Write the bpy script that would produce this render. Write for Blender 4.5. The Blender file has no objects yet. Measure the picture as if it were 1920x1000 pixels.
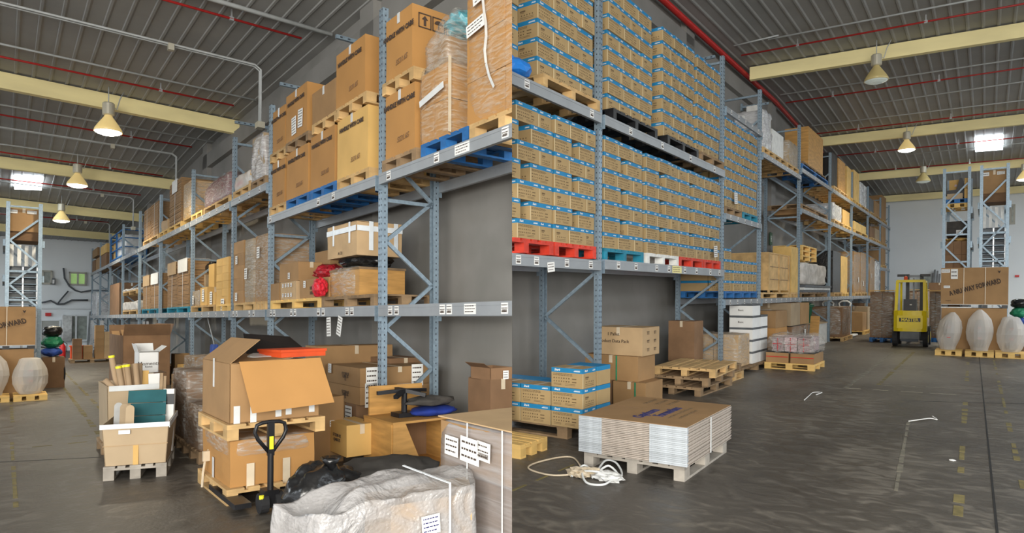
import bpy, bmesh, math, random
from mathutils import Vector, Matrix, noise
random.seed(7)
SC = bpy.context.scene
COL = SC.collection
# ---------------- camera, world, light, exposure ----------------
F, EYE, CY = 1220.0, 1.7, 572.5            # focal length in pixels of a 1920 px wide frame, eye height, level line
cam = bpy.data.cameras.new('camera'); camo = bpy.data.objects.new('camera', cam); COL.objects.link(camo)
camo.location = (0, 0, EYE); camo.rotation_euler = (math.pi/2, 0, 0)
cam.sensor_width = 36; cam.lens = 36*F/1920; cam.shift_y = (CY-500)/1920; cam.clip_end = 300; cam.clip_start = 0.05
SC.camera = camo
SC.view_settings.view_transform = 'Standard'; SC.view_settings.look = 'None'
SC.view_settings.exposure = 0.38; SC.view_settings.gamma = 1; SC.view_settings.use_curve_mapping = False
W = bpy.data.worlds.new('daylight'); SC.world = W; W.use_nodes = True
bgn = W.node_tree.nodes['Background']; bgn.inputs[0].default_value = (0.88, 0.94, 1.0, 1); bgn.inputs[1].default_value = 1.0

# the two aisles: each is a level place with its own heading; X across (racks at +X on the left-hand aisle, -X on the right-hand one), Y along the aisle, Z up
def frame(vx, vy):
    a = math.atan(-(vy-CY)/F)
    R = Matrix.Rotation(a, 4, 'X')
    d = R.inverted() @ Vector(((vx-960)/F, 1, -(vy-CY)/F))
    th = math.atan2(-d.x, d.y)
    return R @ Matrix.Rotation(th, 4, 'Z')
RM = {'A': frame(5, 598), 'B': frame(1850, 549)}
TM = {h: Matrix.Translation((0, 0, EYE)) @ RM[h] @ Matrix.Translation((0, 0, -EYE)) for h in RM}
def ray(h, px, py): return RM[h].inverted() @ Vector(((px-960)/F, 1, -(py-CY)/F))
def onX(h, px, py, X): r = ray(h, px, py); k = X/r.x; return k*r.y, EYE+k*r.z
def onY(h, px, py, Y): r = ray(h, px, py); k = Y/r.y; return k*r.x, EYE+k*r.z
def onZ(h, px, py, Z=0.0): r = ray(h, px, py); k = (Z-EYE)/r.z; return k*r.x, k*r.y

def area(name, h, loc, size, power, color, target):
    l = bpy.data.lights.new(name, 'AREA'); l.shape = 'RECTANGLE'; l.size, l.size_y = size; l.energy = power; l.color = color
    o = bpy.data.objects.new(name, l); COL.objects.link(o)
    p = TM[h] @ Vector(loc); t = TM[h] @ Vector(target)
    o.location = p; o.rotation_euler = (t-p).to_track_quat('-Z', 'Y').to_euler()
    return o
# daylight through the open loading doors behind the photographer, one for each aisle
area('loading_door_daylight', 'A', (-1.8, -6.5, 3.2), (6, 4.5), 780, (1.0, 0.95, 0.86), (3.0, 10, 2.6))
area('loading_door_daylight', 'B', (1.8, -6.5, 3.4), (6, 4.5), 1150, (1.0, 0.96, 0.88), (-3.6, 12, 3))

# ---------------- materials ----------------
MATS = {}
def newmat(name):
    m = bpy.data.materials.new(name); m.use_nodes = True; MATS[name] = m
    return m, m.node_tree, m.node_tree.nodes['Principled BSDF']
def mat(name, col, rough=0.7, metal=0.0, var=0.12, scale=6.0, stretch=(1, 1, 1), bump=0.0, emit=0.0, spec=0.4, detail=4):
    m, nt, b = newmat(name)
    N, L = nt.nodes, nt.links
    tc = N.new('ShaderNodeTexCoord'); mp = N.new('ShaderNodeMapping'); mp.inputs['Scale'].default_value = stretch
    L.new(tc.outputs['Object'], mp.inputs[0])
    nz = N.new('ShaderNodeTexNoise'); nz.inputs['Scale'].default_value = scale; nz.inputs['Detail'].default_value = detail
    L.new(mp.outputs[0], nz.inputs['Vector'])
    r = N.new('ShaderNodeValToRGB'); r.color_ramp.elements[0].position = 0.3; r.color_ramp.elements[1].position = 0.7
    c = Vector(col)
    r.color_ramp.elements[0].color = (*(c*(1-var)), 1); r.color_ramp.elements[1].color = (*[min(1, v*(1+var)) for v in c], 1)
    L.new(nz.outputs['Fac'], r.inputs[0])
    oi = N.new('ShaderNodeObjectInfo'); hs = N.new('ShaderNodeHueSaturation')
    mr = N.new('ShaderNodeMapRange'); mr.inputs['To Min'].default_value = 1-var*0.8; mr.inputs['To Max'].default_value = 1+var*0.8
    L.new(oi.outputs['Random'], mr.inputs[0]); L.new(mr.outputs[0], hs.inputs['Value']); L.new(r.outputs[0], hs.inputs['Color'])
    L.new(hs.outputs[0], b.inputs['Base Color'])
    b.inputs['Roughness'].default_value = rough; b.inputs['Metallic'].default_value = metal
    b.inputs['Specular IOR Level'].default_value = spec
    if bump:
        bp = N.new('ShaderNodeBump'); bp.inputs['Strength'].default_value = bump; bp.inputs['Distance'].default_value = 0.01
        L.new(nz.outputs['Fac'], bp.inputs['Height']); L.new(bp.outputs[0], b.inputs['Normal'])
    if emit:
        b.inputs['Emission Color'].default_value = (*col, 1); b.inputs['Emission Strength'].default_value = emit
    return m
mat('kraft', (0.34, 0.20, 0.088), 0.75, var=0.10, scale=3, bump=0.12)
mat('kraft_pale', (0.50, 0.345, 0.19), 0.75, var=0.10, scale=3, bump=0.12)
mat('kraft_grey', (0.36, 0.27, 0.17), 0.8, var=0.12, scale=3, bump=0.12)
mat('kraft_orange', (0.44, 0.225, 0.07), 0.7, var=0.07, scale=2, bump=0.08)
mat('kraft_gold', (0.62, 0.39, 0.13), 0.7, var=0.08, scale=2)
mat('kraft_brown', (0.22, 0.125, 0.065), 0.8, var=0.15, scale=3)
mat('card_cream', (0.46, 0.35, 0.225), 0.8, var=0.06, scale=3)
mat('carton', (0.385, 0.27, 0.128), 0.75, var=0.05, scale=5)
mat('carton_blue', (0.012, 0.20, 0.42), 0.6, var=0.05)
mat('ink', (0.06, 0.04, 0.03), 0.8, var=0.02)
mat('carton_lit_edge', (0.62, 0.50, 0.30), 0.7, var=0.05)  # pale tone of the lit near sides, painted as an edge strip
mat('ink_soft', (0.14, 0.09, 0.045), 0.8, var=0.02)
mat('ink_blue', (0.03, 0.03, 0.12), 0.8, var=0.02)
mat('ink_red', (0.6, 0.03, 0.03), 0.8, var=0.02)
mat('paper', (0.80, 0.80, 0.78), 0.8, var=0.04)
mat('paper_yellow', (0.75, 0.68, 0.32), 0.8, var=0.04)
mat('tape', (0.62, 0.52, 0.38), 0.35, var=0.1)
mat('tape_clear', (0.66, 0.68, 0.68), 0.25, var=0.1)
mat('tape_white', (0.75, 0.80, 0.84), 0.35, var=0.08)
mat('wood', (0.55, 0.36, 0.16), 0.8, var=0.22, scale=5, stretch=(1, 1, 1), bump=0.2)
mat('wood_old', (0.27, 0.18, 0.10), 0.85, var=0.25, scale=6, bump=0.2)
mat('wood_grey', (0.34, 0.31, 0.27), 0.85, var=0.2, scale=6, bump=0.2)
mat('wood_yellow', (0.72, 0.47, 0.16), 0.75, var=0.15, scale=4, bump=0.1)
mat('plywood', (0.50, 0.27, 0.08), 0.55, var=0.2, scale=3, stretch=(1, 1, 6))
mat('paint_blue', (0.02, 0.13, 0.36), 0.6, var=0.2, scale=8)
mat('paint_teal', (0.015, 0.22, 0.33), 0.6, var=0.2, scale=8)
mat('paint_red', (0.62, 0.045, 0.022), 0.55, var=0.2, scale=8)
mat('paint_white', (0.75, 0.75, 0.72), 0.6, var=0.12, scale=8)
mat('plastic_black', (0.012, 0.012, 0.014), 0.4, var=0.3)
mat('plastic_grey', (0.10, 0.11, 0.12), 0.5, var=0.2)
mat('plastic_green', (0.012, 0.09, 0.045), 0.45, var=0.2)
mat('bag_green', (0.02, 0.25, 0.12), 0.5, var=0.25)
mat('bag_blue', (0.03, 0.08, 0.35), 0.5, var=0.25)
mat('blue_bright', (0.02, 0.20, 0.65), 0.45, var=0.15)
mat('film_black', (0.015, 0.015, 0.016), 0.25, var=0.3, scale=14, bump=0.9, spec=0.7)
mat('film_red', (0.55, 0.02, 0.035), 0.3, var=0.5, scale=40, bump=0.5)
mat('film_white', (0.66, 0.67, 0.66), 0.3, var=0.18, scale=9, bump=0.6, spec=0.6)
mat('film_aqua', (0.12, 0.42, 0.50), 0.25, var=0.3, scale=14, bump=0.5, spec=0.6)
mat('film_maroon', (0.20, 0.045, 0.055), 0.3, var=0.25, scale=8, stretch=(1, 1, 7), bump=0.4, spec=0.6)
mat('cover_grey', (0.40, 0.40, 0.39), 0.6, var=0.15, scale=6, bump=0.3)
mat('post', (0.25, 0.325, 0.39), 0.42, metal=0.35, var=0.16, scale=25)
mat('post_dark', (0.045, 0.055, 0.07), 0.6, var=0.05)
mat('beam', (0.30, 0.32, 0.34), 0.4, metal=0.2, var=0.07, scale=4)
mat('steel', (0.50, 0.52, 0.54), 0.35, metal=0.7, var=0.1)
mat('steel_dark', (0.12, 0.13, 0.14), 0.4, metal=0.6, var=0.2)
mat('pipe_red', (0.36, 0.02, 0.018), 0.4, var=0.1)
mat('pipe_grey', (0.42, 0.44, 0.44), 0.45, var=0.1)
mat('cream_beam', (0.92, 0.80, 0.42), 0.6, var=0.10, scale=0.7, stretch=(1, 1, 4))
mat('roof', (0.29, 0.29, 0.28), 0.55, var=0.08, scale=1.2)
mat('wall_white', (0.80, 0.84, 0.86), 0.85, var=0.03, scale=0.6)
mat('door_grey', (0.42, 0.43, 0.40), 0.6, var=0.04)
mat('window_frame', (0.45, 0.44, 0.38), 0.5, var=0.05)
mat('glass_green', (0.35, 0.55, 0.20), 0.15, var=0.3, scale=2, emit=0.35)
mat('glass_dim', (0.30, 0.33, 0.30), 0.15, var=0.4, scale=3)
mat('lift_yellow', (0.80, 0.62, 0.015), 0.35, var=0.06, scale=3)
mat('lift_yellow_dark', (0.45, 0.33, 0.01), 0.5, var=0.06)
mat('rubber', (0.018, 0.018, 0.02), 0.75, var=0.2)
mat('tag_yellow', (0.85, 0.80, 0.03), 0.5, var=0.03)
mat('felt_teal', (0.018, 0.10, 0.115), 0.8, var=0.12)
mat('orange_red', (0.75, 0.09, 0.02), 0.6, var=0.1)
mat('kraft_tube', (0.40, 0.28, 0.17), 0.8, var=0.08, scale=6)
mat('cloth_dark', (0.05, 0.045, 0.04), 0.9, var=0.3)
mat('cloth_blue', (0.01, 0.03, 0.22), 0.8, var=0.3)
mat('sheet_edge', (0.43, 0.375, 0.325), 0.8, var=0.12, scale=20)
mat('sheet_shadow', (0.13, 0.095, 0.07), 0.9, var=0.1)
mat('sheet_white', (0.43, 0.465, 0.50), 0.5, var=0.15, scale=18)
mat('magazine', (0.55, 0.40, 0.42), 0.4, var=0.5, scale=30)
mat('lamp_body', (0.55, 0.52, 0.42), 0.4, metal=0.3, var=0.05)
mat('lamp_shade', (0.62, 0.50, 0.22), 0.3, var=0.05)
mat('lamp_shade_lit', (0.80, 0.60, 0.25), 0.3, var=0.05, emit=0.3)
mat('lamp_glow', (1.0, 0.93, 0.78), 0.3, var=0.01, emit=14)
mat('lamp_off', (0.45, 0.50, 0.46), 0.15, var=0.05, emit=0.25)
mat('skylight', (0.86, 0.94, 1.0), 0.4, var=0.01, emit=9)
mat('line_yellow', (0.19, 0.155, 0.06), 0.8, var=0.3, scale=9)
mat('line_pale', (0.24, 0.22, 0.17), 0.8, var=0.3, scale=9)
mat('crack', (0.02, 0.02, 0.02), 0.9, var=0.1)
mat('signal_red', (0.6, 0.02, 0.02), 0.4, var=0.05)
mat('sign_green', (0.02, 0.08, 0.03), 0.5, var=0.05)

def wrapmat(name, lo, hi, col, scale=7, stretch=(1, 1, 5), rough=0.22, bs=0.5):
    m, nt, b = newmat(name); N, L = nt.nodes, nt.links
    b.inputs['Base Color'].default_value = (*col, 1); b.inputs['Roughness'].default_value = rough
    b.inputs['Specular IOR Level'].default_value = 0.9
    tr = N.new('ShaderNodeBsdfTransparent'); mx = N.new('ShaderNodeMixShader')
    tc = N.new('ShaderNodeTexCoord'); mp = N.new('ShaderNodeMapping'); mp.inputs['Scale'].default_value = stretch
    mp.inputs['Rotation'].default_value = (0.12, 0.12, 0)
    L.new(tc.outputs['Object'], mp.inputs[0])
    nz = N.new('ShaderNodeTexNoise'); nz.inputs['Scale'].default_value = scale; nz.inputs['Detail'].default_value = 6; nz.inputs['Distortion'].default_value = 0.6
    L.new(mp.outputs[0], nz.inputs['Vector'])
    mr = N.new('ShaderNodeMapRange'); mr.inputs['From Min'].default_value = 0.42; mr.inputs['From Max'].default_value = 0.68
    mr.inputs['To Min'].default_value = lo; mr.inputs['To Max'].default_value = hi
    L.new(nz.outputs['Fac'], mr.inputs[0]); L.new(mr.outputs[0], mx.inputs[0])
    bp = N.new('ShaderNodeBump'); bp.inputs['Strength'].default_value = bs; bp.inputs['Distance'].default_value = 0.02
    L.new(nz.outputs['Fac'], bp.inputs['Height']); L.new(bp.outputs[0], b.inputs['Normal'])
    L.new(tr.outputs[0], mx.inputs[1]); L.new(b.outputs[0], mx.inputs[2])
    L.new(mx.outputs[0], N['Material Output'].inputs['Surface'])
wrapmat('wrap', 0.10, 0.55, (0.62, 0.60, 0.55))
wrapmat('wrap_light', 0.05, 0.38, (0.72, 0.68, 0.58), bs=0.3)
wrapmat('wrap_dense', 0.45, 0.9, (0.66, 0.66, 0.68))
wrapmat('wrap_grey', 0.42, 0.72, (0.44, 0.42, 0.42), scale=3, stretch=(1, 0.6, 7), rough=0.3)
wrapmat('wrap_haze', 0.55, 0.80, (0.72, 0.69, 0.65), scale=3, stretch=(1, 1, 1.5), rough=0.5)
# bubble film: small dimples on milky film
m, nt, b = newmat('bubble'); N, L = nt.nodes, nt.links
b.inputs['Base Color'].default_value = (0.43, 0.42, 0.42, 1); b.inputs['Roughness'].default_value = 0.2; b.inputs['Specular IOR Level'].default_value = 0.9
tc = N.new('ShaderNodeTexCoord'); vo = N.new('ShaderNodeTexVoronoi'); vo.inputs['Scale'].default_value = 60
nz = N.new('ShaderNodeTexNoise'); nz.inputs['Scale'].default_value = 4; nz.inputs['Detail'].default_value = 6; nz.inputs['Distortion'].default_value = 1
L.new(tc.outputs['Object'], vo.inputs['Vector']); L.new(tc.outputs['Object'], nz.inputs['Vector'])
b1 = N.new('ShaderNodeBump'); b1.inputs['Strength'].default_value = 0.45; b1.inputs['Distance'].default_value = 0.006; b1.invert = True
b2 = N.new('ShaderNodeBump'); b2.inputs['Strength'].default_value = 0.8; b2.inputs['Distance'].default_value = 0.08
L.new(vo.outputs['Distance'], b1.inputs['Height']); L.new(nz.outputs['Fac'], b2.inputs['Height']); L.new(b2.outputs[0], b1.inputs['Normal']); L.new(b1.outputs[0], b.inputs['Normal'])
tr = N.new('ShaderNodeBsdfTransparent'); mx = N.new('ShaderNodeMixShader')
mr = N.new('ShaderNodeMapRange'); mr.inputs['From Min'].default_value = 0.35; mr.inputs['From Max'].default_value = 0.65; mr.inputs['To Min'].default_value = 0.38; mr.inputs['To Max'].default_value = 0.85
L.new(nz.outputs['Fac'], mr.inputs[0]); L.new(mr.outputs[0], mx.inputs[0]); L.new(tr.outputs[0], mx.inputs[1]); L.new(b.outputs[0], mx.inputs[2])
L.new(mx.outputs[0], N['Material Output'].inputs['Surface'])

def floormat():
    m, nt, b = newmat('concrete_floor'); N, L = nt.nodes, nt.links
    tc = N.new('ShaderNodeTexCoord')
    def nz(s, d, st=(1, 1, 1), dist=0):
        mp = N.new('ShaderNodeMapping'); mp.inputs['Scale'].default_value = st; L.new(tc.outputs['Object'], mp.inputs[0])
        n = N.new('ShaderNodeTexNoise'); n.inputs['Scale'].default_value = s; n.inputs['Detail'].default_value = d; n.inputs['Distortion'].default_value = dist
        L.new(mp.outputs[0], n.inputs['Vector']); return n
    a, c, e = nz(0.45, 8, (1, 0.6, 1), 0.6), nz(3.5, 10, (1.0, 1.6, 1), 1.5), nz(30, 4)
    r = N.new('ShaderNodeValToRGB'); r.color_ramp.elements[0].position = 0.32; r.color_ramp.elements[0].color = (0.045, 0.041, 0.037, 1)
    r.color_ramp.elements[1].position = 0.72; r.color_ramp.elements[1].color = (0.28, 0.25, 0.205, 1)
    el = r.color_ramp.elements.new(0.5); el.color = (0.095, 0.085, 0.073, 1)
    m1 = N.new('ShaderNodeMix'); m1.data_type = 'FLOAT'; m1.inputs[0].default_value = 0.5
    L.new(a.outputs['Fac'], m1.inputs[2]); L.new(c.outputs['Fac'], m1.inputs[3]); L.new(m1.outputs[0], r.inputs[0])
    L.new(r.outputs[0], b.inputs['Base Color'])
    r2 = N.new('ShaderNodeMapRange'); r2.inputs['From Min'].default_value = 0.3; r2.inputs['From Max'].default_value = 0.7; r2.inputs['To Min'].default_value = 0.30; r2.inputs['To Max'].default_value = 0.62
    L.new(c.outputs['Fac'], r2.inputs[0]); L.new(r2.outputs[0], b.inputs['Roughness'])
    bp = N.new('ShaderNodeBump'); bp.inputs['Strength'].default_value = 0.15; bp.inputs['Distance'].default_value = 0.02
    L.new(e.outputs['Fac'], bp.inputs['Height']); L.new(bp.outputs[0], b.inputs['Normal'])
floormat()
def wallmat(name, c0, c1):
    m, nt, b = newmat(name); N, L = nt.nodes, nt.links
    tc = N.new('ShaderNodeTexCoord'); n = N.new('ShaderNodeTexNoise'); n.inputs['Scale'].default_value = 0.8; n.inputs['Detail'].default_value = 9; n.inputs['Distortion'].default_value = 0.4
    L.new(tc.outputs['Object'], n.inputs['Vector'])
    r = N.new('ShaderNodeValToRGB'); r.color_ramp.elements[0].position = 0.35; r.color_ramp.elements[0].color = (*c0, 1); r.color_ramp.elements[1].position = 0.7; r.color_ramp.elements[1].color = (*c1, 1)
    L.new(n.outputs['Fac'], r.inputs[0]); L.new(r.outputs[0], b.inputs['Base Color']); b.inputs['Roughness'].default_value = 0.85
wallmat('concrete_wall', (0.20, 0.195, 0.18), (0.26, 0.25, 0.235))

# ---------------- mesh building ----------------
class MB:
    def __init__(s): s.v, s.f, s.m = [], [], []
    def add(s, vs, fs, m=0):
        k = len(s.v); s.v += [tuple(p) for p in vs]; s.f += [tuple(i+k for i in f) for f in fs]; s.m += [m]*len(fs); return s
    def box(s, x0, y0, z0, x1, y1, z1, m=0, M=None):
        vs = [(x, y, z) for z in (z0, z1) for y in (y0, y1) for x in (x0, x1)]
        if M is not None: vs = [M @ Vector(p) for p in vs]
        return s.add(vs, [(0, 2, 3, 1), (4, 5, 7, 6), (0, 1, 5, 4), (2, 6, 7, 3), (0, 4, 6, 2), (1, 3, 7, 5)], m)
    def bar(s, p, q, w, t, m=0):      # rectangular bar from p to q
        p, q = Vector(p), Vector(q); d = (q-p)
        if d.length < 1e-6: return s
        d.normalize(); up = Vector((0, 0, 1)) if abs(d.z) < 0.95 else Vector((1, 0, 0))
        a = d.cross(up).normalized()*w/2; b = a.cross(d).normalized()*t/2
        vs = [p-a-b, p+a-b, p+a+b, p-a+b, q-a-b, q+a-b, q+a+b, q-a+b]
        return s.add(vs, [(3, 2, 1, 0), (4, 5, 6, 7), (0, 1, 5, 4), (1, 2, 6, 5), (2, 3, 7, 6), (3, 0, 4, 7)], m)
    def tube(s, pts, r, n=8, m=0, caps=True):
        pts = [Vector(p) for p in pts]; k = len(s.v); prev = None
        for i, p in enumerate(pts):
            d = (pts[min(i+1, len(pts)-1)]-pts[max(i-1, 0)]).normalized()
            if prev is None: up = Vector((0, 0, 1)) if abs(d.z) < 0.9 else Vector((1, 0, 0)); a = d.cross(up).normalized()
            else: a = (prev-d*prev.dot(d)).normalized()
            prev = a; b = d.cross(a); rr = r[i] if isinstance(r, (list, tuple)) else r
            for j in range(n):
                t = 2*math.pi*j/n; s.v.append(tuple(p+(a*math.cos(t)+b*math.sin(t))*rr))
        for i in range(len(pts)-1):
            for j in range(n):
                s.f.append((k+i*n+j, k+i*n+(j+1) % n, k+(i+1)*n+(j+1) % n, k+(i+1)*n+j)); s.m.append(m)
        if caps:
            s.f.append(tuple(k+j for j in range(n))[::-1]); s.m.append(m)
            s.f.append(tuple(k+(len(pts)-1)*n+j for j in range(n))); s.m.append(m)
        return s
    def lathe(s, prof, c=(0, 0, 0), n=16, m=0):
        k = len(s.v)
        for r, z in prof:
            for j in range(n): t = 2*math.pi*j/n; s.v.append((c[0]+r*math.cos(t), c[1]+r*math.sin(t), c[2]+z))
        for i in range(len(prof)-1):
            for j in range(n): s.f.append((k+i*n+j, k+i*n+(j+1) % n, k+(i+1)*n+(j+1) % n, k+(i+1)*n+j)); s.m.append(m)
        return s
    def poly(s, pts, dirv, m=0):      # extruded flat polygon
        n = len(pts); d = Vector(dirv)
        vs = [Vector(p) for p in pts]+[Vector(p)+d for p in pts]
        fs = [tuple(range(n))[::-1], tuple(range(n, 2*n))]+[(i, (i+1) % n, n+(i+1) % n, n+i) for i in range(n)]
        return s.add(vs, fs, m)
    def mesh(s, name, mats):
        me = bpy.data.meshes.new(name); me.from_pydata(s.v, [], s.f)
        for q in (mats if isinstance(mats, (list, tuple)) else [mats]): me.materials.append(MATS[q])
        for p, i in zip(me.polygons, s.m): p.material_index = i
        me.update(); return me
    def build(s, name, mats, parent=None, loc=(0, 0, 0), rz=0, smooth=False, fix=False):
        me = s.mesh(name, mats)
        if fix:
            bm = bmesh.new(); bm.from_mesh(me); bmesh.ops.recalc_face_normals(bm, faces=bm.faces); bm.to_mesh(me); bm.free()
        if smooth:
            for p in me.polygons: p.use_smooth = True
        return put(name, me, parent, loc, rz)
TOPS = []
def put(name, me, parent=None, loc=(0, 0, 0), rz=0, basis=None):
    o = bpy.data.objects.new(name, me); COL.objects.link(o)
    if basis is not None: o.matrix_basis = basis
    else: o.location = loc; o.rotation_euler = (0, 0, rz)
    if parent is not None: o.parent = parent
    return o
def tag(o, h, label=None, cat=None, group=None, kind=None):
    if label: o['label'] = label
    if cat: o['category'] = cat
    if group: o['group'] = group
    if kind: o['kind'] = kind
    TOPS.append((o, h)); return o
def thing(name, h, label, cat, loc=(0, 0, 0), rz=0, group=None):
    return tag(put(name, None, None, loc, rz), h, label, cat, group)
def struct(mb, name, mats, h, loc=(0, 0, 0)):
    return tag(mb.build(name, mats, None, loc), h, kind='structure')
_tx = {}
def text_mesh(s, size, mt, shear=0.0, bold=0.0):
    k = (s, size, mt, shear, bold)
    if k not in _tx:
        c = bpy.data.curves.new('lettering', 'FONT'); c.body = s; c.size = size; c.extrude = 0.0015; c.shear = shear; c.offset = bold; c.resolution_u = 2
        c.align_x = 'CENTER'; c.align_y = 'CENTER'
        o = bpy.data.objects.new('tmp', c); COL.objects.link(o)
        bpy.context.view_layer.update()
        me = bpy.data.meshes.new_from_object(o.evaluated_get(bpy.context.evaluated_depsgraph_get()))
        bpy.data.objects.remove(o); bpy.data.curves.remove(c)
        me.materials.clear(); me.materials.append(MATS[mt]); _tx[k] = me
    return _tx[k]
FACE = {'A': ((0, -1, 0), (0, 0, 1), (-1, 0, 0)), 'B': ((0, 1, 0), (0, 0, 1), (1, 0, 0)), 'n': ((1, 0, 0), (0, 0, 1), (0, -1, 0)), 't': ((1, 0, 0), (0, 1, 0), (0, 0, 1))}
def fmat(face, p, roll=0.0):
    x, y, z = [Vector(a) for a in FACE[face]]
    M = Matrix((x, y, z)).transposed().to_4x4(); M.translation = Vector(p)
    return M @ Matrix.Rotation(roll, 4, 'Z')
def letter(parent, face, p, s, size, mt='ink', roll=0.0, shear=0, bold=0, name='lettering', sx=1.0):
    return put(name, text_mesh(s, size, mt, shear, bold), parent, basis=fmat(face, p, roll) @ Matrix.Diagonal((sx, 1, 1, 1)))
_lb = {}
def label_mesh(w, h, rows=4, dark='ink', paper='paper', code=False):
    k = (w, h, rows, dark, paper, code)
    if k not in _lb:
        b = MB(); b.box(-w/2, -h/2, 0, w/2, h/2, 0.002)
        rd = random.Random(str(k))
        for i in range(rows):
            y = h/2-(i+0.8)*h/(rows+0.6); x = -w*0.42
            while x < w*0.3:
                l = w*rd.uniform(0.06, 0.18); b.box(x, y-h*0.12/(rows+1), 0.002, min(x+l, w*0.42), y+h*0.20/(rows+1), 0.003, 1); x += l+w*0.035
        if code:
            x = -w*0.35
            while x < w*0.35: l = rd.uniform(0.01, 0.03)*w; b.box(x, -h*0.36, 0.002, x+l, -h*0.1, 0.003, 1); x += l+rd.uniform(0.015, 0.03)*w
        _lb[k] = b.mesh('paper_label', [paper, dark])
    return _lb[k]
def sticker(parent, face, p, w, h, rows=4, roll=0.0, name='paper_label', **k):
    return put(name, label_mesh(w, h, rows, **k), parent, basis=fmat(face, p, roll))

def rough_box(mb, x0, y0, z0, x1, y1, z1, n=4, amp=0.01, seed=0, m=0):
    """a closed box whose faces are divided and gently dented"""
    bm = bmesh.new(); bmesh.ops.create_cube(bm, size=1)
    bmesh.ops.subdivide_edges(bm, edges=bm.edges[:], cuts=n, use_grid_fill=True)
    s = Vector((x1-x0, y1-y0, z1-z0)); c = Vector((x0+x1, y0+y1, z0+z1))/2
    vs = []
    for v in bm.verts:
        p = Vector((v.co.x*s.x, v.co.y*s.y, v.co.z*s.z))+c
        d = noise.noise_vector(p*3.1+Vector((seed*7.3, seed*3.1, seed)))*amp
        if v.co.z < -0.499: d.z = 0
        vs.append(p+d)
    bm.verts.index_update()
    mb.add(vs, [tuple(v.index for v in f.verts) for f in bm.faces], m); bm.free(); return mb
def blob(mb, c, r, seed=0, amp=0.18, sub=3, freq=1.6, flat=True, m=0, zmin=None):
    bm = bmesh.new(); bmesh.ops.create_icosphere(bm, subdivisions=sub, radius=1)
    vs = []
    for v in bm.verts:
        d = 1+amp*noise.noise(v.co*freq+Vector((seed*5.1, seed, 2)))+amp*0.45*noise.noise(v.co*freq*3+Vector((seed, 9, 1)))
        p = Vector((v.co.x*r[0]*d, v.co.y*r[1]*d, v.co.z*r[2]*d))+Vector(c)
        if zmin is not None: p.z = max(p.z, zmin)
        vs.append(p)
    bm.verts.index_update()
    mb.add(vs, [tuple(v.index for v in f.verts) for f in bm.faces], m); bm.free(); return mb
def cloth_shell(mb, x0, y0, z0, x1, y1, z1, n=8, amp=0.03, seed=0, taper=0.0, m=0):
    """film pulled over a load: box-like shell, rounded and crumpled"""
    bm = bmesh.new(); bmesh.ops.create_cube(bm, size=1)
    bmesh.ops.subdivide_edges(bm, edges=bm.edges[:], cuts=n, use_grid_fill=True)
    vs = []
    for v in bm.verts:
        q = v.co*2; k = 1-taper*max(0, q.z)
        e = 0.035*(abs(q.x)**6+abs(q.y)**6+abs(q.z)**6-1)
        q = Vector((q.x*k*(1-e), q.y*k*(1-e), q.z*(1-e*0.7)))
        p = Vector((x0+(x1-x0)*(q.x+1)/2, y0+(y1-y0)*(q.y+1)/2, z0+(z1-z0)*(q.z+1)/2))
        d = noise.noise_vector(p*4+Vector((seed*3.3, seed, 5)))*amp+noise.noise_vector(p*11+Vector((seed, 1, 5)))*amp*0.4
        if v.co.z < -0.49: d.z = 0
        vs.append(p+d)
    bm.verts.index_update()
    mb.add(vs, [tuple(v.index for v in f.verts) for f in bm.faces], m); bm.free(); return mb

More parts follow.
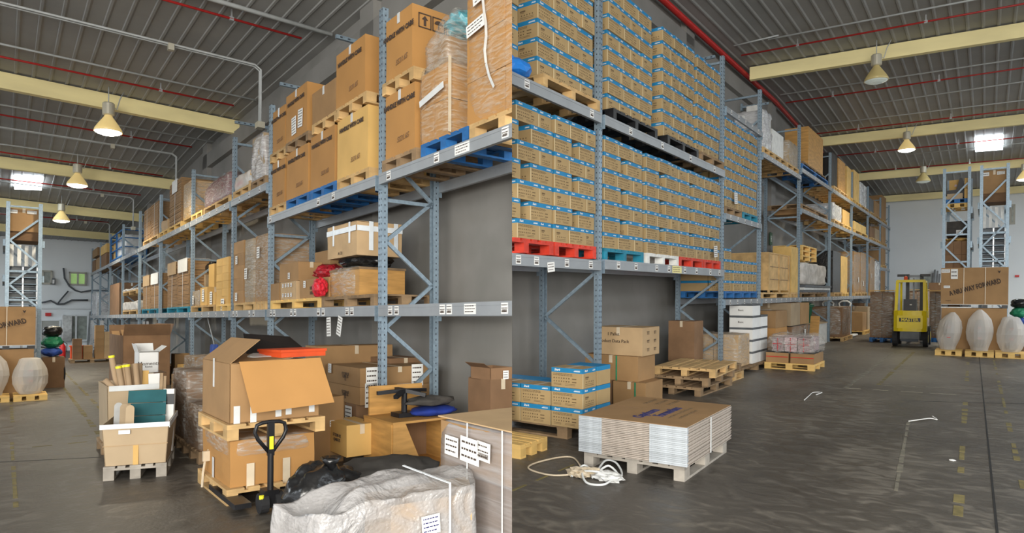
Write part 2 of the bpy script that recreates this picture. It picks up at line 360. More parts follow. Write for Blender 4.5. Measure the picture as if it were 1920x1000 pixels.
# ---------------- common things ----------------
_pm = {}
def pallet(h, x0, y0, x1, y1, z, label, mt='wood', group='wooden pallets', rz=0, style='wood', H=0.144, parts=True, ax='y', name=None):
    """pallet filling x0..x1, y0..y1; boards run along ax"""
    cx, cy = (x0+x1)/2, (y0+y1)/2; w, l = abs(x1-x0), abs(y1-y0)
    if z > 0: z += .0015
    t = thing(name or ('pallet' if style == 'wood' else 'plastic_pallet'), h, label, 'pallet', (cx, cy, z), rz, group)
    key = (round(w, 2), round(l, 2), mt, style, H, ax)
    if key not in _pm:
        w, l = key[0], key[1]
        if ax == 'x': W_, L_ = l, w
        else: W_, L_ = w, l
        sw = (lambda b: b) if ax == 'y' else (lambda b: _sw(b))
        def _sw(b): b.v = [(y, x, z_) for x, y, z_ in b.v]; b.f = [f[::-1] for f in b.f]; return b
        q = H/0.144
        deck = MB(); n = 5 if W_ < 0.95 else 7
        for i in range(n):
            bw = (0.145 if i in (0, n//2, n-1) else 0.1)*(W_/0.8 if n == 5 else W_/1.05); c = -W_/2+bw/2+(W_-bw)*i/(n-1)
            deck.box(c-bw/2, -L_/2, 0.122*q, c+bw/2, L_/2, 0.144*q)
        for y in (-L_/2, -0.0725, L_/2-0.145): deck.box(-W_/2, y, 0.1*q, W_/2, y+0.145, 0.122*q-0.0005)
        bot = []
        for c in (-W_/2+0.05, 0, W_/2-0.05): b = MB(); b.box(c-0.05, -L_/2, 0, c+0.05, L_/2, 0.022*q); bot.append(sw(b).mesh('bottom_board', mt))
        blk = MB(); blk.box(-0.05, -0.07, 0, 0.05, 0.07, 0.078*q)
        blocks = [((c, y, 0.0222*q) if ax == 'y' else (y, c, 0.0222*q)) for c in (-W_/2+0.05, 0, W_/2-0.05) for y in (-L_/2+0.07, 0, L_/2-0.07)]
        _pm[key] = (sw(deck).mesh('deck', mt), bot, sw(blk).mesh('block', mt), blocks)
    dk, bot, blk, blocks = _pm[key]
    if parts:
        put('deck', dk, t)
        for b in bot: put('bottom_board', b, t)
        for p in blocks: put('block', blk, t, p)
    else:
        k2 = key+('one',)
        if k2 not in _pm:
            bm = bmesh.new()
            for me, p in [(dk, (0, 0, 0))]+[(b, (0, 0, 0)) for b in bot]+[(blk, p) for p in blocks]:
                tmp = me.copy(); tmp.transform(Matrix.Translation(p)); bm.from_mesh(tmp); bpy.data.meshes.remove(tmp)
            me = bpy.data.meshes.new('pallet'); bm.to_mesh(me); bm.free(); me.materials.append(MATS[mt]); _pm[k2] = me
        TOPS.pop(); props = dict(t.items()); lo = t.location.copy(); nm = t.name; bpy.data.objects.remove(t)
        t = put(nm.split('.')[0], _pm[k2], None, lo, rz)
        for k_, v_ in props.items(): t[k_] = v_
        TOPS.append((t, h))
    return t
def cardbox(h, x0, y0, z0, x1, y1, z1, label, mt='kraft', cat='box', group=None, rz=0, tape='tape', name='cardboard_box', amp=0.006, seed=None, seam='y', tapes=True, parent=None):
    """closed carton with top flaps, seam tape; returns the thing; its origin is the middle of its base"""
    cx, cy = (x0+x1)/2, (y0+y1)/2; w, l, ht = abs(x1-x0)/2, abs(y1-y0)/2, z1-z0
    if parent is None: t = thing(name, h, label, cat, (cx, cy, z0), rz, group)
    else: t = put(name, None, parent, (cx, cy, z0), rz)
    seed = random.random()*50 if seed is None else seed
    b = MB(); rough_box(b, -w, -l, 0, w, l, ht-0.004, 3, amp, seed)
    # four top flaps with a seam gap
    if seam == 'y': b.box(-w+.002, -l+.002, ht-.004, -.004, l-.002, ht); b.box(.004, -l+.002, ht-.004, w-.002, l-.002, ht)
    else: b.box(-w+.002, -l+.002, ht-.004, w-.002, -.004, ht); b.box(-w+.002, .004, ht-.004, w-.002, l-.002, ht)
    b.build('body', mt, t)
    if tapes:
        k = MB(); e = amp+0.0015; dn = min(0.12, ht*0.3)
        if seam == 'y': k.box(-.028, -l-e, ht, .028, l+e, ht+.0015); k.box(-.028, -l-e-.001, ht-dn, .028, -l-e+.004, ht); k.box(-.028, l+e-.004, ht-dn, .028, l+e+.001, ht)
        else: k.box(-w-e, -.028, ht, w+e, .028, ht+.0015); k.box(-w-e-.001, -.028, ht-dn, -w-e+.004, .028, ht); k.box(w+e-.004, -.028, ht-dn, w+e+.001, .028, ht)
        k.build('tape', tape, t)
    t['hw'], t['hl'], t['hh'] = w, l, ht
    return t
def side_pt(t, face, u, v, off=0.012):
    """a point on a face of a box thing: u from -1 to 1 across as read, v from 0 to 1 up"""
    w, l, ht = t['hw'], t['hl'], t['hh']
    if face == 'A': return (-w-off, -u*l, v*ht)
    if face == 'B': return (w+off, u*l, v*ht)
    if face == 'n': return (u*w, -l-off, v*ht)
    return (u*w, v*l, ht+off)
def wrapped_load(h, x0, y0, z0, x1, y1, z1, label, nx=1, ny=2, nz=3, mt='kraft', wrap='wrap', cat='wrapped load', group='film wrapped pallet loads', labels=0, taper=0.0, name='wrapped_load', jit=0.01, amp=0.012, rz=0):
    """cartons bound by stretch film into one load"""
    cx, cy = (x0+x1)/2, (y0+y1)/2; w, l, ht = abs(x1-x0), abs(y1-y0), z1-z0
    t = thing(name, h, label, cat, (cx, cy, z0), rz, group); rd = random.Random(label)
    for k in range(nz):
        for j in range(ny):
            for i in range(nx):
                a = MB(); g = 0.004
                X0 = -w/2+w*i/nx+g; Y0 = -l/2+l*j/ny+g; Z0 = ht*k/nz
                rough_box(a, X0+rd.uniform(0, jit), Y0+rd.uniform(0, jit), Z0+.001, X0+w/nx-2*g, Y0+l/ny-2*g, Z0+ht/nz-.003, 2, 0.005, rd.random()*9)
                a.build('carton', mt if isinstance(mt, str) else rd.choice(mt), t)
    s = MB(); cloth_shell(s, -w/2-.012, -l/2-.012, 0.002, w/2+.012, l/2+.012, ht+.012, 8, amp, rd.random()*9, taper); s.build('plastic_wrap', wrap, t, smooth=True)
    f = 'A' if h == 'A' else 'B'
    for q in range(labels):
        sticker(t, f, ((-w/2-.03) if f == 'A' else (w/2+.03), rd.uniform(-.25, .25)*l, ht*rd.uniform(.15, .85)), .16, .2, 4)
    return t
# ---------------- the shell of each aisle ----------------
YEND = {'A': 42.0, 'B': 42.0}; XW = {'A': 4.8, 'B': -5.8}
def zc(h, Y):
    if h == 'A': return 6.9 if Y < 20 else 6.9-(Y-20)*0.045
    return 8.05 if Y < 22 else 8.05-(Y-22)*0.05
def onC(h, px, py, drop=0.0):
    Z = zc(h, 10)-drop
    for _ in range(25):
        X, Y = onZ(h, px, py, Z); Y = max(-5, min(45, Y)); Z = 0.5*Z+0.5*(zc(h, Y)-drop)
    X, Y = onZ(h, px, py, Z); return Vector((X, Y, Z))
for h in 'AB':
    sgn = 1 if h == 'A' else -1; xw = XW[h]; xo = -16*sgn; lo, hi = min(xw, xo), max(xw, xo)
    b = MB(); b.box(lo-1, -9, -0.12, hi+1, YEND[h]+.3, 0); struct(b, 'floor', 'concrete_floor', h)
    b = MB(); b.box(min(xw, xw+.3*sgn), -9, -0.1, max(xw, xw+.3*sgn), YEND[h]+.3, zc(h, 0)+.5); struct(b, 'wall_'+('right' if h == 'A' else 'left'), 'concrete_wall', h)
    # pilasters and the ledge along the top of the long wall
    b = MB(); x2 = xw-.14*sgn
    b.box(min(xw, x2), -2, zc(h, 0)-.75, max(xw, x2), 21, zc(h, 0)-.35)
    for Y in (9.6, 20.5, 30) if h == 'A' else (14.6, 22, 32): b.box(min(xw, x2), Y, 0, max(xw, x2), Y+.5, zc(h, Y)-.02)
    struct(b, 'trim_1' if h == 'A' else 'trim_2', 'concrete_wall', h)
    b = MB(); b.box(lo, YEND[h], 0, hi, YEND[h]+.3, 8.2); struct(b, 'wall_end', 'wall_white', h)
    # corrugated roof sheet: ribs run along the aisle
    b = MB(); ys = [-9, 0, 10, 20, 22, 26, 30, 34, 38, YEND[h]+.2]; n = int((hi-lo)/.3)
    prof = []
    for i in range(n):
        x = lo+i*.3; prof += [(x, 0), (x+.22, 0), (x+.232, -.02), (x+.268, -.02)]
    prof.append((hi+.3, 0))
    k = 0
    for y in ys:
        for x, dz in prof: b.v.append((x, y, zc(h, y)+dz))
    m_ = len(prof)
    for j in range(len(ys)-1):
        for i in range(m_-1): b.f.append((j*m_+i, (j+1)*m_+i, (j+1)*m_+i+1, j*m_+i+1)); b.m.append(0)
    for y0, y1 in zip(ys, ys[1:]):
        b.add([(lo, y0, zc(h, y0)+.1), (hi, y0, zc(h, y0)+.1), (hi, y1, zc(h, y1)+.1), (lo, y1, zc(h, y1)+.1)], [(0, 1, 2, 3)])
    struct(b, 'ceiling', 'roof', h)
b = MB(); b.box(-.01, 9.5, -.5, .01, 10.2, 9.5); tag(b.build('wall_corner', 'concrete_wall'), 'W', kind='structure')

def beamline(h, p, q, label, ext0=0.0, ext1=0.0, hgt=.34):
    P, Q = onC(h, *p, .03), onC(h, *q, .03); d = (Q-P).normalized(); P -= d*ext0; Q += d*ext1
    if h == 'B': P += d*max(0, (XW['B']+.36-P.x)/d.x)
    P.z, Q.z = zc(h, P.y)-.04, zc(h, Q.y)-.04; nrm = Vector((-d.y, d.x, 0)).normalized()*.09
    b = MB(); dn = Vector((0, 0, -hgt)); vs = []
    for c in (P, Q): vs += [c-nrm, c+nrm, c+nrm+dn, c-nrm+dn]
    b.add(vs, [(0, 1, 2, 3), (7, 6, 5, 4), (0, 4, 5, 1), (1, 5, 6, 2), (2, 6, 7, 3), (3, 7, 4, 0)])
    b.bar(P-nrm*1.02+dn*.98, Q-nrm*1.02+dn*.98, .03, .03)
    return tag(b.build('ceiling_beam', 'cream_beam', fix=True), h, label, 'beam', 'cream roof beams', 'structure')
NTH = ['nearest', 'second', 'third', 'fourth', 'fifth', 'sixth', 'seventh', 'eighth', 'ninth', 'tenth']
for i, (p, q) in enumerate([((0, 135), (429, 224)), ((0, 293.6), (300, 334)), ((0, 371), (228, 397)), ((89, 427), (191, 436))]):
    beamline('A', p, q, f'pale yellow roof beam over the bubble film aisle, {NTH[i]} in view', 6, .8)
for i, (p, q) in enumerate([((1440, 122), (1920, 43)), ((1572, 254), (1920, 214)), ((1615, 325), (1920, 298)), ((1678, 366), (1898, 350))]):
    beamline('B', p, q, f'pale yellow roof beam over the forklift aisle, {NTH[i]} in view', .9, 6)
def pipe(h, pts, r, mt, name, label, drop=.12, ext0=0, ext1=0, hang=0, group=None):
    P = [onC(h, *p, drop) if len(p) == 2 else Vector(p) for p in pts]
    P[0] = P[0]+(P[0]-P[1]).normalized()*ext0; P[-1] = P[-1]+(P[-1]-P[-2]).normalized()*ext1
    b = MB(); b.tube(P, r, 8, 0)
    t = thing(name, h, label, 'pipe', tuple(P[0]), 0, group)
    b.v = [tuple(Vector(v)-P[0]) for v in b.v]; b.build('tube', mt, t, smooth=True)
    L = (P[-1]-P[0]).length; n = max(1, int(L/2.4))
    if hang:
        for i in range(n):
            q = P[0]+(P[-1]-P[0])*((i+.5)/n)-P[0]
            c = MB(); zt = zc(h, (q+P[0]).y)-P[0].z
            c.box(q.x-.012, q.y-.012, q.z, q.x+.012, q.y+.012, zt); c.box(q.x-r-.012, q.y-.02, q.z-r-.012, q.x+r+.012, q.y+.02, q.z+r+.008)
            c.build('hanger', 'steel', t)
    return t
RP, GP = 'red sprinkler pipes under the roof', 'grey pipes under the roof'
for i, (p, q) in enumerate([((310, 0), (565, 72)), ((0, 106), (438, 198)), ((0, 215), (360, 276)), ((0, 285), (305, 330)), ((0, 335), (264, 366)), ((89, 408), (204, 417))]):
    pipe('A', [p, q], .022, 'pipe_red', 'sprinkler_pipe', f'thin red sprinkler pipe across the roof above the bubble film aisle, {NTH[i]} in view', .16, 5, 0, 1, RP)
for i, (p, q, r) in enumerate([((402, 0), (622, 65), .04), ((0, 82), (480, 188), .022), ((0, 196), (400, 266), .022), ((0, 270), (330, 316), .022)]):
    pipe('A', [p, q], r, 'pipe_grey', 'roof_pipe', f'thin grey pipe across the roof above the tall racks, {NTH[i]} one', .08, 5, 0, 0, GP)
def conduit(h, pts, label, r=.02, dz=.14):
    P = [onC(h, *p, dz) for p in pts[:2]]; e = P[-1]; xw = XW[h]
    P.append(e+Vector((.12*(1 if h == 'A' else -1), 0, -.08))); P.append(P[-1]+Vector((0, 0, -1.05)))
    t = thing('conduit', h, label, 'conduit', tuple(P[0]), 0, 'grey conduits bending down the wall')
    for k in (0, 1):
        b = MB(); Q = [p-P[0]+Vector((0, .09*k, .0)) for p in P]; b.tube([Q[0]-(Q[1]-Q[0]).normalized()*5]+Q, r, 7); b.build('tube', 'pipe_grey', t, smooth=True)
    b = MB(); q = P[-1]-P[0]; b.box(q.x-.07, q.y-.05, q.z-.12, q.x+.07, q.y+.14, q.z); b.build('junction_box', 'lamp_body', t)
    q = (P[1]-P[0])*.62; b = MB(); b.box(q.x-.05, q.y-.05, q.z-.12, q.x+.05, q.y+.05, q.z); b.build('sensor', 'lamp_body', t)
conduit('A', [(0, 4), (478, 121)], 'double grey conduit bending down beside the topmost brown boxes')
conduit('A', [(0, 238), (323, 288)], 'double grey conduit bending down above the cardboard bundles')
conduit('A', [(100, 352), (244, 370)], 'double grey conduit bending down near the caged white sack')
conduit('A', [(92, 408), (200, 418)], 'double grey conduit bending down nearest the end wall')
for i, (p, q) in enumerate([((1390, 104), (1920, 7)), ((1473, 193), (1920, 127)), ((1531, 251), (1920, 204.6)), ((1570, 292), (1920, 257)), ((1615, 322), (1920, 297))]):
    pipe('B', [p, q], .022, 'pipe_red', 'sprinkler_pipe', f'red sprinkler branch pipe above the forklift aisle, {NTH[i]} in view', .16, 0, 5, 1, RP)
for i, (p, q, r) in enumerate([((1376, 86), (1460, 66), .02), ((1440, 74), (1823, 0), .022), ((1463, 178), (1920, 109), .022), ((1635, 195), (1920, 153), .02), ((1522, 236), (1920, 188), .02), ((1700, 290), (1920, 268), .02)]):
    pipe('B', [p, q], r, 'pipe_grey', 'roof_pipe', f'thin grey pipe across the roof over the forklift aisle, {NTH[i]} one', .08, 0, 0 if i == 0 else 5, 0, GP)
# the main sprinkler pipe along the wall above the carton rack
b = MB(); Z = zc('B', 0)-.18; X = XW['B']+.22
b.tube([(X, -2, Z), (X, 22, Z), (X, 41.5, zc('B', 41.5)-.2)], .07, 10); tag(b.build('main_sprinkler_pipe', 'pipe_red', smooth=True), 'B', 'thick red main sprinkler pipe along the wall top over the blue banded cartons', 'pipe')
# wall brackets that stick out above the racks
for h, L in (('A', ((9.6, 6.1), (12.2, 6.1), (15.2, 6.1))), ('B', ((14.7, 7.05), (19.2, 7.05), (24.5, 7.05), (29, 6.95)))):
    for i, (Y, Z) in enumerate(L):
        s = 1 if h == 'A' else -1; b = MB(); b.bar((0, 0, 0), (-s*.75, 0, 0), .05, .06); b.box(-.03, -.06, -.1, .03, .06, .1)
        for k in range(5): b.box(-s*(.15+.13*k)-.02, -.027, -.012, -s*(.15+.13*k)+.02, -.0255, .012, 1)
        tag(b.build('wall_bracket', ['post', 'post_dark'], None, (XW[h]-.02*s, Y, Z)), h, f'slotted steel bracket on the wall above the {"brown box" if h == "A" else "carton"} rack, {NTH[i]} one', 'bracket', 'wall brackets under the roof')

def high_bay(h, px, py, drop, label, on=True, s=1.0):
    c = onC(h, px, py, drop)
    t = thing('high_bay_lamp', h, label, 'lamp', tuple(c), 0, 'bell shaped high bay lamps')
    b = MB(); b.lathe([(.001, .52), (.10, .52), (.12, .5), (.12, .26), (.09, .24), (.001, .24)], n=16); b.build('gear_housing', 'lamp_body', t, smooth=False)
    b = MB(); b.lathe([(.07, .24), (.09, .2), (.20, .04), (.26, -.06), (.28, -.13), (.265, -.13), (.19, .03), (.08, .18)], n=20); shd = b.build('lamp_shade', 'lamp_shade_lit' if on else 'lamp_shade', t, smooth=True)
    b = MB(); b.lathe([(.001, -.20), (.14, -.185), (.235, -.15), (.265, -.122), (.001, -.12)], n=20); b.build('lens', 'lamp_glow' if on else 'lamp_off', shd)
    b = MB(); b.tube([(0, 0, .5), (0, 0, drop-.07)], .012, 6); b.tube([(.04, 0, .5), (.16, 0, .4), (.22, .05, drop-.3), (.3, .1, drop-.1)], .012, 6); b.build('cable', 'pipe_grey', t, smooth=True)
    if on:
        l = bpy.data.lights.new('high_bay_light', 'SPOT'); l.energy = 650; l.color = (1, .88, .66); l.spot_size = 2.5; l.spot_blend = .6; l.shadow_soft_size = .2
        o = bpy.data.objects.new('high_bay_light', l); COL.objects.link(o); o.parent = t; o.location = (0, 0, -.22)
    return t
high_bay('A', 203, 237, .95, 'lit bell lamp nearest in the bubble film aisle')
high_bay('A', 145, 340, .9, 'bell lamp second from the front in the bubble film aisle', True)
high_bay('A', 115, 408, .9, 'bell lamp in front of the white end wall, left of the tall racks')
high_bay('B', 1643, 142, .95, 'unlit bell lamp hanging nearest above the forklift aisle', False)
high_bay('B', 1700, 275, .9, 'brightly lit bell lamp above the forklift')
high_bay('B', 1731, 335, .9, 'unlit bell lamp farthest away over the forklift aisle', False)
high_bay('B', 1921, 331, .9, 'lit bell lamp cut by the edge beyond the double rack')
for h, q, lb in (('A', ((27, 334), (79, 336), (78, 357), (27, 355)), 'bright roof light panel above the scooter box rack, bubble film aisle'), ('B', ((1829, 261), (1881, 257), (1880, 281), (1829, 285)), 'bright roof light panel above the forklift aisle')):
    b = MB(); P = [onC(h, *p, .10) for p in q]; b.poly(P, (0, 0, .03)); o = tag(b.build('skylight', 'skylight', fix=True), h, lb, 'skylight')

for h, X_ in (('A', -6.5), ('B', 7.0)):      # glowing roof panels added out of view to brighten the hall and end walls
    for i, Y_ in enumerate((6, 20.5, 27.5, 34) if h == 'A' else (6, 16, 24.5, 32)):
        b = MB(); q = zc(h, Y_)-.09; e_ = 1+.5*(i > 1); b.box(-1.2*e_, -1.5*e_, 0, 1.2*e_, 1.5*e_, .03); tag(b.build('skylight', 'skylight', None, (X_*(1 if i else 1.2), Y_, q-.06-.08*(i > 1))), h, f'added fill light panel over the open side of the {"bubble film" if h == "A" else "forklift"} aisle, {NTH[i]} one', 'skylight', 'added fill light panels')
def floorline(h, pts, w, mt, name, label, dashes=0, cat='floor marking'):
    b = MB(); P = [Vector((*onZ(h, *p), 0)) for p in pts]; rd = random.Random(label)
    for a, c in zip(P, P[1:]):
        d = c-a; n = Vector((-d.y, d.x, 0)).normalized()*w/2
        k = max(1, int(d.length/.35)) if dashes else 1
        for i in range(k):
            if dashes and rd.random() < dashes: continue
            s, e = a+d*i/k, a+d*(i+(rd.uniform(.5, 1) if dashes else 1))/k; q = n*(rd.uniform(.5, 1) if dashes else 1)
            vs = [s-q, s+q, e+q, e-q]; b.add([(v.x, v.y, .0005) for v in vs]+[(v.x, v.y, .003) for v in vs], [(4, 5, 6, 7), (0, 1, 5, 4), (1, 2, 6, 5), (2, 3, 7, 6), (3, 0, 4, 7), (3, 2, 1, 0)])
    if b.f: tag(b.build(name, mt, fix=True), h, label, cat, 'lines painted on the floor', 'structure')
for h, pts, w, mt, ds in [('A', [(108, 712), (186, 815)], .09, 'line_yellow', .12), ('A', [(116, 694), (200, 778)], .08, 'line_yellow', .2), ('A', [(60, 839), (192, 826)], .05, 'line_yellow', .1), ('A', [(135, 819), (190, 815)], .04, 'line_yellow', .2),
        ('A', [(22, 830), (33, 1000)], .06, 'line_yellow', .25), ('A', [(20, 750), (24, 800)], .08, 'line_yellow', .4),
        ('B', [(1586, 728), (1676, 660)], .10, 'line_pale', .02), ('B', [(1647, 722), (1714, 660)], .10, 'line_yellow', .15), ('B', [(1586, 728), (1800, 741)], .06, 'line_pale', .1), ('B', [(1647, 722), (1830, 730)], .04, 'line_pale', .3),
        ('B', [(1703, 792), (1679, 925)], .05, 'line_pale', .08), ('B', [(1815, 680), (1794, 1000)], .08, 'line_yellow', .55), ('B', [(1862, 670), (1925, 940)], .06, 'line_yellow', .45), ('B', [(960, 921), (1085, 868)], .04, 'line_yellow', .1)]:
    floorline(h, pts, w, mt, 'floor_line', 'worn painted line', ds)
floorline('B', [(1833, 640), (1836, 669), (1870, 1000), (1880, 1100)], .016, 'crack', 'floor_joint', 'dark joint')
floorline('A', [(-20, 868), (190, 858)], .012, 'crack', 'floor_joint', 'dark joint')
floorline('B', [(1690, 752), (1925, 758)], .008, 'crack', 'floor_joint', 'dark joint')

# ---------------- end wall of the bubble film aisle ----------------
def wquad(h, x0, y0, x1, y1, Y):
    a = onY(h, x0, y0, Y); c = onY(h, x1, y1, Y); return a[0], c[1], c[0], a[1]
def wall_window(name, q, frame_m, glass_m, nm=2, depth=.12):
    x0, z0, x1, z1 = wquad('A', *q, 42); b = MB(); e = .09
    for a in ((x0, z0, x0+e, z1), (x1-e, z0, x1, z1), (x0, z0, x1, z0+e), (x0, z1-e, x1, z1)): b.box(a[0], 42-depth, a[1], a[2], 42, a[3])
    for i in range(1, nm): x = x0+(x1-x0)*i/nm; b.box(x-.04, 42-depth, z0, x+.04, 42, z1)
    o = struct(b, name, frame_m, 'A'); g = MB(); g.box(x0+e, 42-.05, z0+e, x1-e, 42-.02, z1-e); g.build('pane', glass_m, o)
    return o
wall_window('window_1', (129, 510, 162, 536), 'window_frame', 'glass_green')
wall_window('window_2', (78, 507, 98, 534), 'window_frame', 'glass_dim', 1)
o = wall_window('window_3', (118, 590, 166, 640), 'wall_white', 'glass_dim', 2)
x0, z0, x1, z1 = wquad('A', 119, 592, 133, 640, 41.8); b = MB()
for i in range(9): b.tube([(x0+(x1-x0)*i/8, 41.8, z0), (x0+(x1-x0)*i/8, 41.8, z1)], .06, 6)
b.build('curtain', 'film_white', o, smooth=True)
x0, z0, x1, z1 = wquad('A', 78, 602, 110, 668, 42); b = MB(); b.box(x0, 41.93, 0, x1, 42, z1); b.box(x0-.06, 41.9, 0, x0, 42, z1+.06, 1); b.box(x1, 41.9, 0, x1+.06, 42, z1+.06, 1); b.box(x0-.06, 41.9, z1, x1+.06, 42, z1+.06, 1)
o = struct(b, 'door_1', ['door_grey', 'wall_white'], 'A'); b = MB(); b.box(x1-.18, 41.86, 1.0, x1-.06, 41.92, 1.04); b.build('door_handle', 'steel', o)
x0, z0, x1, z1 = wquad('A', 85, 587, 96, 593, 41.9); b = MB(); b.box(x0, 41.9, z0, x1, 41.97, z1); tag(b.build('exit_sign', 'signal_red'), 'A', 'small red sign on the end wall above the grey door', 'sign')
x0, z0, x1, z1 = wquad('A', 60, 576, 205, 580, 41.9); b = MB(); b.box(x0-4, 41.9, z0, x1, 42, z0+.1); struct(b, 'trim_3', 'wall_white', 'A')
def cable(h, pts, Y, r, mt, name, label):
    P = [Vector((onY(h, *p, Y)[0], Y, onY(h, *p, Y)[1])) for p in pts]; b = MB(); b.tube(P, r, 6); return tag(b.build(name, mt, smooth=True), h, label, 'cable')
cable('A', [(119, 503), (121, 522), (130, 537), (141, 545), (152, 548), (170, 545), (205, 545)], 41.9, .045, 'plastic_grey', 'wall_cable', 'thick dark cable looping beneath the green lit window')
cable('A', [(78, 568), (95, 564), (108, 571), (120, 570), (135, 563), (165, 563)], 41.88, .05, 'plastic_grey', 'wall_cable', 'dark cable sagging along the end wall above the grey door')
cable('A', [(108, 570), (114, 562), (128, 546)], 41.86, .04, 'plastic_grey', 'wall_cable', 'short dark cable rising to the cable loop')
# distribution box and leaning rails at the far end
x0, z0, x1, z1 = wquad('A', 97, 522, 103, 534, 41.9); b = MB(); b.box(x0, 41.78, z0, x1, 41.99, z1); b.box(x0+.03, 41.76, z0+.05, x1-.03, 41.79, z1-.08, 1); tag(b.build('switch_box', ['plastic_grey', 'paper']), 'A', 'small grey switch box on the end wall beside the window', 'box')
for i, (xa, xb, yb) in enumerate([(157, 170, 585), (161, 172, 580), (153, 167, 592)]):
    X0 = onZ('A', xa-4, 672)[0]; c = onY('A', xb, yb, 41.7)
    b = MB(); b.bar((c[0]-.25+.3*i, 40.2-.3*i, 0.03), (c[0]+.3*i, 41.75-.3*i, c[1]), .1, .05); tag(b.build('metal_sheet', 'steel'), 'A', f'long grey panel leaning on the end wall behind the racks, {NTH[i]} one', 'panel', 'grey panels leaning at the end wall')
# ---------------- pallet racking ----------------
YA = [2.9, 7.2, 11.4, 13.7, 17.3, 21.4, 25.1, 29.0, 32.8, 36.4, 40.0]
YB = [3.1, 8.14, 13.41, 16.15, 20.2, 24.8, 29.3, 33.7, 38.0, 41.6]
RF = {'A': 3.6, 'B': -4.4}; RR = {'A': 4.4, 'B': -5.4}
def snap(h, Yn, Yf):
    """keep a load clear of the upright frames"""
    for P in (YA if h == 'A' else YB):
        if Yn < P+.1 and Yf > P-.1:
            if P-Yn < Yf-P: Yn = P+.1
            else: Yf = P-.1
    return Yn, Yf
def rack_frame(h, x0, x1, Y, H, label, step=.56, f0=.6, holes=False, horiz=(.2, 3.15), group='upright rack frames', wpost=.10):
    """two perforated posts joined by zigzag bracing; x0 is the aisle side"""
    t = thing('rack_upright', h, label, 'rack upright', (x0, Y, 0), 0, group); s = 1 if x1 > x0 else -1; D = abs(x1-x0)
    for k, x in enumerate((0, s*D)):
        b = MB(); a = .075; xa, xb = (0, s*a) if k == 0 else (x-s*a, x)
        lo_, hi_ = min(xa, xb), max(xa, xb); w = wpost/2
        b.box(lo_, -w, 0.008, hi_, -w+.012, H); b.box(lo_, w-.012, 0.008, hi_, w, H)          # the two flanges
        xo = (lo_ if (s > 0) == (k == 0) else hi_-.012); b.box(xo, -w+.012, 0.008, xo+.012, w-.012, H)   # web
        fx = xo-.0008 if (s > 0) == (k == 0) else xo+.0128
        if holes:
            n = int(H/.075)
            for i in range(n):
                z = .08+i*.075
                for yy in (-.026, .026): b.box(fx-.0008, yy-.009, z-.011, fx+.0008, yy+.009, z+.011, 1)
                b.box(lo_+.03, -w-.0008, z-.01, lo_+.045, -w+.0008, z+.01, 1)
        pst = b.build('post', ['post', 'post_dark'], t)
        f = MB(); f.box(lo_-.03, -w-.03, 0, hi_+.03, w+.03, .008); f.build('foot_plate', 'post', pst)
    xi, xj = s*.075, s*(D-.075); z, side = f0, 0
    while z+step < H-.1:
        b = MB(); p = (xi if side == 0 else xj, 0, z); q = (xj if side == 0 else xi, 0, z+step); b.bar(p, q, .035, .045); b.build('brace', 'post', t)
        z += step; side ^= 1
    b = MB(); b.bar((xj, 0, f0-step*.9), (xi, 0, f0), .035, .045); b.build('brace', 'post', t)
    for z in (*horiz, H-.12): b = MB(); b.bar((xi, 0, z), (xj, 0, z), .035, .045); b.build('cross_brace', 'post', t)
    return t
def rack_beam(h, x, Y0, Y1, zt, label, hgt=.13, tags=(), side=1, group='rack beams'):
    """steel beam between two uprights with hooked end plates"""
    t = thing('rack_rail', h, label, 'rack beam', (x, Y0, zt), 0, group); L = Y1-Y0
    b = MB(); b.box(-.022, .05, -hgt, .022, L-.05, 0); b.box(-.026, .05, -.035, .026, L-.05, -.0305)
    bm_ = b.build('beam', 'beam', t)
    for y in (.045, L-.045): c = MB(); c.box(-.0225, y-.006, -hgt-.06, .0225, y+.006, 0); c.build('end_plate', 'post', t)
    f = h
    for (y, w, hh, kind) in tags:
        if 0.06 < y-Y0 < L-.06:
            sticker(bm_, f, ((-.0235 if h == 'A' else .0235), y-Y0, -hgt/2), w, hh, 3, paper='paper_yellow' if kind == 'y' else 'paper', code=(kind == 'c'))
    return t
ORD = ['first', 'second', 'third', 'fourth', 'fifth', 'sixth', 'seventh', 'eighth', 'ninth', 'tenth', 'eleventh', 'twelfth', 'thirteenth']
HA = [5.45, 5.5, 5.4]+[5.35]*8
for i, Y in enumerate(YA):
    if i == 0: continue
    rack_frame('A', 3.6, 4.4, Y, HA[i], f'blue grey upright frame in the long rack, {ORD[i-1]} from the bubble film load', .53, .53, holes=i < 5)
def tagsA(lst, Z, w=.1, hh=.1, kind='c'): return [(onX('A', x, 580 if Z < 2 else 330, 3.577)[0], w, hh, kind) for x in lst]
t1 = tagsA((735, 747, 833, 846, 950, 511, 517, 549, 556, 600, 609, 654, 663, 470, 478, 440, 446, 380, 388, 410, 405), 1.86)+[(onX('A', 885, 575, 3.577)[0], .2, .1, 'p')]
t2 = tagsA((822, 732, 600, 628, 510, 951), 3.45)+[(onX('A', 870, 268, 3.577)[0], .26, .1, 'p')]
for i in range(len(YA)-1):
    y0, y1 = YA[i], YA[i+1]; z2 = 3.45 if i < 2 else 4.06
    pl = f'bay {ORD[i]} from the bubble film load'
    tg = [(y, .07, .09, 'c') for y in [y0+.4+k*.62 for k in range(int((y1-y0-.5)/.62)+1)]]
    for x, fb in ((3.577, 'front'), (4.423, 'back')):
        rack_beam('A', x, y0, y1, 1.86, f'{fb} beam at eye level in {pl}', tags=(t1 if i < 3 else tg) if fb == 'front' else ())
        rack_beam('A', x, y0, y1, z2, f'{fb} beam of the upper level in {pl}', tags=(t2 if i < 2 else tg) if fb == 'front' else ())
